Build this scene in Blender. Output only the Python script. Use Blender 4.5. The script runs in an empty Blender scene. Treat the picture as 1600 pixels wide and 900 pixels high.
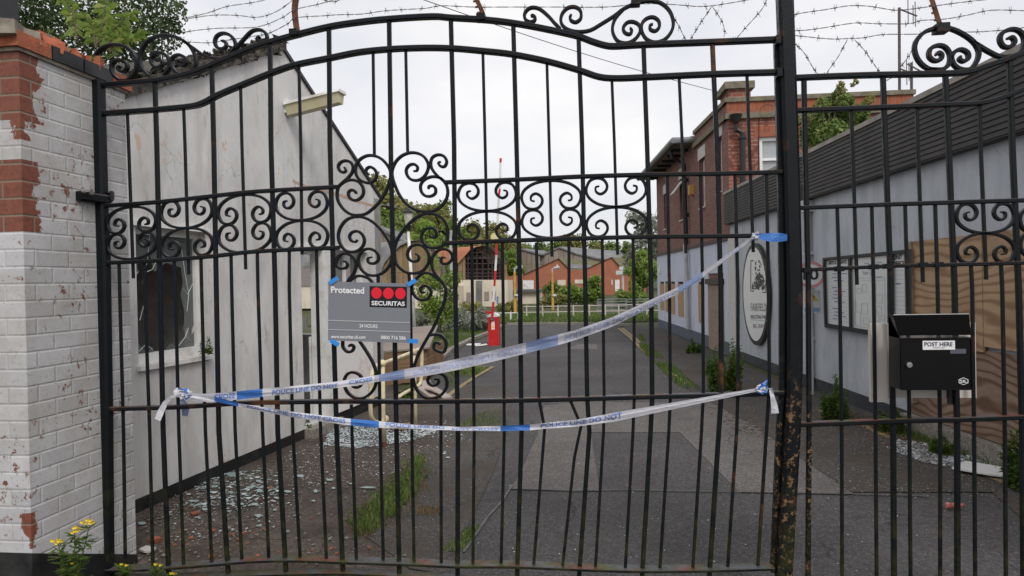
import bpy, math, random
from mathutils import Vector, Matrix
random.seed(7)
R = math.radians
SC = bpy.context.scene
COL = SC.collection

# ------------------------------------------------------------------ camera, sky, sun, exposure
H = 1.6
FPX = 1067.0
yaw, pitch, roll = math.atan(130/FPX), R(0.48), R(1.2)
F = Vector((-math.sin(yaw)*math.cos(pitch), math.cos(yaw)*math.cos(pitch), -math.sin(pitch)))
R0 = Vector((math.cos(yaw), math.sin(yaw), 0))
U0 = R0.cross(F)
RT = (math.cos(roll)*R0 - math.sin(roll)*U0).normalized()
UP = (math.sin(roll)*R0 + math.cos(roll)*U0).normalized()
CAM = Vector((0, 0, H))
cd = bpy.data.cameras.new('camera'); cam = bpy.data.objects.new('camera', cd); COL.objects.link(cam)
cd.sensor_width = 36; cd.lens = 36*FPX/1600; cd.clip_start = 0.05; cd.clip_end = 2000
M3 = Matrix((RT, UP, -F)).transposed()
cam.matrix_world = Matrix.Translation(CAM) @ M3.to_4x4()
SC.camera = cam

SUN_EL, SUN_AZ = 46, 150      # azimuth measured from +Y clockwise (behind the camera, to the right)
w = bpy.data.worlds.new('World'); SC.world = w; w.use_nodes = True
nt = w.node_tree; nt.nodes.clear()
out = nt.nodes.new('ShaderNodeOutputWorld'); bg = nt.nodes.new('ShaderNodeBackground')
sky = nt.nodes.new('ShaderNodeTexSky'); sky.sky_type = 'NISHITA'; sky.sun_disc = False
sky.sun_elevation = R(SUN_EL); sky.sun_rotation = R(SUN_AZ); sky.air_density = 1.0; sky.dust_density = 3.0
tc = nt.nodes.new('ShaderNodeTexCoord')
mp = nt.nodes.new('ShaderNodeMapping'); mp.inputs['Scale'].default_value = (1, 1, 2.4)
ns = nt.nodes.new('ShaderNodeTexNoise'); ns.inputs['Scale'].default_value = 2.2; ns.inputs['Detail'].default_value = 5; ns.inputs['Roughness'].default_value = .5
rp = nt.nodes.new('ShaderNodeValToRGB'); rp.color_ramp.elements[0].position = .3; rp.color_ramp.elements[1].position = .62
rp.color_ramp.elements[0].color = (.72,)*3+(1,); rp.color_ramp.elements[1].color = (.97,)*3+(1,)
ns2 = nt.nodes.new('ShaderNodeTexNoise'); ns2.inputs['Scale'].default_value = 3.1; ns2.inputs['Detail'].default_value = 6
rp2 = nt.nodes.new('ShaderNodeValToRGB'); rp2.color_ramp.elements[0].position = .3; rp2.color_ramp.elements[1].position = .7
rp2.color_ramp.elements[0].color = (6.9, 6.95, 7.4, 1); rp2.color_ramp.elements[1].color = (8.8, 8.6, 8.45, 1)
mx = nt.nodes.new('ShaderNodeMixRGB')
nt.links.new(tc.outputs['Generated'], mp.inputs['Vector']); nt.links.new(mp.outputs[0], ns.inputs['Vector']); nt.links.new(mp.outputs[0], ns2.inputs['Vector'])
nt.links.new(ns.outputs['Fac'], rp.inputs[0]); nt.links.new(ns2.outputs['Fac'], rp2.inputs[0])
nt.links.new(rp.outputs[0], mx.inputs[0]); nt.links.new(sky.outputs[0], mx.inputs[1]); nt.links.new(rp2.outputs[0], mx.inputs[2])
nt.links.new(mx.outputs[0], bg.inputs[0]); bg.inputs[1].default_value = 0.1
nt.links.new(bg.outputs[0], out.inputs[0])
sd = bpy.data.lights.new('sun', 'SUN'); sd.energy = 1.5; sd.angle = R(22); sd.color = (1, .97, .93)
so = bpy.data.objects.new('sun', sd); COL.objects.link(so)
az = R(SUN_AZ)
sdir = Vector((math.sin(az)*math.cos(R(SUN_EL)), math.cos(az)*math.cos(R(SUN_EL)), math.sin(R(SUN_EL))))
so.rotation_euler = sdir.to_track_quat('Z', 'Y').to_euler(); so.location = (0, -5, 12)
SC.render.engine = 'CYCLES'
SC.view_settings.view_transform = 'Standard'; SC.view_settings.look = 'None'
SC.view_settings.exposure = 0.32; SC.view_settings.gamma = 1.0

# ------------------------------------------------------------------ helpers: pixels of the photograph to places
def ray(px, py): return F + RT*((px-800)/FPX) - UP*((py-450)/FPX)
def G(px, py, z=0.0):
    d = ray(px, py); t = (z-CAM.z)/d.z; return CAM + d*t
def onY(px, py, Y):
    d = ray(px, py); return CAM + d*((Y-CAM.y)/d.y)
class Frame:
    """a vertical plane through A and B (x, y); n points to the road"""
    def __init__(s, A, B, toward=(0, 0)):
        s.o = Vector((A[0], A[1], 0)); d = Vector((B[0]-A[0], B[1]-A[1], 0)); s.len = d.length; s.d = d.normalized()
        n = Vector((s.d.y, -s.d.x, 0))
        if (Vector((toward[0], toward[1], 0))-s.o).dot(n) < 0: n = -n
        s.n = n
    def sz(s, px, py, off=0):
        dr = ray(px, py); t = ((s.o + s.n*off - CAM).dot(s.n))/dr.dot(s.n); p = CAM + dr*t
        return ((p-s.o).dot(s.d), p.z)
    def P(s, a, z, off=0): return s.o + s.d*a + s.n*off + Vector((0, 0, z))
    def pp(s, px, py, off=0):
        a, z = s.sz(px, py, off); return s.P(a, z, off)

ORG = {}
class MB:
    def __init__(s): s.v = []; s.f = []; s.m = []; s.cur = 0
    def add(s, vs, fs):
        b = len(s.v); s.v += [tuple(v) for v in vs]
        for f in fs: s.f.append([b+i for i in f]); s.m.append(s.cur)
    def hexa(s, q, r):      # q, r: lists of 4 points, front and back
        s.add(list(q)+list(r), [(0,1,2,3), (7,6,5,4), (0,4,5,1), (1,5,6,2), (2,6,7,3), (3,7,4,0)])
    def box(s, a, b):
        x0,y0,z0 = a; x1,y1,z1 = b
        s.hexa([(x0,y0,z0),(x1,y0,z0),(x1,y0,z1),(x0,y0,z1)], [(x0,y1,z0),(x1,y1,z0),(x1,y1,z1),(x0,y1,z1)])
    def fbox(s, fr, s0, s1, z0, z1, o0, o1):
        s.hexa([fr.P(s0,z0,o1), fr.P(s1,z0,o1), fr.P(s1,z1,o1), fr.P(s0,z1,o1)],
               [fr.P(s0,z0,o0), fr.P(s1,z0,o0), fr.P(s1,z1,o0), fr.P(s0,z1,o0)])
    def poly(s, pts): s.add(pts, [tuple(range(len(pts)))])
    def prism(s, pts, vec):
        n = len(pts); vec = Vector(vec); a = [Vector(p) for p in pts]; b = [p+vec for p in a]
        s.add(a+b, [tuple(range(n)), tuple(range(2*n-1, n-1, -1))] + [(i, i+n, (i+1) % n+n, (i+1) % n) for i in range(n)])
    def tube(s, pts, r, n=8, r2=None, caps=True):
        pts = [Vector(p) for p in pts]; k = len(pts); ring = []
        ref = None
        for i, p in enumerate(pts):
            t = (pts[min(i+1, k-1)]-pts[max(i-1, 0)])
            t = t.normalized() if t.length > 1e-9 else Vector((0,0,1))
            if ref is None: ref = Vector((0,1,0)) if abs(t.y) < .9 else Vector((1,0,0))
            u = (ref - t*ref.dot(t)); u = u.normalized() if u.length > 1e-6 else t.orthogonal().normalized()
            ref = u; v = t.cross(u)
            rr = r if r2 is None else r+(r2-r)*i/(k-1)
            if callable(r): rr = r(i/(k-1))
            ring.append([p+u*math.cos(2*math.pi*j/n)*rr+v*math.sin(2*math.pi*j/n)*rr for j in range(n)])
        vs = [q for rg in ring for q in rg]; fs = []
        for i in range(k-1):
            for j in range(n): fs.append((i*n+j, i*n+(j+1) % n, (i+1)*n+(j+1) % n, (i+1)*n+j))
        if caps: fs += [tuple(range(n-1, -1, -1)), tuple((k-1)*n+j for j in range(n))]
        s.add(vs, fs)
    def sweep(s, pts, wd, dp, n=Vector((0, 1, 0)), taper=0.0):
        """flat bar with chamfered edges; wd across in the plane, dp through the plane"""
        pts = [Vector(p) for p in pts]; k = len(pts); vs = []
        for i, p in enumerate(pts):
            t = (pts[min(i+1, k-1)]-pts[max(i-1, 0)]); t = t - n*t.dot(n)
            t = t.normalized() if t.length > 1e-9 else Vector((0,0,1))
            q = n.cross(t).normalized(); f = 1.0
            if taper: f = min(1, .55+.45*min(i, k-1-i)/(taper*k))
            a, b = wd/2*f, dp/2; c = min(a, b)*.35
            for (x, y) in ((a, b-c), (a-c, b), (-a+c, b), (-a, b-c), (-a, -b+c), (-a+c, -b), (a-c, -b), (a, -b+c)):
                vs.append(p+q*x+n*y)
        fs = []
        for i in range(k-1):
            for j in range(8): fs.append((i*8+j, i*8+(j+1) % 8, (i+1)*8+(j+1) % 8, (i+1)*8+j))
        fs += [tuple(range(7, -1, -1)), tuple((k-1)*8+j for j in range(8))]
        s.add(vs, fs)
    def disc(s, c, u, v, r, n=20, ry=None):
        ry = ry or r; c = Vector(c)
        s.poly([c+u*math.cos(2*math.pi*i/n)*r+v*math.sin(2*math.pi*i/n)*ry for i in range(n)])
    def sphere(s, c, r, n=8, m=6, sz=1):
        c = Vector(c); vs = []; fs = []
        for i in range(m+1):
            th = math.pi*i/m
            for j in range(n): vs.append(c+Vector((math.sin(th)*math.cos(2*math.pi*j/n)*r, math.sin(th)*math.sin(2*math.pi*j/n)*r, math.cos(th)*r*sz)))
        for i in range(m):
            for j in range(n): fs.append((i*n+j, (i+1)*n+j, (i+1)*n+(j+1) % n, i*n+(j+1) % n))
        s.add(vs, fs)
    def build(s, name, mats, parent=None, smooth=False, origin=None, fixn=True):
        if not isinstance(mats, (list, tuple)): mats = [mats]
        if parent is not None: o = ORG[parent.name]
        elif origin is not None: o = Vector(origin)
        else:
            xs = [v[0] for v in s.v]; ys = [v[1] for v in s.v]; o = Vector(((min(xs)+max(xs))/2, (min(ys)+max(ys))/2, min(v[2] for v in s.v)))
        me = bpy.data.meshes.new(name)
        me.from_pydata([(v[0]-o.x, v[1]-o.y, v[2]-o.z) for v in s.v], [], s.f)
        for m in mats: me.materials.append(m)
        me.polygons.foreach_set('material_index', s.m)
        if fixn:
            import bmesh
            bm = bmesh.new(); bm.from_mesh(me); bmesh.ops.recalc_face_normals(bm, faces=bm.faces); bm.to_mesh(me); bm.free()
        uv = me.uv_layers.new(name='UVMap')
        vs = me.vertices; dat = [0.0]*(2*len(me.loops))
        for p in me.polygons:
            n = p.normal; ax, ay, az_ = abs(n.x), abs(n.y), abs(n.z)
            for li in p.loop_indices:
                c = vs[me.loops[li].vertex_index].co; x, y, z = c.x+o.x, c.y+o.y, c.z+o.z
                if az_ > ax and az_ > ay: u_, v_ = x, y
                elif ax > ay: u_, v_ = y, z
                else: u_, v_ = x, z
                dat[2*li] = u_; dat[2*li+1] = v_
        uv.data.foreach_set('uv', dat)
        if smooth: me.polygons.foreach_set('use_smooth', [True]*len(me.polygons))
        me.update()
        ob = bpy.data.objects.new(name, me); COL.objects.link(ob)
        if parent is not None: ob.parent = parent
        else: ob.location = o
        ORG[ob.name] = o
        return ob
def tag(o, label=None, cat=None, group=None, kind=None):
    if label: o['label'] = label
    if cat: o['category'] = cat
    if group: o['group'] = group
    if kind: o['kind'] = kind
    return o
def thing(name, label, cat, loc, group=None):
    o = bpy.data.objects.new(name, None); COL.objects.link(o); o.location = loc; o.empty_display_size = .1
    ORG[o.name] = Vector(loc); return tag(o, label, cat, group)
def crom(pts, sub=5):
    P = [Vector(p) for p in pts]; o = []
    P = [P[0]*2-P[1]]+P+[P[-1]*2-P[-2]]
    for i in range(1, len(P)-2):
        for k in range(sub):
            t = k/sub; a, b, c, d = P[i-1], P[i], P[i+1], P[i+2]
            o.append(.5*((2*b)+(c-a)*t+(2*a-5*b+4*c-d)*t*t+(3*b-a-3*c+d)*t**3))
    o.append(P[-2]); return o
_tc = {}
def text_geo(body, bold=0.0, res=3):
    key = (body, bold, res)
    if key in _tc: return _tc[key]
    c = bpy.data.curves.new('t', 'FONT'); c.body = body; c.offset = bold; c.resolution_u = res
    ob = bpy.data.objects.new('t', c); COL.objects.link(ob)
    dg = bpy.context.evaluated_depsgraph_get(); me = bpy.data.meshes.new_from_object(ob.evaluated_get(dg))
    v = [(a.co.x, a.co.y) for a in me.vertices]; f = [tuple(p.vertices) for p in me.polygons]
    bpy.data.objects.remove(ob); bpy.data.curves.remove(c); bpy.data.meshes.remove(me)
    x0, x1 = min(a[0] for a in v), max(a[0] for a in v); y0, y1 = min(a[1] for a in v), max(a[1] for a in v)
    v = [((a[0]-x0)/(x1-x0), (a[1]-y0)/(y1-y0)) for a in v]
    _tc[key] = (v, f); return v, f
def put_text(mb, body, fn, bold=0.0):
    v, f = text_geo(body, bold); mb.add([fn(a, b) for a, b in v], f)

# ------------------------------------------------------------------ materials
class N:
    def __init__(s, name):
        s.m = bpy.data.materials.new(name); s.m.use_nodes = True; s.t = s.m.node_tree
        s.b = s.t.nodes['Principled BSDF']; s.o = s.t.nodes['Material Output']
        s.c = s.t.nodes.new('ShaderNodeTexCoord'); s.g = s.t.nodes.new('ShaderNodeNewGeometry')
    def n(s, typ, **kw):
        x = s.t.nodes.new(typ)
        for k, v in kw.items(): setattr(x, k, v)
        return x
    def L(s, a, b): s.t.links.new(a, b)
    def S(s, sock, v):
        if hasattr(v, 'is_linked') or hasattr(v, 'links'): s.L(v, sock)
        else:
            if isinstance(v, (tuple, list)) and len(v) == 3 and sock.type == 'RGBA': v = tuple(v)+(1,)
            sock.default_value = v
    def map(s, co, scale=(1, 1, 1), loc=(0, 0, 0), rot=(0, 0, 0)):
        x = s.n('ShaderNodeMapping'); s.L(co, x.inputs[0]); x.inputs['Scale'].default_value = scale; x.inputs['Location'].default_value = loc; x.inputs['Rotation'].default_value = rot
        return x.outputs[0]
    def noise(s, co, scale, detail=4, rough=.55, dist=0):
        x = s.n('ShaderNodeTexNoise'); s.L(co, x.inputs['Vector']); x.inputs['Scale'].default_value = scale; x.inputs['Detail'].default_value = detail
        x.inputs['Roughness'].default_value = rough; x.inputs['Distortion'].default_value = dist; return x.outputs['Fac']
    def voro(s, co, scale, feat='F1', rnd=1):
        x = s.n('ShaderNodeTexVoronoi', feature=feat); s.L(co, x.inputs['Vector']); x.inputs['Scale'].default_value = scale; x.inputs['Randomness'].default_value = rnd
        return x
    def ramp(s, v, a, b, c0=(0, 0, 0), c1=(1, 1, 1)):
        x = s.n('ShaderNodeValToRGB'); s.S(x.inputs[0], v); e = x.color_ramp.elements
        e[0].position = a; e[1].position = b; e[0].color = tuple(c0)+(1,); e[1].color = tuple(c1)+(1,); return x.outputs[0]
    def mix(s, f, a, b, bl='MIX'):
        x = s.n('ShaderNodeMixRGB', blend_type=bl); s.S(x.inputs[0], f); s.S(x.inputs[1], a); s.S(x.inputs[2], b); return x.outputs[0]
    def math(s, op, a, b=0.0, cl=False):
        x = s.n('ShaderNodeMath', operation=op); x.use_clamp = cl; s.S(x.inputs[0], a); s.S(x.inputs[1], b); return x.outputs[0]
    def sep(s, v):
        x = s.n('ShaderNodeSeparateXYZ'); s.L(v, x.inputs[0]); return x.outputs
    def bump(s, h, st=.3, d=.01):
        x = s.n('ShaderNodeBump'); x.inputs['Strength'].default_value = st; x.inputs['Distance'].default_value = d; s.L(h, x.inputs['Height']); s.L(x.outputs[0], s.b.inputs['Normal'])
    def fin(s, col=None, rough=.6, metal=0, spec=.4):
        if col is not None: s.S(s.b.inputs['Base Color'], col)
        s.S(s.b.inputs['Roughness'], rough); s.S(s.b.inputs['Metallic'], metal); s.S(s.b.inputs['Specular IOR Level'], spec)
        return s.m
    @property
    def uv(s): return s.c.outputs['UV']
    @property
    def pos(s): return s.g.outputs['Position']

def plain(name, col, rough=.6, var=.12, scale=8, spec=.4, bump=0, metal=0, dirt=None, dscale=3):
    k = N(name); f = k.noise(k.pos, scale, 5)
    c = k.mix(k.ramp(f, .3, .7), tuple(x*(1-var) for x in col), tuple(min(1, x*(1+var)) for x in col))
    if dirt: c = k.mix(k.ramp(k.noise(k.pos, dscale, 7, .65), .5, .72, (0,)*3, (.75,)*3), c, dirt)
    if bump: k.bump(k.noise(k.pos, scale*6, 5), bump, .004)
    return k.fin(c, rough, metal, spec)

def iron(name, rust=.0, lowrust=False):
    k = N(name); P = k.pos
    base = k.mix(k.noise(P, 30, 4), (.0025, .004, .0055), (.007, .0095, .012))
    chips = k.ramp(k.noise(P, 55, 6, .7), .70-rust*.15, .76-rust*.15)
    big = k.ramp(k.noise(P, 4.5, 5, .6), .66-rust*.28, .74-rust*.25)
    jn = k.ramp(k.noise(P, 2.0, 2), .5, .62)
    rustc = k.mix(k.noise(P, 40, 4), (.055, .02, .010), (.15, .055, .025))
    tan = (.30, .20, .10)
    c = k.mix(k.math('MULTIPLY', big, .55 if rust < .3 else .85), base, rustc)
    if lowrust:
        z = k.sep(P)[2]
        zz = k.ramp(k.math('ADD', k.math('MULTIPLY', k.math('SUBTRACT', 1.35, z), 1.2), k.math('MULTIPLY', k.noise(P, 7, 6, .7), .7)), .55, .95)
        fl = k.math('MULTIPLY', k.ramp(k.noise(P, 32, 7, .78), .545, .585), zz)
        c = k.mix(fl, c, k.mix(k.noise(P, 12, 3), tan, (.12, .045, .02)))
    c = k.mix(k.math('MULTIPLY', chips, .5), c, (.20, .13, .08) if lowrust else rustc)
    # rust, algae and a painted bluish sky sheen on upward faces; algae at foot
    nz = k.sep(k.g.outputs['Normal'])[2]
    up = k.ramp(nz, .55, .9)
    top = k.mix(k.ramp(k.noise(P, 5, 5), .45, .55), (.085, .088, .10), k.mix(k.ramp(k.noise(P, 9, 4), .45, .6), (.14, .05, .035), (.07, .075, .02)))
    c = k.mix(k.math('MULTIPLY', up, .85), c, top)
    z = k.sep(P)[2]
    foot = k.math('MULTIPLY', k.ramp(z, .15, .75, (1,)*3, (0,)*3), k.ramp(k.noise(P, 11, 5, .7), .42, .6))
    c = k.mix(k.math('MULTIPLY', foot, .7), c, (.035, .038, .010))
    k.bump(k.noise(P, 90, 5, .7), .5, .002)
    return k.fin(c, k.ramp(k.noise(P, 20, 4), .3, .7, (.30,)*3, (.55,)*3), 0, .2)

def bricks(name, c1, c2, mortar, ms=.010, bw=.225, bh=.075, var=.4, dark=None, rough=.85, bm=.5):
    k = N(name); b = k.n('ShaderNodeTexBrick'); k.L(k.uv, b.inputs['Vector'])
    b.inputs['Color1'].default_value = tuple(c1)+(1,); b.inputs['Color2'].default_value = tuple(c2)+(1,); b.inputs['Mortar'].default_value = tuple(mortar)+(1,)
    b.inputs['Scale'].default_value = 1; b.inputs['Mortar Size'].default_value = ms; b.inputs['Mortar Smooth'].default_value = .2
    b.inputs['Brick Width'].default_value = bw; b.inputs['Row Height'].default_value = bh; b.inputs['Bias'].default_value = -.1
    c = k.mix(k.ramp(k.noise(k.pos, 1.3, 6, .6), .3, .75, (.0,)*3, (var,)*3), b.outputs['Color'], tuple(x*.5 for x in c1))
    c = k.mix(k.ramp(k.noise(k.pos, 30, 5, .7), .35, .75, (0,)*3, (.35,)*3), c, tuple(x*1.5 for x in c2))
    if dark: c = k.mix(k.ramp(k.noise(k.pos, 6, 4), .55, .65), c, dark)
    h = k.math('SUBTRACT', k.math('MULTIPLY', k.noise(k.pos, 60, 4), .35), b.outputs['Fac'])
    k.bump(h, bm, .008); return k.fin(c, rough, 0, .25)

IRON = iron('black_iron', .06); IRONR = iron('black_iron_rusting', .34); IRONP = iron('black_iron_flaking', .2, True)
def iron_r(): return IRON
WHITEP = plain('white_paint', (.72, .72, .70), .5, .06, 9, dirt=(.35, .31, .25))
WHITE = plain('white_plastic', (.78, .78, .78), .35, .03)
CREAMP = plain('cream_paint', (.66, .58, .38), .5, .08, 14, dirt=(.33, .25, .15), dscale=9)
DARK = plain('dark_interior', (.03, .03, .032), .9, .2)  # near-black that stands in for shade in gaps and holes
BLACKP = plain('black_plinth_paint', (.012, .012, .013), .55, .3, 12, dirt=(.05, .05, .045))

def mk_white_brick(Xf, Ya, zs):
    k = N('white_painted_brick'); b = k.n('ShaderNodeTexBrick'); k.L(k.uv, b.inputs['Vector'])
    b.inputs['Scale'].default_value = 1; b.inputs['Mortar Size'].default_value = .009; b.inputs['Mortar Smooth'].default_value = 1.0
    b.inputs['Brick Width'].default_value = .215; b.inputs['Row Height'].default_value = .082
    b.inputs['Color1'].default_value = (.43, .43, .44, 1); b.inputs['Color2'].default_value = (.54, .535, .54, 1); b.inputs['Mortar'].default_value = (.53, .53, .535, 1)
    P = k.pos; paint = b.outputs['Color']
    paint = k.mix(k.ramp(k.noise(P, 3.2, 8, .7), .42, .66, (0,)*3, (.75,)*3), paint, (.36, .34, .31)); paint = k.mix(k.ramp(k.noise(P, 60, 6, .75), .56, .66, (0,)*3, (.45,)*3), paint, (.25, .22, .19))
    wp = k.n('ShaderNodeTexNoise'); k.L(P, wp.inputs['Vector']); wp.inputs['Scale'].default_value = 14; wp.inputs['Detail'].default_value = 6
    wv = k.n('ShaderNodeMixRGB', blend_type='ADD'); wv.inputs[0].default_value = .16; k.L(P, wv.inputs[1]); k.L(wp.outputs['Color'], wv.inputs[2])
    crack = k.ramp(k.voro(k.map(wv.outputs[0], (1, 1, 1.4)), 8, 'DISTANCE_TO_EDGE').outputs['Distance'], .0, .014, (1,)*3, (0,)*3)
    crack = k.math('MULTIPLY', crack, k.ramp(k.noise(P, 6, 5, .7), .52, .6))
    paint = k.mix(k.math('MULTIPLY', crack, .55), paint, (.09, .07, .06))
    mort = k.math('MULTIPLY', b.outputs['Fac'], k.ramp(k.noise(P, 5, 5), .5, .62)); paint = k.mix(k.math('MULTIPLY', mort, .3), paint, (.25, .23, .2))
    red = k.mix(k.noise(P, 18, 7, .7), (.10, .036, .026), (.30, .10, .06))
    red = k.mix(k.ramp(k.noise(P, 60, 5), .5, .8), red, (.10, .035, .025))
    red = k.mix(b.outputs['Fac'], red, (.20, .16, .12))
    x, y, z = k.sep(P)
    d = k.math('ADD', k.math('MAXIMUM', k.math('SUBTRACT', y, Ya), 0), k.math('MULTIPLY', k.math('MAXIMUM', k.math('SUBTRACT', Xf, x), 0), .8)); d = k.math('ADD', d, k.math('MULTIPLY', k.ramp(k.noise(P, 5, 3), .5, .62), .05))
    zr = k.n('ShaderNodeMapRange'); k.L(z, zr.inputs[0]); zr.inputs[1].default_value = 0; zr.inputs[2].default_value = 4
    cr = k.n('ShaderNodeValToRGB'); cr.color_ramp.interpolation = 'CONSTANT'; k.L(zr.outputs[0], cr.inputs[0])
    e = cr.color_ramp.elements; e[0].position = 0; e[0].color = (0, 0, 0, 1); e[1].position = zs[0][0]/4; e[1].color = (zs[0][1],)*3+(1,)
    for zz, wv in zs[1:]:
        q = e.new(zz/4); q.color = (wv,)*3+(1,)
    wd = k.math('MULTIPLY', cr.outputs[0], 1.0)
    edge = k.math('ADD', k.math('SUBTRACT', wd, d), k.math('MULTIPLY', k.math('SUBTRACT', k.noise(P, 13, 8, .72), .5), .19))
    m1 = k.math('MULTIPLY', k.ramp(edge, .0, .006), k.ramp(wd, .004, .01))
    m2 = k.ramp(k.math('ADD', k.noise(P, 20, 8, .78), k.math('MULTIPLY', k.noise(P, 2.6, 3), .42)), .83, .845)
    m = k.math('MAXIMUM', m1, m2)
    c = k.mix(m, paint, red)
    h = k.math('SUBTRACT', k.math('MULTIPLY', k.noise(P, 12, 6, .65), .6), k.math('MULTIPLY', b.outputs['Fac'], .7))
    h = k.math('SUBTRACT', h, k.math('MULTIPLY', m, .5))
    k.bump(h, .36, .012); return k.fin(c, .6, 0, .3)

def mk_render(name, ca, cb, stain, pink=None, cracks=True, sc=1.0):
    k = N(name); P = k.pos
    c = k.mix(k.ramp(k.noise(P, 1.6*sc, 6, .6), .32, .7), ca, cb)
    st = k.ramp(k.noise(k.map(P, (1, 1, .18)), 5*sc, 6, .65), .46, .74, (0,)*3, (.7,)*3); c = k.mix(st, c, stain)
    c = k.mix(k.ramp(k.noise(P, 25, 6, .7), .55, .8, (0,)*3, (.35,)*3), c, stain)
    c = k.mix(k.ramp(k.noise(k.map(P, (1, 1, .45)), 2.6*sc, 8, .72), .50, .66, (0,)*3, (.5,)*3), c, tuple(x*.72 for x in ca)); c = k.mix(k.ramp(k.noise(k.map(P, (1, 1, .25), loc=(3, 5, 1)), 9*sc, 7, .7), .60, .68, (0,)*3, (.5,)*3), c, (.30, .29, .22))
    if pink: c = k.mix(k.ramp(k.math('ADD', k.noise(k.map(P, (1, 1, .6)), 7, 6, .7), k.math('MULTIPLY', k.noise(P, 1.2, 2), .35)), .80, .84), c, pink)
    if cracks:
        wz = k.n('ShaderNodeTexNoise'); k.L(P, wz.inputs['Vector']); wz.inputs['Scale'].default_value = 3.5; wz.inputs['Detail'].default_value = 6
        wy = k.n('ShaderNodeMixRGB', blend_type='ADD'); wy.inputs[0].default_value = .45; k.L(P, wy.inputs[1]); k.L(wz.outputs['Color'], wy.inputs[2]); wpos = wy.outputs[0]
        cr = k.ramp(k.voro(wpos, 1.3, 'DISTANCE_TO_EDGE').outputs['Distance'], 0, .008, (1,)*3, (0,)*3)
        cr = k.math('MULTIPLY', cr, k.ramp(k.noise(P, 2, 4), .5, .6)); c = k.mix(k.math('MULTIPLY', cr, .5), c, (.12, .1, .09))
    k.bump(k.noise(P, 70, 5), .25, .003); return k.fin(c, .75, 0, .25)

def mk_ground(name, ca, cb, spk=(.3, .28, .26), spd=.06, sps=90, patches=None, rough=.9):
    k = N(name); P = k.pos
    c = k.mix(k.ramp(k.noise(P, .9, 7, .6), .3, .7), ca, cb)
    g = k.voro(P, sps); c = k.mix(k.ramp(g.outputs['Distance'], .0, .5, (.22,)*3, (0,)*3), c, tuple(x*2.3 for x in cb))
    gc = k.sep(g.outputs['Color'])[0]; c = k.mix(k.ramp(gc, .72, .95, (0,)*3, (.55,)*3), c, tuple(x*2.0 for x in cb)); c = k.mix(k.ramp(gc, .05, .25, (.6,)*3, (0,)*3), c, tuple(x*.45 for x in ca))
    c = k.mix(k.ramp(k.noise(P, 45, 3, .7), .5, .8, (0,)*3, (.35,)*3), c, tuple(x*.5 for x in ca))
    if patches: c = k.mix(k.ramp(k.noise(P, 1.7, 7, .65), .5, .66), c, patches)
    c = k.mix(k.ramp(k.noise(P, .35, 8, .7), .42, .62, (0,)*3, (.45,)*3), c, tuple(x*.62 for x in ca)); c = k.mix(k.ramp(k.noise(k.map(P, (1, .35, 1)), 1.1, 7, .7), .55, .75, (0,)*3, (.5,)*3), c, tuple(min(1, x*1.35) for x in cb))
    wq = k.n('ShaderNodeTexNoise'); k.L(P, wq.inputs['Vector']); wq.inputs['Scale'].default_value = 2.5; wq.inputs['Detail'].default_value = 5
    wa = k.n('ShaderNodeMixRGB', blend_type='ADD'); wa.inputs[0].default_value = .5; k.L(P, wa.inputs[1]); k.L(wq.outputs['Color'], wa.inputs[2])
    ck = k.ramp(k.voro(wa.outputs[0], .55, 'DISTANCE_TO_EDGE').outputs['Distance'], 0, .007, (1,)*3, (0,)*3); ck = k.math('MULTIPLY', ck, k.ramp(k.noise(P, .8, 3), .48, .56)); c = k.mix(k.math('MULTIPLY', ck, .75), c, tuple(x*.35 for x in ca))
    s2 = k.voro(P, 28); sp = k.math('MULTIPLY', k.ramp(s2.outputs['Distance'], 0, .12, (1,)*3, (0,)*3), k.ramp(k.noise(P, 2.2, 5), .5, .62)); c = k.mix(k.math('MULTIPLY', sp, spd*10, True), c, spk)
    h = k.math('ADD', g.outputs['Distance'], k.math('MULTIPLY', k.noise(P, 5, 5), .8)); k.bump(h, .55, .006)
    return k.fin(c, rough, 0, .25)

def mk_leaf(name, a, b, c3=None, tr=.45):
    k = N(name); ri = k.n('ShaderNodeObjectInfo').outputs['Random']
    f = k.noise(k.c.outputs['Object'], 1.2, 3); r = k.g.outputs['Random Per Island']
    c = k.mix(k.ramp(k.math('ADD', k.math('MULTIPLY', f, .7), k.math('MULTIPLY', r, .35)), .35, .75), a, b)
    if c3: c = k.mix(k.math('MULTIPLY', k.ramp(r, .86, .9), .8), c, c3)
    c = k.mix(k.math('MULTIPLY', ri, .30), c, tuple(x*.65 for x in a))
    k.fin(c, .55, 0, .3)
    t = k.n('ShaderNodeBsdfTranslucent'); k.L(c, t.inputs[0]); m = k.n('ShaderNodeMixShader'); m.inputs[0].default_value = tr
    k.L(k.b.outputs[0], m.inputs[1]); k.L(t.outputs[0], m.inputs[2]); k.L(m.outputs[0], k.o.inputs[0]); return k.m

def mk_ply(name, a, b, knots, scale=3.2, dist=7):
    k = N(name); u = k.map(k.uv, (.8, 2.0, 1)); w_ = k.n('ShaderNodeTexWave', wave_type='BANDS', bands_direction='Y'); k.L(u, w_.inputs['Vector'])
    w_.inputs['Scale'].default_value = scale; w_.inputs['Distortion'].default_value = dist; w_.inputs['Detail'].default_value = 2; w_.inputs['Detail Scale'].default_value = .55; w_.inputs['Detail Roughness'].default_value = .55
    c = k.mix(k.ramp(w_.outputs['Fac'], .0, .5), a, b)
    c = k.mix(k.ramp(k.noise(k.pos, 2.2, 5), .4, .75, (0,)*3, (.6,)*3), c, knots)
    c = k.mix(k.ramp(k.noise(k.map(k.uv, (2, 40, 1)), 3, 3), .4, .8, (0,)*3, (.3,)*3), c, knots)
    k.bump(w_.outputs['Fac'], .15, .003); return k.fin(c, .75, 0, .25)

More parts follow.
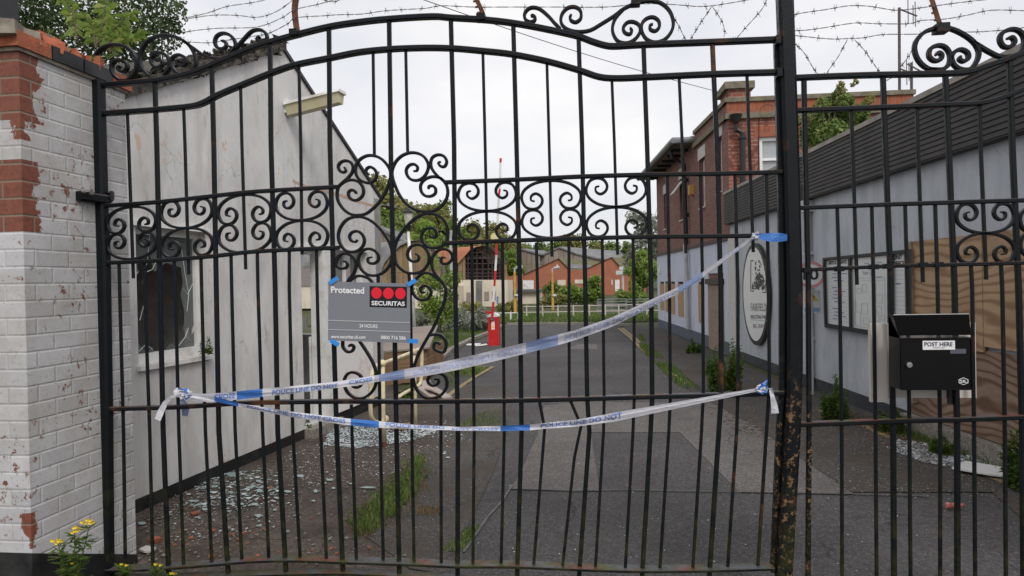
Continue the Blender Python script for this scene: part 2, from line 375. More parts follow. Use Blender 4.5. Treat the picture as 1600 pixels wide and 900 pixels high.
def mk_boards(name, a, b, gap, wd=.3, ht=2.2, stain=(.08, .06, .05)):
    k = N(name); x, y, z = k.sep(k.uv); cb = k.n('ShaderNodeCombineXYZ'); k.L(y, cb.inputs[0]); k.L(x, cb.inputs[1])
    br = k.n('ShaderNodeTexBrick'); k.L(cb.outputs[0], br.inputs['Vector']); br.inputs['Scale'].default_value = 1; br.inputs['Brick Width'].default_value = ht; br.inputs['Row Height'].default_value = wd
    br.inputs['Mortar Size'].default_value = .02; br.inputs['Color1'].default_value = tuple(a)+(1,); br.inputs['Color2'].default_value = tuple(b)+(1,); br.inputs['Mortar'].default_value = tuple(gap)+(1,)
    c = k.mix(k.ramp(k.noise(k.map(k.uv, (2.5, .35, 1)), 1.2, 6, .65), .38, .72, (0,)*3, (.75,)*3), br.outputs['Color'], stain)
    c = k.mix(k.ramp(k.noise(k.pos, .35, 4), .45, .6, (0,)*3, (.4,)*3), c, (.20, .16, .06))
    k.bump(br.outputs['Fac'], .4, .02); return k.fin(c, .85, 0, .2)
def mk_glass(name, rough=.05, col=(.7, .8, .78), alpha=.35):
    k = N(name); k.fin(col, rough, 0, .6); k.b.inputs['Alpha'].default_value = alpha; return k.m

RENDER = mk_render('grey_white_render', (.54, .535, .53), (.70, .69, .675), (.40, .38, .34), (.55, .41, .34))
BLUEW = mk_render('pale_blue_render', (.40, .425, .465), (.475, .50, .54), (.30, .31, .32), None)
BLUEF = mk_render('lilac_blue_render', (.50, .53, .62), (.56, .59, .68), (.42, .44, .5), None)
ASPH = mk_ground('asphalt', (.058, .055, .056), (.088, .084, .084), spd=.06)
ASPHL = mk_ground('worn_asphalt', (.105, .097, .093), (.145, .135, .13), spd=.03)
ASPHW = mk_ground('old_asphalt', (.056, .051, .048), (.090, .082, .076), (.28, .26, .22), .09, patches=(.075, .060, .045))
DIRT = mk_ground('dirty_concrete', (.062, .049, .041), (.105, .085, .072), (.42, .40, .37), .1, 70, patches=(.050, .037, .029))
SOIL = mk_ground('grassy_soil', (.05, .055, .025), (.075, .085, .035), (.2, .18, .1), .02, 40)
HILLM = mk_ground('hill_scrub', (.03, .045, .015), (.05, .07, .025), (.1, .1, .05), .02, 5)
KERB = mk_ground('kerb_stone', (.20, .18, .155), (.28, .255, .22), (.4, .38, .3), .02, 60)
YEL = plain('worn_yellow_line', (.26, .20, .10), .85, .35, 14, dirt=(.09, .08, .065), dscale=9, bump=.3)
GRAVM = plain('gravel_stone', (.26, .25, .24), .9, .5, 30)
ORB = bricks('orange_red_brick', (.19, .064, .046), (.31, .110, .074), (.33, .26, .21), .009, dark=(.15, .055, .038))
PUR = bricks('purple_brown_brick', (.155, .075, .064), (.24, .108, .088), (.21, .17, .155), .008)
SLDB = bricks('soldier_brick', (.26, .075, .04), (.34, .11, .055), (.2, .15, .12), .008, .075, .225)
FARB = bricks('far_orange_brick', (.34, .120, .070), (.41, .155, .092), (.30, .17, .12), .012, .45, .15, .5)
STONE = plain('lichen_stone', (.17, .15, .115), .9, .35, 9, dirt=(.24, .20, .06), dscale=6, bump=.5)
SILL = plain('pale_stone', (.52, .50, .47), .8, .1, 8, dirt=(.25, .23, .2), bump=.2)
CORR = plain('dark_corrugated_cladding', (.038, .034, .033), .6, .18, 3, .4, dirt=(.065, .06, .06))
TRIMB = plain('stone_coloured_trim', (.30, .27, .235), .7, .15, 4, dirt=(.15, .14, .13))
SLATE = plain('slate_roof', (.11, .105, .11), .8, .3, 12, dirt=(.07, .08, .04), bump=.4)
FELT = plain('mossy_roof_felt', (.050, .045, .037), .95, .7, 26, dirt=(.16, .145, .12), dscale=13, bump=1.0)
GUT = plain('grey_gutter', (.20, .21, .22), .45, .15, 6)
BLKPIPE = plain('black_pipe', (.018, .018, .02), .4, .2)
GRYPIPE = plain('pale_grey_pipe', (.44, .45, .46), .5, .1, 5, dirt=(.3, .28, .25))
PLY = mk_ply('plywood', (.26, .155, .085), (.44, .30, .18), (.19, .115, .065), 1.6, 18)
PLYD = mk_ply('weathered_plywood', (.13, .072, .045), (.29, .20, .145), (.10, .055, .037), 1.7, 26)
OSB = plain('boarding', (.38, .24, .13), .8, .35, 26, dirt=(.22, .13, .08), dscale=11)
OSBD = plain('stained_boarding', (.27, .20, .15), .85, .35, 30, dirt=(.15, .10, .075), dscale=9)
LEAF1 = mk_leaf('spring_leaves', (.13, .22, .035), (.31, .42, .085), (.40, .42, .14))
LEAF2 = mk_leaf('dark_leaves', (.11, .18, .045), (.25, .33, .085), (.33, .36, .14))
LEAF3 = mk_leaf('olive_leaves', (.19, .20, .06), (.38, .37, .13), (.38, .31, .15))
LEAFG = mk_leaf('silvery_leaves', (.22, .24, .19), (.38, .40, .33), (.44, .43, .38))
GRASS = mk_leaf('grass_blades', (.095, .165, .035), (.19, .27, .065), (.33, .29, .14))
WEED = mk_leaf('weed_leaves', (.075, .15, .025), (.17, .26, .055), (.28, .24, .10))
STRAW = mk_leaf('dry_grass', (.22, .15, .07), (.34, .24, .12))
BARK = plain('bark', (.10, .08, .06), .9, .3, 12, bump=.5)
YFLOW = plain('yellow_petals', (.75, .55, .02), .6, .15, 40)
SHED = mk_boards('brown_boards', (.25, .165, .10), (.33, .23, .145), (.07, .05, .035), .9, 2.4, (.15, .095, .06))
SHEDG = mk_boards('grey_boards', (.24, .20, .175), (.34, .29, .26), (.06, .05, .045), .7, 4, (.13, .10, .085))
ROOFO = plain('orange_tile_roof', (.40, .15, .075), .8, .2, 3, dirt=(.2, .1, .06), bump=.3)
ROOFG = plain('grey_sheet_roof', (.17, .17, .175), .7, .3, 1.2, dirt=(.09, .08, .06), dscale=.8)
ROOFM = plain('mossy_roof', (.13, .125, .06), .9, .3, 2, dirt=(.07, .07, .05))
CREAMW = mk_render('cream_wall', (.60, .54, .43), (.70, .64, .52), (.42, .37, .3), None, False, .3)
PLANK = mk_ply('wet_brown_planks', (.20, .115, .065), (.26, .155, .09), (.12, .07, .045), 1.5, 2)
PLANKG = mk_ply('grey_planks', (.22, .19, .165), (.28, .24, .21), (.15, .12, .1), 1.5, 2)
REDP = plain('red_paint', (.52, .022, .02), .4, .12, 8)
def mk_tape(name, col):
    k = N(name); P = k.pos; c = k.mix(k.noise(P, 12, 4), tuple(x*.92 for x in col), col)
    h = k.noise(k.map(P, (.35, 1, 1.6), rot=(0, R(12), 0)), 34, 5, .6); k.bump(h, .55, .012); k.fin(c, .30, 0, .45)
    t = k.n('ShaderNodeBsdfTranslucent'); k.L(c, t.inputs[0]); m = k.n('ShaderNodeMixShader'); m.inputs[0].default_value = .35
    k.L(k.b.outputs[0], m.inputs[1]); k.L(t.outputs[0], m.inputs[2]); k.L(m.outputs[0], k.o.inputs[0]); return k.m
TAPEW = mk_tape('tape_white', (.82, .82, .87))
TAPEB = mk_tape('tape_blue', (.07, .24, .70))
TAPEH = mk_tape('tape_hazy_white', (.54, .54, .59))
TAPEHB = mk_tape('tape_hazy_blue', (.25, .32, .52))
TAPETX = plain('tape_blue_print', (.16, .26, .60), .4, .05, 15)
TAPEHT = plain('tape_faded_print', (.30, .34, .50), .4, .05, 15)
SIGNG = plain('sign_grey', (.19, .20, .225), .38, .03, 5)
SIGNW = plain('sign_white_print', (.75, .75, .75), .45, .02)
SIGNLG = plain('sign_pale_grey_print', (.45, .45, .47), .45, .02)
SIGNK = plain('sign_black', (.006, .006, .007), .35, .02)
SIGNR = plain('sign_red', (.72, .01, .03), .4, .02)
TIEB = plain('blue_plastic', (.03, .25, .70), .35, .05)
BOXK = plain('letterbox_black', (.003, .003, .004), .35, .15, 6, .22)
BOXS = plain('letterbox_side', (.012, .012, .014), .33, .2, 12)
BOARDW = plain('white_backing_board', (.62, .58, .53), .6, .04, 4)
STEEL = plain('bright_steel', (.6, .6, .6), .25, .05, metal=1)
NBW = plain('notice_paper', (.62, .64, .64), .3, .04, 3)
NBK = plain('notice_black', (.012, .013, .015), .5, .1)
NBB = plain('notice_blue_print', (.10, .12, .30), .6, .05)
NBG = plain('notice_grey_print', (.30, .33, .34), .6, .05)
RINGR = plain('faded_red', (.50, .22, .22), .5, .08)
YELS = plain('warning_yellow', (.75, .52, .02), .5, .05)
BLUEP = plain('pale_blue_print', (.25, .45, .68), .5, .05)
RUSTM = plain('rust', (.13, .05, .025), .9, .4, 30, bump=.5)
WIRE = plain('rusty_wire', (.10, .085, .08), .6, .3, 20)
GLS = mk_glass('window_glass', .04, (.45, .52, .52), .22)
GLD = mk_glass('dim_window_glass', .08, (.15, .165, .16), .55)
SHARD = plain('glass_shard', (.30, .40, .39), .12, .2, 20, .8)
SHARDW = plain('crushed_glass', (.62, .68, .72), .2, .2, 30, .8)
LAMPW = plain('aged_diffuser', (.52, .48, .32), .5, .1, 12, dirt=(.36, .30, .16))
CLAY = plain('broken_red_brick', (.36, .11, .055), .9, .25, 16, dirt=(.16, .06, .04), dscale=12, bump=.9)
ENG = plain('black_engineering_brick', (.016, .017, .019), .4, .25, 18, bump=.4)
MORT = plain('old_mortar', (.24, .21, .17), .95, .3, 20, bump=.7)
BLINDW = plain('white_blind', (.74, .76, .77), .5, .06, 3)
SKYREF = mk_glass('reflecting_pane', .03, (.35, .38, .40), .28)

# ------------------------------------------------------------------ the setting: ground
def sheet(name, pts, m, z, label=None, kind='structure', thick=0):
    mb = MB(); P = [G(x, y) for x, y in pts] if len(pts[0]) == 2 else pts
    P = [Vector((p.x, p.y, z)) for p in P]
    mb.poly(P); o = mb.build(name, m, origin=(0, 0, 0), fixn=False)
    me = o.data
    if me.polygons[0].normal.z < 0: me.flip_normals()
    return tag(o, kind=kind)
mb = MB(); mb.add([(-400, -40, -.012), (400, -40, -.012), (400, 600, -.012), (-400, 600, -.012)], [(0, 1, 2, 3)])
tag(mb.build('ground', SOIL, origin=(0, 0, 0), fixn=False), kind='structure')
V = Vector
sheet('road', [V((-9, -12, 0)), V((9, -12, 0)), V((9, 3.4, 0)), V((4.2, 9, 0)), G(1045, 590), G(1010, 550), G(962, 512), G(985, 507.5), G(700, 507.5), G(700, 512), G(790, 512), G(765, 524), G(705, 550), G(640, 640), G(560, 660), V((-3.3, 6, 0)), V((-3.6, 3.2, 0)), V((-9, 3, 0))], ASPH, 0)
sheet('pavement', [(120, 905), (120, 1010), (700, 1010), (655, 905), (612, 868), (560, 832), (575, 800), (640, 745), (670, 700), (700, 640), (640, 610), (590, 600), (500, 640), (200, 800)], DIRT, .004)
sheet('road', [(612, 868), (560, 832), (575, 800), (640, 745), (670, 700), (700, 640), (720, 600), (800, 610), (790, 680), (770, 740), (735, 815), (700, 900), (640, 890)], ASPHW, .008)
sheet('road', [(850, 634), (905, 628), (1130, 630), (1250, 690), (1335, 773), (1155, 770), (1062, 676), (923, 676), (937, 768), (798, 765), (817, 730), (840, 680)], ASPHL, .004)
sheet('road', [(905, 538), (932, 538), (934, 546), (880, 546)], ASPHL, .004)
sheet('pavement', [(985, 508), (1032, 513), (1200, 588), (1390, 660), (1640, 750), (1640, 850), (1550, 770), (1330, 770), (1180, 668), (1060, 600), (1010, 552), (965, 515)], ASPHW, .008)
# left lawn and far verge
sheet('lawn', [(560, 506), (700, 501), (785, 504), (772, 516), (700, 549), (668, 575), (640, 600), (520, 600)], SOIL, .012)
sheet('verge', [V((-60, 34, 0)), V((60, 34, 0)), V((60, 27.6, 0)), V((2.2, 26.2, 0)), V((-3.8, 26.2, 0)), V((-60, 26.4, 0))], SOIL, .016)
def strip(name, line, wd, m, z0, h, kind='structure'):
    mb = MB(); pts = [G(x, y) for x, y in line]; P2 = []
    for i, p in enumerate(pts):
        t = (pts[min(i+1, len(pts)-1)]-pts[max(i-1, 0)]).normalized(); q = Vector((-t.y, t.x, 0)); P2.append((p+q*wd/2, p-q*wd/2))
    for i in range(len(pts)-1):
        a, b = P2[i]; c, d = P2[i+1]; up = Vector((0, 0, h)); zz = Vector((0, 0, z0))
        if h > .005: mb.hexa([a+zz, b+zz, d+zz, c+zz], [a+zz+up, b+zz+up, d+zz+up, c+zz+up])
        else: mb.poly([a+zz, b+zz, d+zz, c+zz])
    o = mb.build(name, m, origin=(0, 0, 0), fixn=h > .005)
    if h <= .005 and o.data.polygons[0].normal.z < 0: o.data.flip_normals()
    return tag(o, kind=kind)
strip('kerb', [(792, 508), (850, 507), (905, 507.3), (960, 508.5), (990, 510)], .14, KERB, 0, .09)
strip('kerb', [(787, 509), (770, 519), (735, 533), (704, 549), (690, 562)], .12, KERB, 0, .08)
strip('yellow_line', [(966, 513), (985, 528), (1005, 548), (1012, 553)], .09, YEL, .013, 0)
strip('yellow_line', [(972, 513), (992, 529), (1000, 536)], .09, YEL, .013, 0)
strip('yellow_line', [(1048, 582), (1075, 602)], .08, YEL, .013, 0)
strip('yellow_line', [(1280, 642), (1330, 658), (1392, 686)], .08, YEL, .013, 0)
strip('yellow_line', [(1520, 738), (1560, 752), (1640, 790)], .07, YEL, .013, 0)
strip('yellow_line', [(745, 573), (770, 574), (742, 590), (712, 610), (700, 620)], .08, YEL, .013, 0)
strip('road_joint', [(798, 765.5), (900, 769), (975, 767), (1010, 768), (1155, 770.5), (1335, 774), (1450, 777)], .018, plain('joint_tar', (.09, .09, .09), .8), .0125, 0)
strip('road_joint', [(800, 760), (785, 785), (762, 810), (745, 835), (725, 865)], .016, plain('joint_pale', (.125, .122, .12), .9, .3, 20), .0125, 0)

# hill behind, real relief
def hz(x, y):
    t = max(0, (y-100)/60); t = min(t, 1.6)
    lx = max(0, min(1, (-x-2)/38)); return t*(1.0+9.5*lx)
mb = MB(); nx, ny = 40, 20; vs = []
for j in range(ny+1):
    for i in range(nx+1):
        x = -160+i*8; y = 98+j*8; vs.append((x, y, hz(x, y)-.1 if j else -.4))
mb.add(vs, [(j*(nx+1)+i, j*(nx+1)+i+1, (j+1)*(nx+1)+i+1, (j+1)*(nx+1)+i) for j in range(ny) for i in range(nx)])
tag(mb.build('hill', HILLM, origin=(0, 0, 0), smooth=True), kind='structure')

# ------------------------------------------------------------------ frames of the place
YG = 3.45
GT = Frame((-3, YG), (3, YG), (0, 0))
gp = lambda x, y, off=0.0: onY(x, y, YG-off)
pf = G(213.5, 881)
XF = pf.x; YB = pf.y; YA = YB*.80
LF = Frame(tuple(G(211, 803))[:2], tuple(G(592, 634))[:2], (0, 5))
RW = Frame(tuple(G(1475, 690))[:2], tuple(G(1030, 511.5))[:2], (0, 5))

# ------------------------------------------------------------------ left pier
def zc(y): return GT.sz(0, 0)[1]
PS = Frame((XF, YA), (XF, YB), (0, 3))
def pz(py, px=22): return PS.sz(px, py)[1]
ztop = PS.sz(48, 86)[1]
zs = [(pz(872), .035), (pz(815), .0), (pz(624), .022), (pz(592), .0), (pz(362), .145), (pz(308), .11), (pz(250), .0), (pz(216), .075), (pz(188), .14), (pz(110), .115)]
WBR = mk_white_brick(XF, YA, zs)
t = thing('brick_pier', 'white painted brick pier with red bricks showing at its corner', 'brick pier', (XF-.5, (YA+YB)/2, 0))
mb = MB()
mb.box((XF-1.6, YA, .0), (XF, YB, ztop)); mb.build('wall', WBR, t)
# black painted foot, following the slope of the ground
mb = MB(); zf0 = PS.sz(29, 874)[1]; zf1 = PS.sz(212, 867)[1]; o_ = .004
mb.hexa([(XF+o_, YA-o_, -.05), (XF+o_, YB+o_, -.05), (XF+o_, YB+o_, zf1), (XF+o_, YA-o_, zf0)], [(XF-1.6, YA-o_, -.05), (XF-1.6, YB+o_, -.05), (XF-1.6, YB+o_, zf1), (XF-1.6, YA-o_, zf0)])
mb.build('plinth', BLACKP, t)
mb = MB(); L_ = YB-YA; y = YA-.03; i = 0
while y < YB+.0:
    ln = .215; mm = [1, 0, 0, 1, 1, 0, 1][i % 7]
    mb.cur = mm; mb.box((XF-.2, y, ztop+.012+random.uniform(0, .004)), (XF+.025+random.uniform(-.004, .004), min(y+ln-.01, YB+.03), ztop+.085)); y += ln; i += 1
x = XF-.215
while x > XF-1.6:
    mb.cur = random.choice([1, 1, 0]); mb.box((x-.2, YA-.032, ztop+.012), (x, YA+.2, ztop+.085)); x -= .215
mb.cur = 2; mb.box((XF-1.6, YA-.012, ztop-.004), (XF+.012, YB+.01, ztop+.014)); mb.box((XF-1.6, YA+.2, ztop), (XF-.2, YB, ztop+.08))
mb.build('coping', [ENG, CLAY, MORT], t)
# broken rubble top
random.seed(3); mb = MB()
def chunk(c, s_, rot=None):
    c = Vector(c); m = Matrix.Rotation(random.uniform(0, 6), 3, 'Z') @ Matrix.Rotation(random.uniform(-.5, .5), 3, 'X')
    vs = []
    for dx in (-1, 1):
        for dy in (-1, 1):
            for dz in (-1, 1): vs.append(c + m @ Vector((dx*s_[0]*random.uniform(.7, 1), dy*s_[1]*random.uniform(.7, 1), dz*s_[2]*random.uniform(.7, 1))))
    mb.add(vs, [(0, 1, 3, 2), (4, 6, 7, 5), (0, 4, 5, 1), (2, 3, 7, 6), (0, 2, 6, 4), (1, 5, 7, 3)])
for i in range(70):
    y = random.uniform(YA+.0, YB-.03); d = random.uniform(.03, .6); hgt = (.12*min(1, d/.2)*(1-.75*(y-YA)/L_)+.0)
    mb.cur = 1 if random.random() < .22 else 0
    chunk((XF-d, y, ztop+.09+random.uniform(.0, .9)*hgt), (.09, .055, .04))
mb.build('broken_brickwork', [CLAY, MORT], t)
mb = MB(); q = PS.sz(10, 45)
mb.box((XF-.5, YA-.05, ztop+.09), (XF-.085, YA+.10, ztop+.30)); mb.build('corner_cap', ENG, t)

# hinge bracket on the pier
t2 = thing('hinge_bracket', 'rusty iron hinge strap bolted to the white pier, holding the gate', 'hinge', PS.pp(120, 305))
a = PS.pp(118, 306); b = gp(150, 305)
mb = MB(); mb.sweep([a+Vector((.012, -.0, 0)), Vector((a.x+.03, b.y+.03, a.z)), b+Vector((.07, .035, 0))], .05, .05, n=Vector((0, 0, 1))); mb.build('strap', IRONR, t2)
mb = MB(); c = PS.pp(126, 301)+Vector((.035, 0, 0)); mb.tube([c, c+Vector((.03, 0, 0))], .016, 6); mb.build('bolt', STEEL, t2)

# ------------------------------------------------------------------ gatehouse (left)
t = thing('gatehouse', 'derelict grey rendered gatehouse with a gable and smashed windows', 'building', LF.P(1.5, 0, -1.5))
rs, rz = LF.sz(441, 78); e2s, e2z = LF.sz(594, 312); e1s, e1z = LF.sz(203, 150)
sl = (rz-e1z)/(rs-e1s); s_l = -1.0; z_l = e1z+sl*(s_l-e1s)
prof = [(s_l, z_l), (rs, rz), (e2s, e2z)]
def ptop(prof, s):
    for (a, za), (b, zb) in zip(prof, prof[1:]):
        if a-1e-6 <= s <= b+1e-6: return za+(zb-za)*(s-a)/(b-a)
    return prof[-1][1]
def wall(mb, fr, prof, ops, o0, o1):
    S = sorted(set([p[0] for p in prof]+[o[0] for o in ops]+[o[1] for o in ops]))
    for a, b in zip(S, S[1:]):
        if b-a < 1e-5: continue
        mid = (a+b)/2; hs = sorted([(o[2], o[3]) for o in ops if o[0] <= mid <= o[1]]); z = 0
        segs = []
        for h0, h1 in hs:
            if h0 > z: segs.append((z, h0))
            z = h1
        for z0, z1 in segs: mb.fbox(fr, a, b, z0, z1, o0, o1)
        ta, tb = ptop(prof, a), ptop(prof, b)
        mb.hexa([fr.P(a, z, o1), fr.P(b, z, o1), fr.P(b, tb, o1), fr.P(a, ta, o1)], [fr.P(a, z, o0), fr.P(b, z, o0), fr.P(b, tb, o0), fr.P(a, ta, o0)])
w1 = (LF.sz(214, 460)[0], LF.sz(323, 460)[0], (LF.sz(217, 574)[1]+LF.sz(322, 553)[1])/2, (LF.sz(213, 356)[1]+LF.sz(315, 362)[1])/2)
d1 = (LF.sz(471, 450)[0], LF.sz(515, 450)[0], .12, LF.sz(490, 389)[1])
w2 = (LF.sz(520, 430)[0], LF.sz(572, 430)[0], LF.sz(545, 505)[1], LF.sz(545, 392)[1])
mb = MB(); wall(mb, LF, prof, [w1, d1, w2], -.22, 0); mb.build('wall', RENDER, t)
BK = Frame(tuple(LF.P(e2s, 0, 0))[:2], tuple(LF.P(e2s, 0, -4.5))[:2], (0, 30))
bo = (.35, 1.75, .95, 2.15)
mb = MB(); wall(mb, BK, [(.0, e2z), (4.5, e2z)], [bo], -.2, 0); mb.build('wall', RENDER, t)
mb = MB(); mb.fbox(LF, s_l, e2s, 0, z_l, -4.5, -4.3); a = LF.P(s_l, 0, 0)
mb.fbox(LF, s_l, s_l+.2, 0, z_l, -4.3, -.22); mb.build('wall', RENDER, t)
mb = MB(); mb.hexa([LF.P(s_l, .0, -.22), LF.P(e2s-.2, 0, -.22), LF.P(e2s-.2, .03, -.22), LF.P(s_l, .03, -.22)], [LF.P(s_l, 0, -4.3), LF.P(e2s-.2, 0, -4.3), LF.P(e2s-.2, .03, -4.3), LF.P(s_l, .03, -4.3)]); mb.build('floor', DIRT, t)
# added pale inner wall that brightens the view through window one
mb = MB(); mb.fbox(LF, w1[1]+.35, w1[1]+.45, .03, 2.5, -4.2, -.24); mb.fbox(LF, s_l+.3, w1[1]+.34, .03, 2.5, -1.35, -1.25); mb.build('added_partition', plain('pale_plaster', (.62, .60, .56), .9, .15), t)
# roof
mb = MB(); ov = .015
for (sa, za), (sb, zb) in ((prof[0], prof[1]), (prof[1], prof[2])):
    mb.hexa([LF.P(sa, za, ov), LF.P(sb, zb, ov), LF.P(sb, zb+.035, ov), LF.P(sa, za+.035, ov)], [LF.P(sa, za, -4.6), LF.P(sb, zb, -4.6), LF.P(sb, zb+.035, -4.6), LF.P(sa, za+.035, -4.6)])
mb.build('roof', FELT, t)
# ragged verge with moss lumps on the near slope
mb = MB(); random.seed(5)
for i in range(700):
    s_ = s_l+(rs-s_l)*i/700+random.uniform(-.01, .01); z_ = ptop(prof, s_)
    p = LF.P(s_, z_+random.uniform(.0, .13), ov+.02-random.uniform(0, .16)); r = random.uniform(.03, .062)
    vs = [p+Vector((random.uniform(-1, 1), random.uniform(-1, 1), random.uniform(-.6, .8)))*r for _ in range(8)]
    mb.add(vs, [(0, 1, 3, 2), (4, 6, 7, 5), (0, 4, 5, 1), (2, 3, 7, 6), (0, 2, 6, 4), (1, 5, 7, 3)])
mb.hexa([LF.P(s_l, z_l+.0, .05), LF.P(rs, rz+.0, .05), LF.P(rs, rz+.11, .05), LF.P(s_l, z_l+.11, .05)], [LF.P(s_l, z_l+.0, -.12), LF.P(rs, rz+.0, -.12), LF.P(rs, rz+.11, -.12), LF.P(s_l, z_l+.11, -.12)]); mb.build('verge', FELT, t)
mb = MB(); mb.hexa([LF.P(rs, rz+.0, ov+.01), LF.P(e2s+.02, e2z-.0, ov+.01), LF.P(e2s+.02, e2z+.04, ov+.01), LF.P(rs, rz+.04, ov+.01)], [LF.P(rs, rz+.0, ov), LF.P(e2s+.02, e2z-.0, ov), LF.P(e2s+.02, e2z+.04, ov), LF.P(rs, rz+.04, ov)])
mb.build('barge_board', BLKPIPE, t)
# plinth
mb = MB(); mb.fbox(LF, s_l, d1[0], 0, .10, 0, .008); mb.fbox(LF, d1[1], e2s, 0, .13, 0, .010); mb.build('plinth', BLACKP, t)
# window one
fw = .045
def casement(par, fr, o, dep, mats, bars_v=(), glass=None, name='window', sill=True, low=.0, fw=.045):
    s0, s1, z0, z1 = o; mb = MB()
    mb.fbox(fr, s0, s0+fw, z0, z1, -dep-.05, -dep); mb.fbox(fr, s1-fw, s1, z0, z1, -dep-.05, -dep)
    mb.fbox(fr, s0+fw, s1-fw, z1-fw, z1, -dep-.05, -dep); mb.fbox(fr, s0+fw, s1-fw, z0, z0+fw+low, -dep-.05, -dep)
    for b in bars_v: mb.fbox(fr, b-fw/2, b+fw/2, z0+fw, z1-fw, -dep-.05, -dep+.002)
    f = mb.build(name, mats[0], par)
    if sill:
        m2 = MB(); m2.fbox(fr, s0-.02, s1+.02, z0-.035, z0-.001, -dep, .035); m2.build('sill', mats[1], f)
    return f
f1 = casement(t, LF, w1, .07, (WHITEP, WHITEP), low=.03)
s0, s1, z0, z1 = w1; s1g = s1-.045; s0g = s0+.045
def shardpane(par, fr, polys, off, m, th=.004):
    mb = MB()
    for P in polys: mb.prism([fr.P(a, z, off) for a, z in P], fr.n*th)
    return mb.build('pane', m, par)
W_, H_ = s1g-s0g, z1-z0
pt = lambda u, v: (s0g+u*W_, z0+.05+v*(H_-.1))
shardpane(f1, LF, [[pt(0, .45), pt(.05, .62), pt(.12, .7), pt(.1, .8), pt(.3, .84), pt(.36, .7), pt(.55, .78), pt(.8, .74), pt(.83, .6), pt(.78, .5), pt(.86, .3), pt(.8, .18), pt(1, .22), pt(1, 1), pt(0, 1)],
                   [pt(0, 0), pt(.35, 0), pt(.3, .07), pt(.22, .03), pt(.12, .1), pt(0, .14)], [pt(.45, 0), pt(1, 0), pt(1, .16), pt(.9, .09), pt(.84, .13), pt(.7, .05), pt(.6, .08)]], -.1, GLD)
cl = MB(); random.seed(66)
for P_ in ([(.30, 1), (.26, .8), (.18, .62), (.2, .45), (.12, .3)], [(.5, 1), (.45, .85), (.33, .72), (.25, .7)], [(.8, .95), (.86, .7), (.92, .5), (.88, .35)], [(0, .62), (.12, .7)], [(.9, .2), (.84, .12), (.72, .05)], [(1, .6), (.9, .5), (.83, .55)], [(.1, .05), (.2, .1), (.3, .05)]):
    cl.tube([LF.P(*pt(*q), -.094) for q in P_], .0025, 4)
cl.build('crack_line', plain('pale_glass_edge', (.62, .70, .68), .3, .1), f1)
# door opening with frame, lower leaf and panels
s0, s1, z0, z1 = d1; mb = MB()
mb.fbox(LF, s0, s0+.04, z0, z1, -.16, -.10); sd_ = LF.sz(503, 450)[0]; mb.fbox(LF, sd_, s1-.005, z0, z1, -.14, .02); mb.fbox(LF, s0+.04, sd_, z1-.05, z1, -.16, -.10)
fr_ = mb.build('door_frame', WHITEP, t)
mb = MB(); zs_ = LF.sz(490, 497)[1]; mb.fbox(LF, s0+.04, sd_-.01, zs_-.12, zs_, -.30, -.18); mb.build('window_ledge', plain('dirty_grey_frame', (.2, .2, .19), .7, .2), t)
mb = MB(); mb.fbox(LF, LF.sz(489, 560, -.15)[0], sd_-.01, .14, LF.sz(500, 527)[1], -.17, -.15); mb.build('door_panel', WHITEP, t)
mb = MB(); mb.fbox(LF, s0-.02, s1+.05, 0, .10, -.2, .12); mb.build('door_step', KERB, t)
# window two beside the door
f2 = casement(t, LF, w2, .07, (WHITEP, WHITEP), bars_v=((w2[0]+w2[1])/2,), sill=False)
s0, s1, z0, z1 = w2; m_ = (s0+s1)/2
shardpane(f2, LF, [[(s0+.04, z0+.04), (s0+.12, z0+.05), (s0+.2, z0+.5), (s0+.28, z0+.42), (s0+.34, z0+.56), (m_-.06, z0+.3), (m_-.02, z0+.04), (m_-.02, z1-.04), (s0+.04, z1-.04)]], -.1, GLD)
# white cladding under window two
mb = MB(); a0 = LF.sz(524, 600)[0]; a1 = LF.sz(581, 600)[0]; mb.fbox(LF, a0, a1, .135, w2[2]-.03, .0, .03); mb.build('cladding_panel', plain('spotted_white_panel', (.78, .76, .74), .5, .04, 5, dirt=(.55, .40, .33), dscale=5), t)
mb = MB(); mb.hexa([LF.P(a0, LF.sz(527, 648)[1], .03), LF.P(a1, .55, .03), LF.P(a1, .58, .03), LF.P(a0, LF.sz(527, 648)[1]+.03, .03)], [LF.P(a0, LF.sz(527, 648)[1], .037), LF.P(a1, .55, .037), LF.P(a1, .58, .037), LF.P(a0, LF.sz(527, 648)[1]+.03, .037)])
# drip moulding over window one and door
mb = MB(); mb.fbox(LF, w1[0]-.05, w1[1]+.02, w1[3]+.005, w1[3]+.04, 0, .03); mb.build('lintel', WHITEP, t); mb = MB(); mb.fbox(LF, d1[0]-.03, w2[1]+.03, d1[3]+.01, d1[3]+.045, 0, .03); mb.build('lintel', WHITEP, t)
# crack repair line
pts = [(458, 283), (480, 292), (500, 297), (535, 306), (560, 315), (585, 322)]
mb = MB(); P3 = [LF.pp(x, y, .0015) for x, y in pts]
for i in range(len(P3)-1):
    w_a = Vector((0, 0, .012+.02*random.random())); mb.poly([P3[i]-w_a, P3[i+1]-w_a, P3[i+1]+w_a, P3[i]+w_a])
mb.build('crack', plain('bare_pink_render', (.48, .33, .25), .9, .25, 30), t, fixn=False)
# small black lamp bracket at the corner
mb = MB(); c = BK.P(.02, e2z-.5, 0)+Vector((0, 0, 0)); c = LF.pp(596, 322, 0)
mb.tube([c, c+Vector((.12, .02, 0))], .02); mb.tube([c+Vector((.08, 0, .0)), c+Vector((.2, .02, -.03))], .05, 8, .035); mb.build('corner_light', BLKPIPE, t)

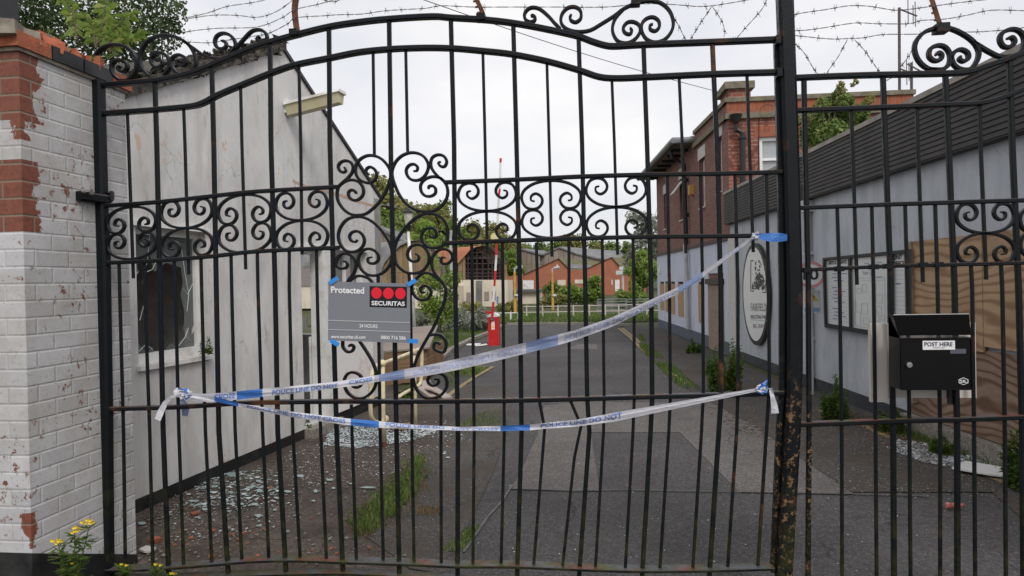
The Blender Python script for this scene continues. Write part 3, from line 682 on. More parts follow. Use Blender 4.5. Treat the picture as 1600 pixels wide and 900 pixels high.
# wall lamp
p0 = LF.pp(448, 167); t = thing('wall_lamp', 'cream fluorescent lamp on a bracket high on the gable wall', 'wall lamp', p0)
mb = MB(); a, z = LF.sz(448, 167); mb.fbox(LF, a-.05, a+.05, z-.07, z+.07, 0, .03); mb.build('bracket', WHITEP, t)
n = LF.n; d = LF.d; up = Vector((0, 0, 1)); A0 = p0+n*.03; A1 = LF.P(a, z+.09, .60)
def lampring(c, wd, hh, k=1): return [c-d*wd-up*hh*.0, c-d*wd*.7-up*hh*k, c+d*wd*.7-up*hh*k, c+d*wd-up*hh*.0]
mb = MB(); q0 = lampring(A0, .07, .10); q1 = lampring(A1, .07, .10); mb.hexa(q0, q1); mb.build('diffuser', LAMPW, t)
mb = MB(); mb.hexa([A0-d*.085-n*.02, A0+d*.085-n*.02, A0+d*.075+up*.028-n*.02, A0-d*.075+up*.028-n*.02], [A1-d*.085+n*.02, A1+d*.085+n*.02, A1+d*.075+up*.028+n*.02, A1-d*.075+up*.028+n*.02]); mb.build('cover', WHITEP, t)
mb = MB(); mb.sphere(A0.lerp(A1, .22)+up*.05, .035); mb.build('photocell', GRYPIPE, t)

# ------------------------------------------------------------------ right: low building with dark fascia
sB0 = RW.sz(1142, 450)[0]
t = thing('low_building', 'low pale blue rendered building with a dark ribbed fascia', 'building', RW.P(0, 0, -2))
sA = -4.6
zfb, zft = 2.67, 3.27
mb = MB(); mb.fbox(RW, sA, sB0-.02, 0, zfb+.3, -3.6, 0); mb.build('wall', BLUEW, t)
mb = MB(); mb.fbox(RW, sA, sB0-.03, 0, .17, 0, .006); mb.build('plinth', plain('dark_grey_plinth', (.035, .038, .045), .8, .2, 5, dirt=(.08, .08, .07)), t)
mb = MB(); nr = 12; hh = (zft-zfb)/nr; s9 = sB0-.0
for i in range(nr):
    z = zfb+i*hh
    for (a_, b_, o_) in ((0, .30, .10), (.30, .5, .125), (.5, .8, .125), (.8, 1.0, .10)):
        pass
    pr = [(z, .106), (z+hh*.22, .106), (z+hh*.34, .117), (z+hh*.9, .117), (z+hh*1.0, .106)]
    for (za, oa), (zb, ob) in zip(pr, pr[1:]):
        mb.poly([RW.P(sA, za, oa), RW.P(s9, za, oa), RW.P(s9, zb, ob), RW.P(sA, zb, ob)])
mb.poly([RW.P(s9, zfb, .085), RW.P(s9, zft, .085), RW.P(s9, zft, -.1), RW.P(s9, zfb, -.1)])
mb.poly([RW.P(sA, zfb, .085), RW.P(s9, zfb, .085), RW.P(s9, zfb, .0), RW.P(sA, zfb, .0)])
mb.build('fascia', CORR, t)
mb = MB(); mb.fbox(RW, sA, s9, zft+.002, zft+.055, -.25, .135); mb.build('roof_trim', TRIMB, t)
mb = MB(); mb.fbox(RW, sA, s9, zft-.04, zft, -3.6, -.25); mb.build('roof', SLATE, t)
mb = MB(); s_, z_ = RW.sz(1148, 470); mb.fbox(RW, RW.sz(1153, 470)[0], sB0-.02, 0, zfb-.28, .001, .05); mb.build('pilaster', plain('cream_grey_pilaster', (.5, .49, .46), .8, .08), t)
# downpipe with hopper
t = thing('downpipe', 'pale grey downpipe with hopper on the low building by the gate post', 'downpipe', RW.pp(1270, 600))
s_ = RW.sz(1270, 450)[0]; mb = MB(); mb.tube([RW.P(s_, .05, .06), RW.P(s_, 2.62, .06)], .045, 12); mb.build('pipe', GRYPIPE, t, smooth=True)
mb = MB(); mb.fbox(RW, s_-.08, s_+.08, 2.50, 2.66, .0, .13); mb.build('hopper', GRYPIPE, t)
mb = MB(); mb.fbox(RW, s_-.12, s_+.10, 2.66, 2.86, .09, .124); mb.build('outlet_hole', DARK, t)
for zz in (.7, 1.9): mb = MB(); mb.fbox(RW, s_-.06, s_+.06, zz, zz+.04, 0, .112); mb.build('clip', GRYPIPE, t)

# ------------------------------------------------------------------ brick office building
oB = RW.P(sB0, 0, 0)
t = thing('brick_office', 'two storey red brick office with parapet, chimney and pale blue ground floor', 'building', oB)
FB = Frame(tuple(oB)[:2], (oB.x+5, oB.y+.15), (0, 0))
zpar = FB.sz(1400, 144)[1]; sE = FB.sz(1427, 200)[0]; sP1 = RW.sz(1087, 300)[0]; sEnd = RW.len
zband = 2.36
# front face openings
fw1 = (FB.sz(1187, 250)[0], FB.sz(1249, 250)[0], 3.15, FB.sz(1215, 213)[1])
fw2 = (FB.sz(1322, 230)[0], FB.sz(1371, 230)[0], 3.15, FB.sz(1345, 211)[1])
mb = MB(); wall(mb, FB, [(0, zpar), (sE, zpar)], [fw1, fw2], -.25, 0); mb.build('front_wall', ORB, t)
# side wall upper with narrow windows
def so_(x0, x1, y0, y1, yx): 
    a = RW.sz(x0, 300)[0]; b = RW.sz(x1, 300)[0]; return (min(a, b), max(a, b), RW.sz((x0+x1)/2, y1)[1], RW.sz((x0+x1)/2, y0)[1])
sw = [so_(1120.5, 1129, 214, 300, 0), so_(1093, 1102, 247, 324, 0), so_(1062, 1067.5, 279, 344, 0), so_(1037, 1041, 303, 358, 0)]
ze = RW.sz(1087, 218)[1]
mb = MB(); wall(mb, RW, [(sB0, zpar), (sP1, zpar), (sP1+.001, ze+.05), (sEnd, ze+.05)], sw, -.25, 0); mb.build('side_wall', PUR, t)
for i, o in enumerate(sw):
    f = casement(t, RW, o, .10, (WHITEP, SILL), sill=True, fw=.05)
    mb = MB(); mb.fbox(RW, o[0]+.05, o[1]-.05, o[2]+.05, o[3]-.05, -.14, -.135); mb.build('pane', SKYREF, f)
    mb = MB(); mb.fbox(RW, o[0]-.08, o[1]+.08, o[3]+.002, o[3]+.28, -.05, .012); mb.build('lintel', SILL, f)
mb = MB(); o = sw[2]; c = RW.P(o[0], o[3]-.3, .0); mb.hexa([RW.P(o[0], o[3]-.06, .0), RW.P(o[1], o[3]-.06, 0), RW.P(o[1], o[3]-.42, .28), RW.P(o[0], o[3]-.42, .28)], [RW.P(o[0], o[3]-.06, -.03), RW.P(o[1], o[3]-.06, -.03), RW.P(o[1], o[3]-.42, .25), RW.P(o[0], o[3]-.42, .25)]); mb.build('open_sash', WHITEP, t)
for o, ext in ((fw1, 1), (fw2, 0)):
    f = casement(t, FB, o, .06, (WHITE, SILL), sill=False, fw=.07)
    mb = MB(); zt = o[3]-.42; mb.fbox(FB, o[0]+.07, o[1]-.07, zt-.05, zt, -.11, -.058); mb.build('transom', WHITE, f)
    mb = MB(); mb.fbox(FB, o[0]+.07, o[1]-.07, o[2]+.07, o[3]-.07, -.10, -.095); mb.build('pane', SKYREF, f)
    mb = MB(); mb.fbox(FB, o[0]+.02, o[1]-.02, o[2]+.05, o[3]-.05, -.15, -.13); mb.build('blind', BLINDW, f)
    mb = MB(); mb.fbox(FB, o[0]-.1, o[1]+.1, o[3]+.002, o[3]+.22, -.05, .006); mb.build('brick_arch', SLDB, f)
# ground floor pale render on the side wall, boarded openings
lw = []
for x0, x1, y0, y1 in ((1033, 1039, 440, 482), (1041, 1044.5, 439.5, 484.5), (1050, 1056, 440, 488), (1061, 1069.5, 440, 492), (1072, 1076.5, 439, 495), (1093, 1101, 440, 502)):
    a = RW.sz(x0, y0)[0]; b = RW.sz(x1, y0)[0]; lw.append((b, a, RW.sz((x0+x1)/2, y1)[1], RW.sz((x0+x1)/2, y0)[1]))
dw = (RW.sz(1133, 450)[0], RW.sz(1109, 450)[0], .02, RW.sz(1120, 427)[1])
mb = MB(); ops = lw+[dw]; wall(mb, RW, [(sB0, zband), (sEnd, zband)], ops, .0, .03); mb.build('ground_floor_render', BLUEF, t)
for o in sorted(lw): mb = MB(); mb.fbox(RW, o[0]+.001, o[1]-.001, o[3]-.06, o[3]-.001, .0005, .004); mb.build('painted_gap_shade', DARK, t)  # dark strip painted in for the shadow above each window board
for o in lw: mb = MB(); mb.fbox(RW, o[0]+.01, o[1]-.01, o[2]-.04, o[3]-.07, .002, .042); tag(mb.build('window_board', OSB, t))
mb = MB(); mb.fbox(RW, dw[0]+.02, dw[1]-.02, .03, dw[3]-.25, .002, .05); mb.build('door_board', OSBD, t)
mb = MB(); mb.fbox(RW, dw[0]-.05, dw[1]+.05, dw[3]-.24, dw[3]-.12, .001, .10); mb.build('door_hood', BLKPIPE, t)
mb = MB(); mb.fbox(RW, sB0, sEnd, zband, zband+.09, .0, .07); mb.build('string_course', plain('dark_string_course', (.10, .06, .055), .8, .2), t)
mb = MB(); mb.fbox(RW, sB0, dw[0], 0, .28, .03, .036); mb.fbox(RW, dw[1], sEnd, 0, .28, .03, .036); mb.build('plinth', plain('blue_grey_plinth', (.085, .10, .13), .8, .15), t)
# parapet bands
mb = MB(); mb.fbox(FB, -.06, sE+.04, zpar-.06, zpar+.03, -.3, .05); mb.fbox(FB, -.06, sE+.04, zpar-.40, zpar-.29, -.2, .07)
mb.fbox(RW, sB0+.001, sP1, zpar-.06, zpar+.03, -.3, .05); mb.fbox(RW, sB0+.001, sP1, zpar-.40, zpar-.29, -.2, .07); mb.build('parapet_coping', STONE, t)
mb = MB(); mb.fbox(FB, -.02, sE+.01, zpar-.29, zpar-.062, -.05, .012); mb.build('soldier_course', SLDB, t)
# chimney
c0 = FB.sz(1131, 140)[0]; c1 = FB.sz(1176, 140)[0]; zc1 = FB.sz(1155, 128)[1]
mb = MB(); mb.fbox(FB, .02, c1-.04, zpar+.03, zc1-.14, -.75, .0); ch = mb.build('chimney', ORB, t)
mb = MB(); mb.fbox(FB, -.06, c1+.03, zc1-.14, zc1, -.82, .07); mb.build('chimney_cap', STONE, ch)
# rest of body and roof
mb = MB(); mb.fbox(RW, sB0+.3, sEnd, 0, ze, -6.2, -.26); mb.build('rear_block', PUR, t)
mb = MB(); r0 = [RW.P(sP1, ze, .5), RW.P(sEnd+.5, ze, .5), RW.P(sEnd+.5, ze, -6.5), RW.P(sP1, ze, -6.5)]; r1 = [RW.P(sP1+1.4, ze+1.0, -2.5), RW.P(sEnd-2.2, ze+1.0, -2.5)]
q = r0+r1
mb.add(q, [(0, 1, 5, 4), (1, 2, 5), (2, 3, 4, 5), (3, 0, 4)]); mb.build('roof', SLATE, t)
mb = MB(); mb.fbox(RW, sP1, sEnd+.45, ze-.05, ze-.002, 0, .45); mb.build('soffit', plain('dirty_soffit', (.16, .14, .11), .9, .3, 5), t)
mb = MB(); g_ = [RW.P(sP1, ze+.02, .0), RW.P(sP1, ze+.02, .52), RW.P(sEnd+.5, ze+.02, .52)]
mb.tube(g_, .075, 10); mb.build('gutter', GUT, t)
for s_ in [sP1+.8*i for i in range(1, 8)]:
    mb = MB(); mb.fbox(RW, s_, s_+.05, ze-.12, ze-.052, .0, .40); mb.build('eaves_bracket', BLKPIPE, t)
# downpipes
mb = MB(); s_ = RW.sz(1076.5, 330)[0]
mb.tube([RW.P(s_, ze-.08, .45), RW.P(s_, ze-.25, .4), RW.P(s_, ze-.45, .1), RW.P(s_, zband+.12, .08)], .05, 8)
for zz in (3.2, 4.1): mb.tube([RW.P(s_, zz, .08), RW.P(s_, zz+.1, .08)], .07, 8)
mb.build('black_downpipe', BLKPIPE, t)
s_ = RW.sz(1080, 450)[0]; mb = MB(); mb.tube([RW.P(s_+.15, zband+.12, .1), RW.P(s_, zband-.15, .12), RW.P(s_, .3, .1)], .055, 8); mb.build('white_downpipe', GRYPIPE, t)
# front hopper and swan neck
hx = lambda x, y, o=.1: FB.pp(x, y, o)
mb = MB(); c = hx(1150, 183); mb.tube([c+Vector((0, 0, .05)), c-Vector((0, 0, .12))], .13, 8, .055); mb.tube([hx(1150, 195), hx(1151, 203), hx(1160, 208), hx(1160.5, 232), hx(1161, 318, .1)], .055, 8)
mb.tube([hx(1160, 213), hx(1160, 217)], .08, 8); mb.build('hopper_downpipe', BLKPIPE, t)
mb = MB(); mb.fbox(FB, FB.sz(1144, 170)[0], FB.sz(1157, 170)[0], FB.sz(1150, 182)[1], FB.sz(1150, 168)[1], .002, .008); mb.build('wall_opening', DARK, t)
mb = MB(); mb.tube(crom([hx(1186, 270, .01), hx(1186, 200, .01), hx(1188, 172, .01), hx(1197, 164, .01), hx(1206, 165, .01)]), .008, 5); mb.build('loose_cable', BLKPIPE, t)
mb = MB(); c = RW.pp(1080, 297, .05); mb.box(c-Vector((.06, .1, .12)), c+Vector((.06, .1, .12))); mb.build('alarm_box', plain('orange_box', (.5, .25, .04), .5), t)
mb = MB(); a_ = RW.sz(1030.8, 421)[0]; mb.fbox(RW, a_-.35, a_-.02, RW.sz(1032, 427)[1], RW.sz(1032, 418)[1], .031, .06); mb.build('vent_plate', WHITEP, t)

# aerials on the office roof
def aerial(px, ytop, ybot, arms, label, Y=16.2):
    b = onY(px, ybot, Y); tp = onY(px, ytop, Y); tt = thing('tv_aerial', label, 'aerial', b, 'aerials on the office roof')
    mb = MB(); mb.tube([b-Vector((0, 0, .6)), tp], .03, 6); mb.build('mast', WIRE, tt)
    for (x0, y0, x1, y1, els) in arms:
        mb = MB(); p = onY(x0, y0, Y); q = onY(x1, y1, Y-.2); mb.tube([p, q], .018, 5)
        for e in els: c = p.lerp(q, e[0]); mb.tube([c+Vector((0, 0, e[1])), c-Vector((0, 0, e[2]))], .010, 4)
        mb.build('antenna_array', WIRE, tt)
aerial(1405, 12, 146, [(1405, 14, 1433, 25, ((.5, .55, .25), (.78, .2, .22), (.9, .3, .25))), (1405, 107, 1418, 112, ((.9, .25, .3),))], 'tall tv aerial with two arms on the brick office roof')
aerial(1424, 98, 146, [(1418, 100, 1440, 112, ((.1, .05, .35), (.35, .12, .12)))], 'short tv aerial on the brick office roof, right of the tall one')

# ------------------------------------------------------------------ things on the right wall
# oval sign
t = thing('oval_sign', 'tall oval white estate sign with black rim on the blue wall', 'sign', RW.pp(1188, 545))
s0 = RW.sz(1207, 460)[0]; s1 = RW.sz(1166, 460)[0]; cs = (s0+s1)/2; zz0 = RW.sz(1190, 540)[1]; zz1 = RW.sz(1183, 380)[1]; cz = (zz0+zz1)/2
ea, eb = abs(s1-s0)/2, (zz1-zz0)/2
def ell(k, off, n=40): return [RW.P(cs+math.cos(2*math.pi*i/n)*ea*k, cz+math.sin(2*math.pi*i/n)*(eb-ea*(1-k)), off) for i in range(n)]
mb = MB(); mb.prism(ell(1, .02), RW.n*.05); mb.build('rim', plain('sign_rim', (.025, .027, .03), .4), t)
mb = MB(); mb.prism(ell(.90, .07), RW.n*.004); mb.build('face', plain('sign_face', (.70, .70, .69), .45, .04), t)
sfn = lambda x0, x1, y0, y1: (lambda u, v: RW.pp(x0+(x1-x0)*u, y1+(y0-y1)*v, .077))
mb = MB()
for body, x0, x1, y0, y1, bd in (('FAIRFIELD', 1173, 1197, 474, 486, 0.0), ('INDUSTRIAL-PARK', 1173, 1198, 492, 498, .012), ('BILL QUAY', 1177, 1194, 506, 513, 0)):
    put_text(mb, body, sfn(x0, x1, y0, y1), bd)
mb.build('lettering', plain('sign_grey_letters', (.12, .12, .12), .5), t, fixn=False)
mb = MB(); mb.poly([RW.pp(1173, 499, .0765), RW.pp(1198, 500.5, .0765), RW.pp(1198, 501.5, .0765), RW.pp(1173, 500, .0765)]); mb.build('rule', plain('teal_rule', (.25, .42, .42), .5), t, fixn=False)
mb = MB(); random.seed(9)
for x0, x1, y0, y1 in ((1172.5, 1178, 406.5, 408), (1192, 1197, 405, 406.5), (1172.5, 1173.5, 407, 455), (1196, 1197, 406, 457), (1173, 1178, 454, 455.5), (1191, 1197, 456, 457.5)):
    mb.poly([RW.pp(x0, y0, .077), RW.pp(x1, y0, .077), RW.pp(x1, y1, .077), RW.pp(x0, y1, .077)])
for i in range(170):
    x = random.gauss(1186, 4.5); lo = 452; hi = 425+abs(x-1186)*1.4 if random.random() < .8 else 408
    y = random.uniform(hi, lo); r = random.uniform(.5, 1.4)
    if not 1174 < x < 1196: continue
    mb.poly([RW.pp(x+r*math.cos(k*1.3+i)*random.uniform(.5, 1.1), y+2*r*math.sin(k*1.3+i), .0765+i*2e-5) for k in range(5)])
mb.build('etching', plain('etching_ink', (.06, .06, .055), .6), t, fixn=False)

# speed sign
t = thing('speed_sign', 'faded round speed limit sign reading ten, behind the fence', 'road sign', RW.pp(1267, 460))
c = RW.pp(1267, 429, .2); u = RW.d*-1; v = Vector((0, 0, 1)); u = Vector((.96, -.28, 0)); nn = Vector((-.28, -.96, 0)); rr = abs(RW.pp(1267, 408, .2).z-c.z)
mb = MB()
for i in range(28):
    a, b = 2*math.pi*i/28, 2*math.pi*(i+1)/28
    P_ = lambda an, r_: c+u*math.cos(an)*r_+v*math.sin(an)*r_
    mb.poly([P_(a, rr), P_(b, rr), P_(b, rr*.78), P_(a, rr*.78)])
mb.build('ring', RINGR, t, fixn=False)
mb = MB(); mb.disc(c-nn*.004, u, v, rr*.985); mb.build('plate', NBW, t, fixn=False)
mb = MB(); ro = rr*.5; put_text(mb, '10', lambda a, b: c+nn*.003+u*((a-.5)*rr*1.05)+v*((b-.5)*rr*.8), .02); mb.build('numerals', NBK, t, fixn=False)
mb = MB(); mb.tube([c-nn*.03-v*rr, Vector((c.x, c.y+.03, 0))], .025, 8); mb.build('post', GRYPIPE, t)
# warning plate
t = thing('warning_plate', 'small white plate with yellow warning triangle below the speed sign', 'warning sign', RW.pp(1269, 492))
q = [RW.pp(1255.5, 454, .25), RW.pp(1282, 454, .25), RW.pp(1282, 489.5, .25), RW.pp(1255.5, 489, .25)]
Yw = q[0].y; fn = lambda x, y, e=0: onY(x, y, Yw-e)
mb = MB(); mb.prism([fn(1255.5, 454), fn(1282, 454), fn(1282, 489.5), fn(1255.5, 489)], (0, .01, 0)); mb.build('plate', WHITE, t)
mb = MB(); mb.poly([fn(1267.5, 454.5, .003), fn(1278.5, 470, .003), fn(1256.5, 470, .003)]); mb.build('triangle', YELS, t, fixn=False)
mb = MB(); mb.poly([fn(1264, 464, .005), fn(1270, 461, .005), fn(1273, 464, .005), fn(1270, 465, .005), fn(1270, 467.5, .005), fn(1265, 467.5, .005)]); mb.build('symbol', NBK, t, fixn=False)
mb = MB(); mb.poly([fn(1257, 481, .003), fn(1280.5, 481, .003), fn(1280.5, 487, .003), fn(1257, 487, .003)]); mb.build('blue_panel', BLUEP, t, fixn=False)

# noticeboard
t = thing('noticeboard', 'black framed noticeboard with tenants list and site map on the blue wall', 'noticeboard', RW.pp(1350, 520))
tl, tr_, bl, br = (1285, 403), (1424, 389), (1288, 511), (1424, 535)
def nbp(u, v, off=.06):
    xt = tl[0]+(tr_[0]-tl[0])*u; yt = tl[1]+(tr_[1]-tl[1])*u; xb = bl[0]+(br[0]-bl[0])*u; yb = bl[1]+(br[1]-bl[1])*u
    return RW.pp(xt+(xb-xt)*(1-v), yt+(yb-yt)*(1-v), off)
def nbbox(mb, u0, u1, v0, v1, o0, o1):
    mb.hexa([nbp(u0, v0, o1), nbp(u1, v0, o1), nbp(u1, v1, o1), nbp(u0, v1, o1)], [nbp(u0, v0, o0), nbp(u1, v0, o0), nbp(u1, v1, o0), nbp(u0, v1, o0)])
mb = MB(); nbbox(mb, 0, 1, 0, 1, .0, .045); mb.build('backing', NBK, t)
mb = MB()
for u0, u1 in ((0, .022), (.29, .31), (.73, .785), (.945, 1)): nbbox(mb, u0, u1, .0, 1, .046, .08)
for v0, v1 in ((0, .055), (.962, 1)):
    for a, b in ((.0221, .2899), (.3101, .7299), (.7851, .9449)): nbbox(mb, a, b, v0, v1, .046, .079)
mb.build('frame', NBK, t)
mb = MB(); nbbox(mb, .03, .285, .06, .955, .0455, .05); nbbox(mb, .315, .725, .06, .955, .0455, .05); nbbox(mb, .79, .94, .06, .955, .0455, .05); mb.build('notice_sheet', NBW, t)
tf = lambda u0, u1, v0, v1: (lambda a, b: nbp(u0+(u1-u0)*a, v0+(v1-v0)*b, .0525))
mb = MB(); put_text(mb, 'UNITS & TENANTS', tf(.06, .27, .892, .945), .03); put_text(mb, 'UNIT 5', tf(.80, .93, .895, .95), .03); put_text(mb, 'OFFICES', tf(.792, .936, .825, .88), .03)
mb.build('heading', NBK, t, fixn=False)
mb = MB(); put_text(mb, 'River Tyne', tf(.45, .58, .72, .79), 0)
def rect(mb, u0, u1, v0, v1, off=.0522): mb.poly([nbp(u0, v0, off), nbp(u1, v0, off), nbp(u1, v1, off), nbp(u0, v1, off)])
random.seed(21)
def outline(mb, u0, u1, v0, v1, w_=.0028, wv=.004, off=.0522):
    rect(mb, u0, u1, v0, v0+wv, off); rect(mb, u0, u1, v1-wv, v1, off); rect(mb, u0, u0+w_, v0+wv, v1-wv, off); rect(mb, u1-w_, u1, v0+wv, v1-wv, off)
for i in range(15):
    v_ = .12+i*.048; rect(mb, .05, .28, v_, v_+.003)
    rect(mb, .80, .935, v_-.02, v_-.017)
for b in ((.38, .43, .50, .57), (.44, .49, .52, .62), (.35, .42, .10, .27), (.45, .52, .12, .2), (.56, .6, .55, .64), (.60, .67, .40, .5), (.34, .37, .3, .4), (.43, .5, .25, .38), (.57, .63, .18, .26), (.65, .69, .2, .26), (.60, .66, .28, .36), (.36, .7, .08, .7)): outline(mb, *b)
rect(mb, .42, .70, .665, .668)
mb.build('map_lines', NBG, t, fixn=False)
mb = MB()
for i in range(15):
    v_ = .135+i*.048
    if i in (4, 10): continue
    rect(mb, .10+.01*(i % 3), .10+random.uniform(.05, .08), v_, v_+.012, .0524)
    if i % 3: rect(mb, .20, .20+random.uniform(.02, .07), v_, v_+.010, .0524)
for v_ in (.18, .26, .62): rect(mb, .82, .82+random.uniform(.04, .09), v_, v_+.014, .0524)
mb.build('printed_lines', NBB, t, fixn=False)
mb = MB(); outline(mb, .325, .395, .78, .90, .006, .008, .0526); rect(mb, .47, .52, .87, .885); rect(mb, .60, .67, .87, .885); rect(mb, .60, .67, .70, .715); mb.build('map_key', NBG, t, fixn=False)

# plywood boards
def wallboard(name, x0, x1, yt0, yb0, m, off, label, group):
    a = RW.sz(x0, yt0)[0]; zt = RW.sz(x0, yt0)[1]; zb = RW.sz(x0, yb0)[1]
    b = RW.sz(x1, yt0-.12*(x1-x0))[0]
    mb = MB(); mb.fbox(RW, min(a, b), max(a, b), zb, zt, off, off+.02); o = mb.build(name, m); return tag(o, label, 'board', group)
wallboard('plywood_board', 1425, 1543, 378, 531, PLY, .03, 'upper plywood sheet beside the noticeboard on the blue wall', 'plywood over the openings')
wallboard('plywood_board', 1544, 1700, 363.5, 541, PLY, .03, 'upper plywood sheet at the right edge of the photo', 'plywood over the openings')
a = RW.sz(1424, 600)[0]; b = RW.sz(1800, 600)[0]; zt = RW.sz(1500, 540)[1]
mb = MB(); mb.fbox(RW, b, a, .18, zt-.005, .012, .028); tag(mb.build('plywood_board', PLYD), 'wide dark weathered plywood sheet below the two lighter sheets', 'board', 'plywood over the openings')
mb = MB(); a = RW.sz(1425, 450)[0]; mb.fbox(RW, a-.13, a-.004, .3, RW.sz(1425, 378)[1]+.0, .0, .075); tag(mb.build('timber_batten', OSBD), 'upright stained timber batten between noticeboard and plywood', 'batten')
a = RW.sz(1424, 600)[0]; mb = MB(); mb.fbox(RW, b, a, .0, .17, .01, .12); tag(mb.build('base_kerb', KERB), kind='structure')

# ------------------------------------------------------------------ THE GATE
gate = thing('iron_gate', 'tall black wrought iron gate with scrollwork and a bent lower section', 'gate', gp(160, 1000))
def g_bar(name, pts, wpx, dp=None, m=None, par=None, off=0.0, sub=1, taper=0):
    wd = wpx*.00302; P = [gp(x, y, off) for x, y in pts]
    if sub > 1: P = crom(P, sub)
    mb = MB(); mb.sweep(P, wd, dp or wd, taper=taper); return mb.build(name, m or IRON, par or gate)
# hinge stile
g_bar('hinge_stile', [(152.5, 126), (155, 225), (158, 340), (161, 400), (165, 650), (168, 1010)], 21, .06)
g_bar('end_stile', [(1213, 58), (1218, 225), (1222, 450), (1222, 600), (1216, 700), (1208, 893)], 9, .035, IRONP, off=-.02)
top = [(153, 134), (200, 130), (250, 125), (300, 114), (350, 94), (400, 73), (462, 55), (515, 42), (560, 35), (607, 30), (675, 26), (705, 28), (755, 31), (800, 36), (850, 45), (900, 56), (925, 65), (945, 71), (962, 72.5), (1007, 70), (1112, 66), (1214, 62)]
g_bar('top_rail', top, 8.5, .04, sub=4)
g_bar('second_rail', [(156, 178), (200, 175), (250, 171), (300, 166), (320, 160), (345, 147), (400, 124), (425, 114), (460, 102), (515, 91), (560, 82), (610, 77), (665, 75), (710, 76), (755, 80), (800, 85), (855, 96), (905, 110), (935, 120), (962, 122.5), (1007, 121), (1115, 116), (1218, 113)], 8.5, .04, sub=4)
g_bar('upper_mid_rail', [(162, 322), (250, 315.5), (337, 306), (400, 299.5), (528, 292)], 6.5, .035, sub=3)
g_bar('upper_mid_rail', [(696, 285), (800, 281), (907, 276), (1012, 273), (1120, 271.5), (1222, 269)], 6.5, .035, sub=3)
g_bar('lower_mid_rail', [(163, 411), (250, 407), (337, 400), (400, 393), (530, 387)], 7, .035, sub=3)
g_bar('lower_mid_rail', [(697, 380), (800, 376), (912, 372.5), (1015, 370), (1120, 369), (1220, 368)], 7, .035, sub=3)
g_bar('lock_rail', [(166, 639), (275, 636), (340, 632), (400, 629), (525, 627), (620, 627), (760, 626), (815, 625), (900, 623), (1000, 620), (1100, 617.5), (1224, 614)], 7.5, .04, IRONR, sub=3)
g_bar('bottom_rail', [(160, 889), (250, 886), (330, 880), (400, 874), (470, 873), (525, 875), (650, 879), (720, 882), (800, 882), (900, 886), (1000, 889), (1100, 888), (1208, 885)], 4.5, .075, IRONR, sub=3)
g_bar('bottom_rail', [(160, 908), (300, 900), (400, 896), (525, 893), (620, 897), (720, 903), (900, 909), (1208, 908)], 4.5, .075, IRONR, sub=3)
heavy = [[(242, 129), (245, 225), (250, 450), (255, 675), (264, 905)], [(331, 107), (334, 225), (338, 450), (342, 675), (357, 900)],
 [(422, 66), (423.5, 225), (430, 450), (434, 675), (447, 896)], [(514, 44), (515.5, 225), (520, 390), (522, 538), (526, 675), (536, 895)],
 [(608, 31), (611, 255), (614, 400), (617, 536), (619.5, 675), (624, 897)], [(704.5, 29), (709.5, 225), (711.5, 450), (715.5, 675), (715, 900)],
 [(802, 37), (807, 225), (812.5, 450), (815, 675), (808, 900)], [(904, 58), (909.5, 225), (914.5, 450), (917.5, 622), (921, 675), (904.5, 905)],
 [(1005.5, 72), (1011, 225), (1017.5, 450), (1019, 622), (1016.5, 675), (1003, 905)], [(1113, 68), (1120, 225), (1126, 450), (1127, 615), (1123, 675), (1108, 905)]]
for b in heavy: g_bar('heavy_bar', b, 7.3, m=IRONR if b[0][0] > 1100 else IRON)
hang = [[(199, 178), (201, 225), (208.5, 435)], [(287, 168), (289, 225), (295, 429)], [(376, 135), (378, 225), (384, 421)], [(467, 102), (470, 225), (472, 398)],
 [(754.5, 82), (758, 225), (761.5, 396)], [(854.5, 97), (858, 225), (862.5, 401)], [(956, 124), (960, 225), (965, 398)], [(1061, 120), (1066, 225), (1071.5, 396)], [(1167, 116), (1170.5, 225), (1177, 394)],
 [(583, 82), (585, 243)], [(634, 77), (637, 237)]]
for b in hang: g_bar('hanging_bar', b, 4.8)
thin = [[(186, 413), (187, 450), (193, 675), (196, 889)], [(226, 411), (226, 450), (234, 675), (239, 887)], [(272, 409), (274, 450), (279.5, 675), (287, 884)], [(314, 405), (315, 450), (321, 675), (331, 879)],
 [(361, 400), (362, 450), (367.5, 675), (378, 876)], [(402, 394), (403, 450), (410.5, 675), (420, 873)], [(452, 392), (452, 450), (457.5, 675), (469, 872)], [(494.5, 391), (495.5, 450), (501, 675), (510, 873)],
 [(549, 632), (550, 675), (557, 875)], [(591, 432), (592, 536), (594, 675), (599, 877)], [(639, 428), (641, 450), (644, 625), (643.5, 675), (647, 878)], [(689, 632), (689, 675), (689.5, 880)],
 [(737, 381), (738, 450), (741, 675), (739, 882)], [(785, 380), (786, 450), (788, 675), (783, 882)], [(838, 379), (840, 450), (842, 622), (851, 670), (834, 883)],
 [(889, 377), (889, 450), (889.5, 622), (908, 665), (897.5, 715), (879, 885)], [(941, 375), (942, 450), (944, 622), (943, 675), (930.5, 887)], [(989, 374), (990.5, 450), (991, 622), (989, 675), (977, 889)],
 [(1042.5, 276), (1046, 450), (1047.5, 622), (1045, 675), (1031, 889)], [(1094, 275), (1098, 450), (1099, 615), (1096, 675), (1082.5, 888)], [(1148, 274), (1153, 450), (1153, 610), (1151, 675), (1137, 887)],
 [(1197, 272), (1201, 450), (1202, 600), (1197.5, 675), (1184, 886)]]
for b in thin: g_bar('thin_bar', b, 5.0, m=IRONR if b[0][0] > 1140 else IRON)
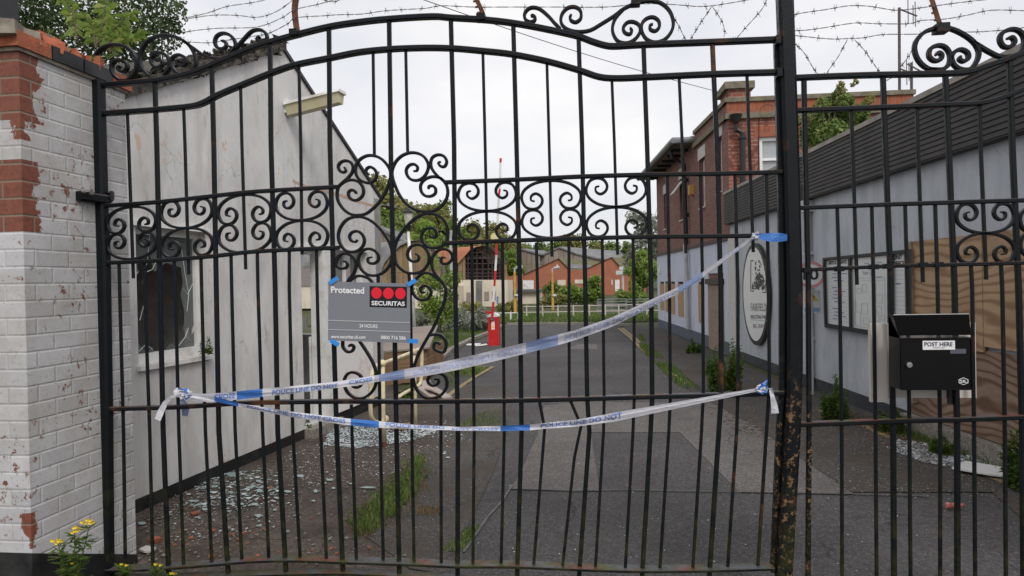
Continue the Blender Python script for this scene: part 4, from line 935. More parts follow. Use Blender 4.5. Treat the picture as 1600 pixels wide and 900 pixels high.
# C scroll cells
CS = [(.224, .286), (.165, .326), (.170, .474), (.246, .554), (.332, .44), (.349, .246), (.284, .063), (.170, .018), (.062, .123), (.008, .40), (.046, .657), (.176, .863), (.338, .966), (.5, .994)]
CS = CS+[(1-a, b) for a, b in reversed(CS[:-1])]
def cell(x0, x1, yt, yb, openup_first, par=None, lean=0):
    h = (yb-yt)/2
    for k in (0, 1):
        up = (openup_first and k == 0) or (not openup_first and k == 1)
        pts = []
        for u, v in CS:
            vv = v if up else 1-v
            yy = yt+k*h+vv*h; xx = x0+(x1-x0)*u
            yy += lean*(u-.5)
            pts.append((xx+(yy-yt)*.012, yy))
        g_bar('scroll', pts, 4.6, .022, IRON, par, sub=4, taper=.12)
cell(167, 244, 323, 405, False, lean=-5); cell(251, 332, 312, 401, True, lean=-6); cell(340, 424, 304, 395, False, lean=-5); cell(430, 512, 300, 389, True, lean=-4)
cell(715, 807, 285, 375, True, lean=-2); cell(814, 908, 282, 372, False, lean=-2); cell(915, 1010, 277, 370, True, lean=-2)
S1 = lambda pts, ox, oy, k: [(ox+a/k, oy+b/k) for a, b in pts]
A_ = [(455,345),(420,310),(425,270),(470,248),(525,280),(550,340),(530,405),(470,445),(400,440),(330,400),(290,330),(290,230),(340,155),(420,110),(500,105),(580,130),(650,185),(710,270),(725,350),(710,430),(680,510),(640,600),(580,690),(500,770),(420,830),(330,850),(230,840),(140,780),(75,690),(55,600),(70,500),(140,430),(190,385),(240,320),(255,250),(225,190),(160,170),(100,190),(70,240),(90,295),(130,315),(165,295),(145,250)]
B_ = [(90,480),(160,425),(250,410),(330,440),(380,510),(380,590),(330,650),(260,665),(205,620),(200,560),(245,535),(285,560),(290,585)]
C_ = [(1010,300),(1050,295),(1060,250),(1020,215),(960,225),(920,280),(930,350),(980,405),(1060,415),(1130,380),(1180,310),(1195,220),(1150,130),(1070,80),(970,70),(870,105),(790,180),(745,280),(745,370),(780,480),(830,590),(900,690),(990,760),(1090,800),(1200,805),(1300,780),(1390,700),(1435,600),(1430,500),(1390,430),(1300,350),(1240,270),(1225,190),(1250,125),(1320,95),(1390,115),(1425,180),(1400,240),(1350,240),(1320,200),(1350,180)]
D_ = [(1400,420),(1330,380),(1240,370),(1150,405),(1100,470),(1105,550),(1150,605),(1220,615),(1280,580),(1285,520),(1250,485),(1205,490),(1195,525)]
for q in (A_, B_, C_, D_): g_bar('scroll', S1(q, 520, 230, 8), 4.8, .022, sub=3, taper=.05)
E_ = [(310,355),(285,385),(235,370),(210,320),(235,270),(300,250),(360,280),(395,350),(380,430),(320,490),(240,510),(160,490),(100,420),(70,330),(85,230),(140,140),(220,85),(330,70),(430,95),(520,150),(610,240),(680,340),(720,420),(745,520),(735,620),(690,710),(610,780),(520,805),(430,790),(360,730),(325,650),(325,570),(370,500),(440,470),(520,490),(570,550),(565,620),(510,655),(450,640),(440,590),(490,575)]
H_s = [(1215,295),(1235,330),(1285,320),(1300,270),(1265,220),(1200,210),(1140,240),(1110,310),(1130,390),(1190,445),(1270,460),(1360,440),(1420,380),(1440,290),(1430,190),(1380,100),(1290,45),(1180,30),(1080,60),(980,130),(890,230),(820,330),(780,430),(770,530),(790,640),(850,720),(940,770),(1040,775),(1130,740),(1190,660),(1205,570),(1170,480),(1110,430),(1040,420),(970,450),(935,530),(955,600),(1010,630),(1070,610),(1075,560),(1035,530)]
for q in (E_, H_s): g_bar('scroll', S1(q, 520, 330, 8), 4.8, .022, sub=3, taper=.05)
I_ = S1([(130,630),(165,630),(185,670),(160,710),(100,715),(50,680),(50,610),(90,550),(160,530),(240,560),(285,620),(290,700),(260,780),(200,860)], 520, 330, 8)+[(536, 455), (533, 472), (540, 500), (552, 518)]+S1([(340,30),(420,150),(490,270),(530,370),(545,480),(530,590),(470,680),(380,735),(290,735),(200,680),(150,590),(150,490),(200,425),(270,415),(340,450),(370,520),(340,590),(280,600),(240,570),(270,540)], 520, 530, 8)
J_ = S1([(1410,585),(1365,580),(1355,630),(1400,660),(1460,640),(1495,580),(1470,510),(1400,475),(1320,490),(1255,560),(1235,650),(1260,750),(1320,830),(1370,890)], 520, 330, 8)+S1([(1410,170),(1405,280),(1370,400),(1310,540),(1250,670),(1190,770)], 520, 430, 8)+S1([(1100,130),(1050,240),(1015,360),(1005,480),(1030,590),(1090,680),(1170,730),(1260,735),(1350,700),(1420,610),(1425,520),(1390,450),(1320,425),(1240,440),(1190,490),(1200,550),(1260,580),(1320,550),(1315,500),(1270,500)], 520, 530, 8)
K_ = S1([(1200,760),(1270,740),(1350,750),(1410,820),(1415,890),(1390,960),(1320,950),(1265,910),(1275,850),(1320,845),(1335,875)], 520, 430, 8)
L__ = S1([(1155,215),(1110,210),(1100,160),(1150,130),(1210,160),(1230,220),(1190,290),(1110,310),(1040,275),(990,190),(1000,100),(1060,30),(1120,-20),(1200,-25),(1270,10),(1330,70)], 520, 430, 8)
M_ = [(544, 441), (553, 434), (562, 431), (574, 434), (581, 440), (590, 455), (588, 468), (575, 470)]
N_ = S1([(130,-40),(125,30),(130,100),(180,155),(240,150),(265,100),(235,70),(200,90)], 520, 530, 8)
for q in (I_, J_, K_, L__, M_, N_): g_bar('scroll', q, 4.8, .022, sub=3, taper=.05)
# crest scrolls
T1 = S1([(20,470),(20,350),(50,250),(120,180),(220,160),(310,180),(370,240),(395,320),(375,400),(320,455),(250,455),(200,410),(185,350),(205,300),(260,290),(305,310),(315,350),(285,385),(250,375),(240,350),(262,340)], 140, 40, 5.333)
T2 = S1([(490,415),(440,360),(420,280),(440,190),(500,120),(590,85),(700,90),(790,130),(850,190),(885,270),(880,340),(840,385)], 140, 40, 5.333)
T3 = S1([(620,415),(665,350),(660,280),(620,235),(560,230),(515,270),(520,320),(560,350),(600,335),(605,300),(575,285),(550,295)], 140, 40, 5.333)
T4 = S1([(730,395),(690,350),(680,300),(700,260),(750,245),(800,270),(805,310),(780,335),(740,325),(730,300),(755,290)], 140, 40, 5.333)
T5 = S1([(790,130),(870,190),(940,240),(1010,270),(1090,275),(1170,245),(1215,190),(1210,130),(1170,80),(1110,65),(1060,90),(1045,140),(1065,185),(1110,195),(1140,170),(1130,135),(1100,130)], 140, 40, 5.333)
T6 = S1([(1180,230),(1220,190),(1290,110),(1350,50),(1410,35),(1460,55),(1480,100),(1460,130),(1420,135),(1400,110),(1420,90)], 140, 40, 5.333)
T7 = S1([(118,105),(130,98),(145,112),(138,132),(110,138),(82,120),(80,85),(105,55),(140,48),(180,62),(230,105),(270,150),(305,180)], 800, 0, 4)
T8 = S1([(370,115),(368,98),(385,92),(398,108),(390,135)], 800, 0, 4)
T8 = S1([(366,108),(380,94),(396,100),(398,112),(392,118)], 800, 0, 4)
T8 = S1([(372,92),(362,108),(370,130),(400,140),(430,115),(428,70),(395,45),(350,50),(315,85),(305,130),(320,165),(360,190),(420,200),(490,190),(560,150),(640,100),(700,55),(780,20),(860,5),(930,20),(985,70),(1008,140),(995,200),(950,250),(890,265),(840,245),(812,200),(812,150),(840,118),(880,108),(915,130),(920,170),(895,195),(865,185),(862,160),(880,152)], 800, 0, 4)
T9 = S1([(700,60),(650,110),(628,170),(635,220),(665,260),(720,270),(770,245),(800,200),(795,160),(760,138),(720,142),(695,175),(705,205),(735,215),(748,195),(738,175)], 800, 0, 4)
for q in (T1, T2, T3, T4, T5, T6, T7, T8, T9): g_bar('crest_scroll', q, 5.0, .03 if q is T1 else .026, sub=3, taper=.05)
# clamps
for x, y in ((461, 52), (752, 28), (993, 4)):
    c = gp(x, y); mb = MB(); mb.box(c-Vector((.022, .028, .016)), c+Vector((.022, .028, .016))); mb.build('wire_clamp', IRONR, gate)

# right fence panel
fence = thing('iron_fence', 'black iron railing panel to the right of the gate post', 'fence', gp(1420, 1000))
fb = lambda nme, pts, wp, **k: g_bar(nme, pts, wp, par=fence, **k)
fb('top_rail', [(1238, 122), (1310, 119), (1380, 117), (1480, 115), (1515, 112), (1540, 104), (1570, 94), (1600, 83), (1660, 60)], 8, dp=.04, sub=4)
fb('second_rail', [(1241, 173), (1380, 168), (1480, 164), (1530, 161.5), (1565, 153), (1600, 139), (1660, 112)], 7, dp=.04, sub=4)
fb('upper_mid_rail', [(1249, 325), (1400, 319), (1600, 313), (1680, 311)], 6.5, dp=.03); fb('lower_mid_rail', [(1251, 422), (1400, 415.5), (1600, 411), (1680, 409)], 6, dp=.03)
fb('lock_rail', [(1249, 663), (1400, 657.5), (1500, 655), (1600, 651), (1680, 648)], 7.5, dp=.04, m=IRONR)
fb('bottom_rail', [(1240, 940), (1680, 935)], 5, dp=.07)
for b in ([(1256, 125), (1257.5, 225), (1263, 450), (1264, 675), (1262, 945)], [(1379.5, 120), (1383, 225), (1392, 450), (1395.5, 675), (1397, 945)], [(1477, 116), (1482, 225), (1491.5, 450), (1495.5, 675), (1496, 945)], [(1577, 94), (1581.5, 225), (1591.5, 450), (1597.5, 675), (1600, 945)]):
    fb('heavy_bar', b, 7.6, m=IRONP if b[0][0] < 1300 else IRON)
for b in ([(1330, 172), (1332, 225), (1339, 445)], [(1432.5, 168), (1434, 225), (1442, 441)], [(1530.5, 163), (1532, 225), (1541, 437)]): fb('hanging_bar', b, 5)
for b in ([(1308, 325), (1312, 450), (1315, 675), (1316, 940)], [(1362, 322), (1365, 450), (1368, 675), (1370, 940)], [(1414, 320), (1418, 450), (1421, 675), (1423, 940)], [(1461, 319), (1465, 450), (1469, 675), (1469, 940)],
          [(1517, 414), (1519, 450), (1522, 675), (1524, 940)], [(1564, 413), (1566, 450), (1570, 675), (1572, 940)], [(1613, 413), (1616, 450), (1620, 675), (1622, 940)]): fb('thin_bar', b, 5)
for x, y in ((1260, 422), (1311, 420), (1365, 417), (1387, 416), (1441, 414), (1465, 413.5)):
    c = gp(x, y); mb = MB(); mb.box(c-Vector((.018, .02, .012)), c+Vector((.018, .02, .012))); mb.build('collar', IRON, fence)
cell(1493, 1585, 318, 411, True, par=fence, lean=-1); cell(1592, 1684, 316, 409, False, par=fence, lean=-1)
R1 = S1([(1085,440),(1000,430),(940,380),(915,310),(930,250),(980,200),(1050,178),(1130,178),(1210,210),(1280,260),(1315,320),(1305,380),(1265,430),(1210,435),(1165,410),(1145,360),(1165,325),(1205,310),(1245,330),(1250,365),(1220,385),(1195,370),(1200,352)], 1200, 0, 4)
R2 = S1([(1000,430),(1085,435),(1130,400),(1135,340),(1105,295),(1060,285),(1015,305),(1005,350),(1035,380),(1075,375),(1085,345),(1065,330),(1050,345)], 1200, 0, 4)
R3 = S1([(1280,260),(1330,295),(1390,330),(1450,355),(1520,352),(1575,325),(1600,280),(1595,225),(1560,190),(1510,185),(1460,210),(1448,250),(1470,290),(1510,295),(1540,265),(1525,235),(1495,240)], 1200, 0, 4)
for q in (R1, R2, R3): fb('crest_scroll', q, 6, dp=.028, sub=3, taper=.05)
c = gp(1470, 45); mb = MB(); mb.box(c-Vector((.028, .03, .02)), c+Vector((.028, .03, .02))); mb.build('wire_clamp', IRONR, fence)

# gate post
def post_mesh(pts, wd, dp, m, name, par=None):
    mb = MB(); P = [gp(x, y) for x, y in pts]; mb.sweep(P, wd, dp); return mb
post = thing('gate_post', 'thick square iron gate post with flaking paint and rust at its foot', 'gate post', gp(1228, 1000))
mb = post_mesh([(1222, -60), (1226, 0), (1234, 225), (1240, 450), (1240, 600), (1236, 690), (1224, 900), (1216, 1040)], .072, .075, IRONP, ''); mb.build('shaft', IRONP, post)
for x, y in ((1216, 62), (1218, 113)): mb = MB(); c = gp(x, y, .03); mb.box(c-Vector((.012, .01, .02)), c+Vector((.012, .03, .02))); mb.build('latch_lug', IRON, post)

# ------------------------------------------------------------------ letterbox
t = thing('letterbox', 'black steel letterbox with raised flap on the railings', 'letterbox', gp(1455, 612))
o_b = .02; Y0 = YG-o_b; Y1 = YG-o_b-.115
def bx(x0, x1, y0, y1, Ya, Yb_, px_at):  # pixel rectangle measured on plane px_at
    a = onY(x0, y1, px_at); b = onY(x1, y0, px_at); return (a.x, min(Ya, Yb_), a.z), (b.x, max(Ya, Yb_), b.z)
mb = MB(); a, b = bx(1407, 1518, 527, 609, Y0, Y1, Y1); mb.box(a, b); mb.build('body', BOXS, t)
xl, zb_, xr, zt_ = a[0], a[2], b[0], b[2]
mb = MB(); mb.box((xl+.004, Y1-.008, zb_+.006), (xr-.004, Y1, zt_-.008)); door = mb.build('door', BOXK, t)
mb = MB(); fr_w = .008
for q in (((xl, zb_), (xl+fr_w, zt_)), ((xr-fr_w, zb_), (xr, zt_)), ((xl+fr_w, zb_), (xr-fr_w, zb_+fr_w)), ((xl+fr_w, zt_-fr_w), (xr-fr_w, zt_))): mb.box((q[0][0], Y1-.013, q[0][1]), (q[1][0], Y1-.0085, q[1][1]))
mb.build('door_rim', BOXK, t)
yk = Y1-.009; f3 = lambda x, y, e=0: onY(x, y, yk-e)
c = f3(1419.5, 569.5); mb = MB(); mb.tube([c, c-Vector((0, .012, 0))], .0125, 16); mb.tube([c-Vector((0, .012, 0)), c-Vector((0, .015, 0))], .006, 10); mb.build('lock', STEEL, door)
mb = MB(); a = f3(1441.5, 546.5); b = f3(1491.5, 532); mb.box((a.x, yk-.003, a.z), (b.x, yk, b.z)); pl = mb.build('post_here_label', SIGNW, door)
mb = MB(); put_text(mb, 'POST HERE', lambda u, v: f3(1444.5+44*u, 541-6.5*v, .0045), .015); put_text(mb, 'THANK YOU', lambda u, v: f3(1458+18*u, 544.3-2*v, .0045), .0)
mb.build('label_text', plain('navy_print', (.03, .02, .08), .5), pl, fixn=False)
mb = MB(); a = f3(1484.5, 552.5); b = f3(1509, 545); mb.box((a.x, yk-.002, a.z), (b.x, yk, b.z)); mb.build('name_slot', plain('grey_slot', (.10, .10, .13), .25), door)
mb = MB(); hexp = [(1498, 593), (1505.5, 589.8), (1513, 593), (1513, 598.5), (1505.5, 601.5), (1498, 598.5)]
def ringpoly(mb, P, k, fn):
    cx = sum(p[0] for p in P)/len(P); cy = sum(p[1] for p in P)/len(P); Q = [(cx+(p[0]-cx)*k, cy+(p[1]-cy)*k) for p in P]
    for i in range(len(P)):
        j = (i+1) % len(P); mb.poly([fn(*P[i]), fn(*P[j]), fn(*Q[j]), fn(*Q[i])])
ringpoly(mb, hexp, .86, lambda x, y: f3(x, y, .0015)); put_text(mb, 'SIL', lambda u, v: f3(1500+11.2*u, 598-4.6*v, .0015), .02); mb.build('maker_mark', SIGNW, door, fixn=False)
# hood and raised flap
a = onY(1391, 527, Y0); Yf = Y1+.02
mb = MB(); p0_ = Vector((xl, Y1, zt_)); p1_ = Vector((xr, Y1, zt_))
tp0 = onY(1396, 492, Y1-.005); tp1 = onY(1514, 490.5, Y1-.005); bt0 = Vector((xl-.01, Y1-.02, zt_+.012)); bt1 = Vector((xr-.012, Y1-.02, zt_+.012))
th = Vector((0, .006, 0)); mb.hexa([bt0, bt1, tp1, tp0], [bt0+th, bt1+th, tp1+th, tp0+th]); fl = mb.build('flap', plain('matt_black_steel', (.002, .002, .002), .7, .1, 6, .08), t)
mb = MB(); mb.tube([tp0, tp1], .0025, 6); mb.build('flap_edge', plain('worn_steel_edge', (.3, .3, .3), .4), fl)
mb = MB(); mb.add([Vector((xl-.0, Y1, zt_)), Vector((xl-.0, Y0, zt_)), Vector((xl-.0, Y0, zt_+.10)), tp0+th+Vector((0, .003, 0))], [(0, 1, 2, 3)])
mb.hexa([(xl, Y1+.004, zt_), (xl, Y0, zt_), (xl, Y0, zt_+.11), (xl, Y1+.03, zt_+.06)], [(xl+.003, Y1+.004, zt_), (xl+.003, Y0, zt_), (xl+.003, Y0, zt_+.11), (xl+.003, Y1+.03, zt_+.06)]) ; mb.build('hood_side', BOXS, t)
# backing board
t = thing('backing_board', 'cream white board fixed behind the letterbox bars', 'board', gp(1442, 622))
a = onY(1361, 622, YG+.03); b = onY(1525, 504, YG+.03); m_ = onY(1388, 600, YG+.03).x
mb = MB(); mb.box((a.x, YG+.03, a.z-.02), (m_-.002, YG+.055, b.z+.0)); mb.box((m_+.002, YG+.035, a.z), (b.x, YG+.05, b.z)); mb.build('sheet', BOARDW, t)
mb = MB(); mb.box((a.x+.012, YG+.026, a.z-.018), (a.x+.016, YG+.0302, b.z-.005)); mb.build('fold_line', plain('board_edge', (.35, .32, .29), .7), t)
c = gp(1495, 622); mb = MB(); mb.box(c-Vector((.03, -.005, .03)), c+Vector((.01, .03, .04))); mb.build('fixing_bracket', BOXS, t)

# ------------------------------------------------------------------ security sign
t = thing('security_sign', 'grey security company sign with three red dots tied to the gate', 'sign', gp(577, 536, .03))
TLc, TRc, BRc, BLc = (513, 440), (640.5, 443), (641, 536), (512.5, 532)
def sg(x, y, e=0): return onY(x, y, YG-.032-e)
mb = MB(); mb.prism([sg(*TLc), sg(*TRc), sg(*BRc), sg(*BLc)], (0, .004, 0)); mb.build('panel', SIGNG, t)
tx = lambda x0, x1, yb, yt, sl=.03: (lambda u, v: sg(x0+(x1-x0)*u, (yb+(yt-yb)*v)+(x1-x0)*u*sl, .0025))
mb = MB(); mb.poly([sg(577.5, 447, .0012), sg(636, 448, .0012), sg(635.5, 481, .0012), sg(577.5, 479.5, .0012)]); mb.build('logo_square', SIGNK, t, fixn=False)
mb = MB()
for cx, cy in ((588.3, 457.8), (606.8, 458.3), (625.5, 458.7)):
    mb.poly([sg(cx+8.2*math.cos(2*math.pi*i/28), cy+8.8*math.sin(2*math.pi*i/28), .002) for i in range(28)])
mb.build('red_dots', SIGNR, t, fixn=False)
mb = MB(); put_text(mb, 'Protected', tx(517, 569, 457.8, 447.3), .03)
put_text(mb, 'SECURITAS', tx(580.5, 632.5, 477, 470, .022), .03)
# serif feet for the logo lettering
for y in ((502, 504.2),): pass
mb.build('white_lettering', SIGNW, t, fixn=False)
mb = MB(); mb.poly([sg(513, 500, .002), sg(640.5, 503.5, .002), sg(640.5, 504.8, .002), sg(513, 501.3, .002)]); mb.poly([sg(513, 514.3, .002), sg(641, 518, .002), sg(641, 519.2, .002), sg(513, 515.5, .002)]); mb.build('rules', SIGNLG, t, fixn=False)
mb = MB(); put_text(mb, '24 HOURS', tx(561.5, 590, 512, 506.2), .012); put_text(mb, '0800 716 586', tx(595, 634, 530, 524.2, .03), .02); put_text(mb, 'www.securitas.uk.com', tx(517, 571, 528.5, 523, .02), .02)
mb.build('small_lettering', SIGNW, t, fixn=False)
for (x, y, ang, l_) in ((521, 438.5, -35, 15), (643, 441.5, -32, 15), (522.5, 535.5, 32, 14), (645, 533, 3, 15)):
    ca, sa = math.cos(R(ang)), math.sin(R(ang)); mb = MB(); hw, hh = l_/2, 3.3
    mb.prism([sg(x+ca*a-sa*b, y+sa*a+ca*b, .006) for a, b in ((-hw, -hh), (hw, -hh), (hw, hh), (-hw, hh))], (0, .006, 0)); mb.build('cable_tie', TIEB, t)

# ------------------------------------------------------------------ police tape
def lerp_tab(tab, x):
    for a, b in zip(tab, tab[1:]):
        if a[0] <= x <= b[0]:
            k = (x-a[0])/(b[0]-a[0]); return (a[1]+(b[1]-a[1])*k, a[2]+(b[2]-a[2])*k)
    return tab[-1][1:] if x > tab[-1][0] else tab[0][1:]
def ribbon(name, tab, blocks, texts, hazy_from, label, off=.055, seed=1, ext=None):
    random.seed(seed); t = thing(name, label, 'police tape', gp((tab[0][0]+tab[-1][0])/2, max(r[2] for r in tab)), 'police tapes across the gate')
    def pos(x, v, e=0):
        yt, yb = lerp_tab(tab, x); y = yb+(yt-yb)*v
        o = off+.006*math.sin(x*.031+seed)+.004*math.sin(x*.11+v*2.2)+.008*math.sin(v*3.1+x*.012)+.0022*math.sin(v*9+x*.05+2*math.sin(x*.017))
        return onY(x, y, YG-o-e)
    xs = sorted(set([tab[0][0]+i*3 for i in range(int((tab[-1][0]-tab[0][0])/4)+1)]+[tab[-1][0]]+[b for bb in blocks for b in bb])); mb = MB()
    for a, b in zip(xs, xs[1:]):
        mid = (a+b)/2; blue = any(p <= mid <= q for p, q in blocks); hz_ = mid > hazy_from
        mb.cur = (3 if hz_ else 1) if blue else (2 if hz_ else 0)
        for j in range(4):
            v0, v1 = j/4, (j+1)/4; sh = 0
            mb.add([pos(a, v0), pos(b, v0), pos(b, v1), pos(a, v1)], [(0, 1, 2, 3)])
    mb.build('band', [TAPEW, TAPEB, TAPEH, TAPEHB], t, smooth=True, fixn=False)
    for body, x0, x1, v0, v1, flip in texts:
        m = MB(); hz_ = x0 > hazy_from
        fn = (lambda u, v, x0=x0, x1=x1, v0=v0, v1=v1, flip=flip: pos(x0+(x1-x0)*u, v0+(v1-v0)*((1-v) if flip else v), .0022))
        put_text(m, body, fn, .03); m.build('printed_warning', TAPEHT if hz_ else TAPETX, t, fixn=False)
    return t, pos
tabU = [(300, 616, 626), (330, 615, 629), (370, 611.5, 624.5), (410, 607.5, 620), (450, 604, 616), (520, 597, 607), (560, 591, 602), (590, 586, 596.5), (632, 577, 592.5), (680, 568, 585), (720, 559.5, 577), (800, 540.5, 558), (870, 523, 540), (900, 515.5, 531), (950, 498, 513), (1000, 479, 492.5), (1030, 466, 476), (1060, 448.5, 459), (1098, 425, 434.5), (1128, 401.5, 413), (1160, 380, 388), (1180, 366, 372)]
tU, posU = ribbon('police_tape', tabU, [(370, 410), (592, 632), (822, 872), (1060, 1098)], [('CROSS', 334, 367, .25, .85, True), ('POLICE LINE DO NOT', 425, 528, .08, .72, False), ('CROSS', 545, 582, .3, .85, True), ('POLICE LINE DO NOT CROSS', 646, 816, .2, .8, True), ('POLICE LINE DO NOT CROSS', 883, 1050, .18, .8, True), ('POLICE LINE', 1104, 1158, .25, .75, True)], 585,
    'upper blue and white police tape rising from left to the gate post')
tabL = [(290, 613, 620), (330, 618, 626), (375, 630.5, 636), (450, 642.5, 651), (540, 653.5, 664), (592, 658, 668.5), (650, 664, 670.5), (720, 667, 673), (780, 665.5, 673.5), (828, 663.5, 672.5), (850, 661, 670), (900, 656, 666.5), (950, 647, 660), (1000, 635, 655), (1050, 626, 650), (1100, 617, 638), (1150, 612, 624), (1185, 606, 611)]
tL, posL = ribbon('police_tape', tabL, [(335, 372), (548, 592), (782, 828)], [('POLICE LINE DO NOT CROSS', 386, 540, .2, .85, False), ('POLICE LINE DO', 602, 695, .3, .95, False), ('NOT CROSS', 706, 778, .1, .6, False), ('POLICE LINE DO NOT', 845, 972, .25, .9, False)], 9999,
    'lower sagging blue and white police tape strung across the gate', off=.06, seed=4)
# knots and tails
random.seed(12)
def crumple(par, cx, cy, rx, ry, n, mats, name, e=.07):
    mb = MB()
    for i in range(n):
        x = cx+random.gauss(0, rx*.45); y = cy+random.gauss(0, ry*.45); a = random.uniform(0, 3.1); l = random.uniform(.35, .9)*rx; wv = random.uniform(2.5, 4.5)
        ca, sa = math.cos(a), math.sin(a); mb.cur = 0 if random.random() < .72 else 1
        q = [(-l, -wv), (0, -wv*.8), (l, -wv), (l, wv), (0, wv*.7), (-l, wv)]
        P = [gp(x+ca*p[0]-sa*p[1], y+sa*p[0]+ca*p[1], e+random.uniform(-.025, .02)) for p in q]; mb.add(P, [(0, 1, 4, 5), (1, 2, 3, 4)])
    return mb.build(name, mats, par, fixn=False)
crumple(tU, 286, 614, 10, 6, 16, [TAPEW, TAPEB], 'knot')
def tail(par, pts, wp, m, name='tail', e=.07):
    mb = MB(); P = []
    for i, (x, y) in enumerate(pts):
        a = pts[max(i-1, 0)]; b = pts[min(i+1, len(pts)-1)]; dx, dy = b[0]-a[0], b[1]-a[1]; l = math.hypot(dx, dy); w_ = wp[i]/2
        P.append((gp(x-dy/l*w_, y+dx/l*w_, e+.01*math.sin(i*1.7)), gp(x+dy/l*w_, y-dx/l*w_, e+.012*math.cos(i*1.3))))
    for i in range(len(P)-1): mb.add([P[i][0], P[i+1][0], P[i+1][1], P[i][1]], [(0, 1, 2, 3)])
    return mb.build(name, m, par, fixn=False)
tail(tU, [(282, 616), (268, 620), (258, 630), (252, 642), (246, 656)], [4, 5, 8, 10, 10], TAPEW)
tail(tL, [(284, 624), (290, 636), (289, 650)], [6, 13, 9], TAPEHB, e=-.03)
crumple(tU, 1181, 368, 5, 4, 8, [TAPEW, TAPEW], 'knot')
tail(tU, [(1180, 368), (1192, 370), (1205, 371), (1218, 371), (1230, 371)], [5, 10, 14, 14, 10], TAPEB, name='blue_end', e=.065)
crumple(tL, 1191, 607, 9, 5, 10, [TAPEW, TAPEB], 'knot')
tail(tL, [(1186, 609), (1193, 601), (1199, 594)], [5, 6, 2], TAPEB, e=.07)
tail(tL, [(1204, 606), (1207, 620), (1210, 634), (1211, 646)], [5, 7, 10, 12], TAPEW, e=.03)

# ------------------------------------------------------------------ barbed wire and pickets
random.seed(31)
def wire(pts, label, off=.0, Y=None, first=[0]):
    P = crom([gp(x, y, off) for x, y in pts], 10); mb = MB()
    L_ = 0; Q1 = []; Q2 = []
    # resample for a two strand twist
    D = [P[0]]; step = .012
    for a, b in zip(P, P[1:]):
        l = (b-a).length; k = max(1, int(l/step))
        for i in range(1, k+1): D.append(a.lerp(b, i/k))
    for i, p in enumerate(D):
        an = i*.75; jx = Vector((0, 0, .0022)); q = Vector((0, math.cos(an), math.sin(an)))*.0020
        Q1.append(p+q); Q2.append(p-q)
    mb.tube(Q1[::2], .0011, 4, caps=False); mb.tube(Q2[::2], .0011, 4, caps=False)
    i = 5
    while i < len(D)-2:
        p = D[i]; 
        for s_ in (-1, 1):
            v = Vector((random.uniform(-.6, .6), random.uniform(-.5, .5), random.choice((-1, 1))*random.uniform(.6, 1))).normalized()*.016
            mb.tube([p+Vector((s_*.003, 0, 0))-v, p+Vector((s_*.003, 0, 0))+v], .0010, 4)
        mb.tube([p-Vector((.006, 0, 0)), p+Vector((.006, 0, 0))], .0032, 5); i += random.randint(7, 10)
    o = mb.build('barbed_wire', WIRE); tag(o, label, 'barbed wire', 'strands of barbed wire over the gate and railings'); return o
wire([(286, 29), (325, 20), (355, 10), (400, 3), (440, -8)], 'topmost short barbed wire strand beside the tree')
wire([(283, 31), (330, 24), (370, 24), (402, 27), (432, 18), (462, -3)], 'barbed wire strand second from top beside the tree')
wire([(283, 51), (310, 47), (345, 44), (402, 42), (440, 28), (461, 15), (500, 6), (540, -6)], 'barbed wire strand third from top left of the first picket')
wire([(268, 74), (290, 66), (325, 67), (360, 62), (400, 56), (420, 52), (448, 38), (462, 28), (500, 25), (530, 23), (565, 22), (600, 17), (630, 15), (665, 13), (690, 9), (740, 11), (800, 11), (870, 11), (947, 11), (1000, 6), (1050, 7), (1088, 10), (1112, 9), (1145, 4), (1190, -4)], 'long barbed wire strand running above the arch of the gate')
wire([(1236, 24), (1255, 20), (1290, 15), (1327, 9), (1360, 10), (1400, 16), (1440, 12), (1470, 8), (1500, 4), (1560, -3)], 'top barbed wire strand right of the gate post')
wire([(1238, 48), (1260, 47), (1290, 43), (1335, 36), (1370, 37), (1420, 37), (1440, 32), (1475, 30), (1510, 24), (1550, 16), (1610, 17)], 'middle barbed wire strand right of the gate post')
wire([(1239, 55), (1265, 58), (1300, 61), (1327, 60), (1350, 59), (1380, 54), (1440, 53), (1465, 47), (1510, 50), (1555, 48), (1610, 42)], 'lower barbed wire strand behind the round crest scroll')
wire([(1238, 64), (1256, 82), (1268, 102), (1281, 120)], 'loose wire end dropping to the rail just right of the post')
wire([(1324, 62), (1310, 88), (1292, 114), (1298, 115)], 'left leg of the V of wire above the right railings')
wire([(1335, 62), (1350, 78), (1362, 95), (1375, 114)], 'right leg of the V of wire above the right railings')
wire([(1446, 48), (1430, 66), (1422, 84), (1408, 104), (1398, 118), (1385, 126)], 'wire end hanging from the round crest scroll')
wire([(1050, 22), (1060, 40), (1068, 56), (1074, 72)], 'wire end curling down beside the large crest loop')
wire([(1112, 10), (1100, 28), (1088, 46), (1079, 62)], 'left leg of the V of wire above the gate top')
wire([(1113, 10), (1126, 30), (1132, 46), (1131, 58)], 'right leg of the V of wire above the gate top')
wire([(1200, -4), (1190, 15), (1168, 40), (1150, 60), (1134, 70)], 'wire slanting down to the rail left of the post')
wire([(497, -3), (520, 3), (535, -3)], 'short loop of wire at the top edge near the first picket')
def picket(pts, label, teeth=True):
    P = [gp(x, y, -.01) for x, y in pts]; mb = MB(); mb.sweep(crom(P, 3), .022, .004); mb.sweep([p+Vector((.011, .012, 0)) for p in crom(P, 3)], .004, .024)
    if teeth:
        for i in range(6):
            k = i/6; p = P[0].lerp(P[-1], k); mb.box(p-Vector((.018, .001, .006)), p+Vector((.0, .003, .004)))
    o = mb.build('wire_picket', RUSTM); tag(o, label, 'picket', 'rusty pickets carrying the wire')
picket([(463, -15), (459, 10), (460, 30), (463, 50)], 'thin rusty picket clamped to the left of the arch', False)
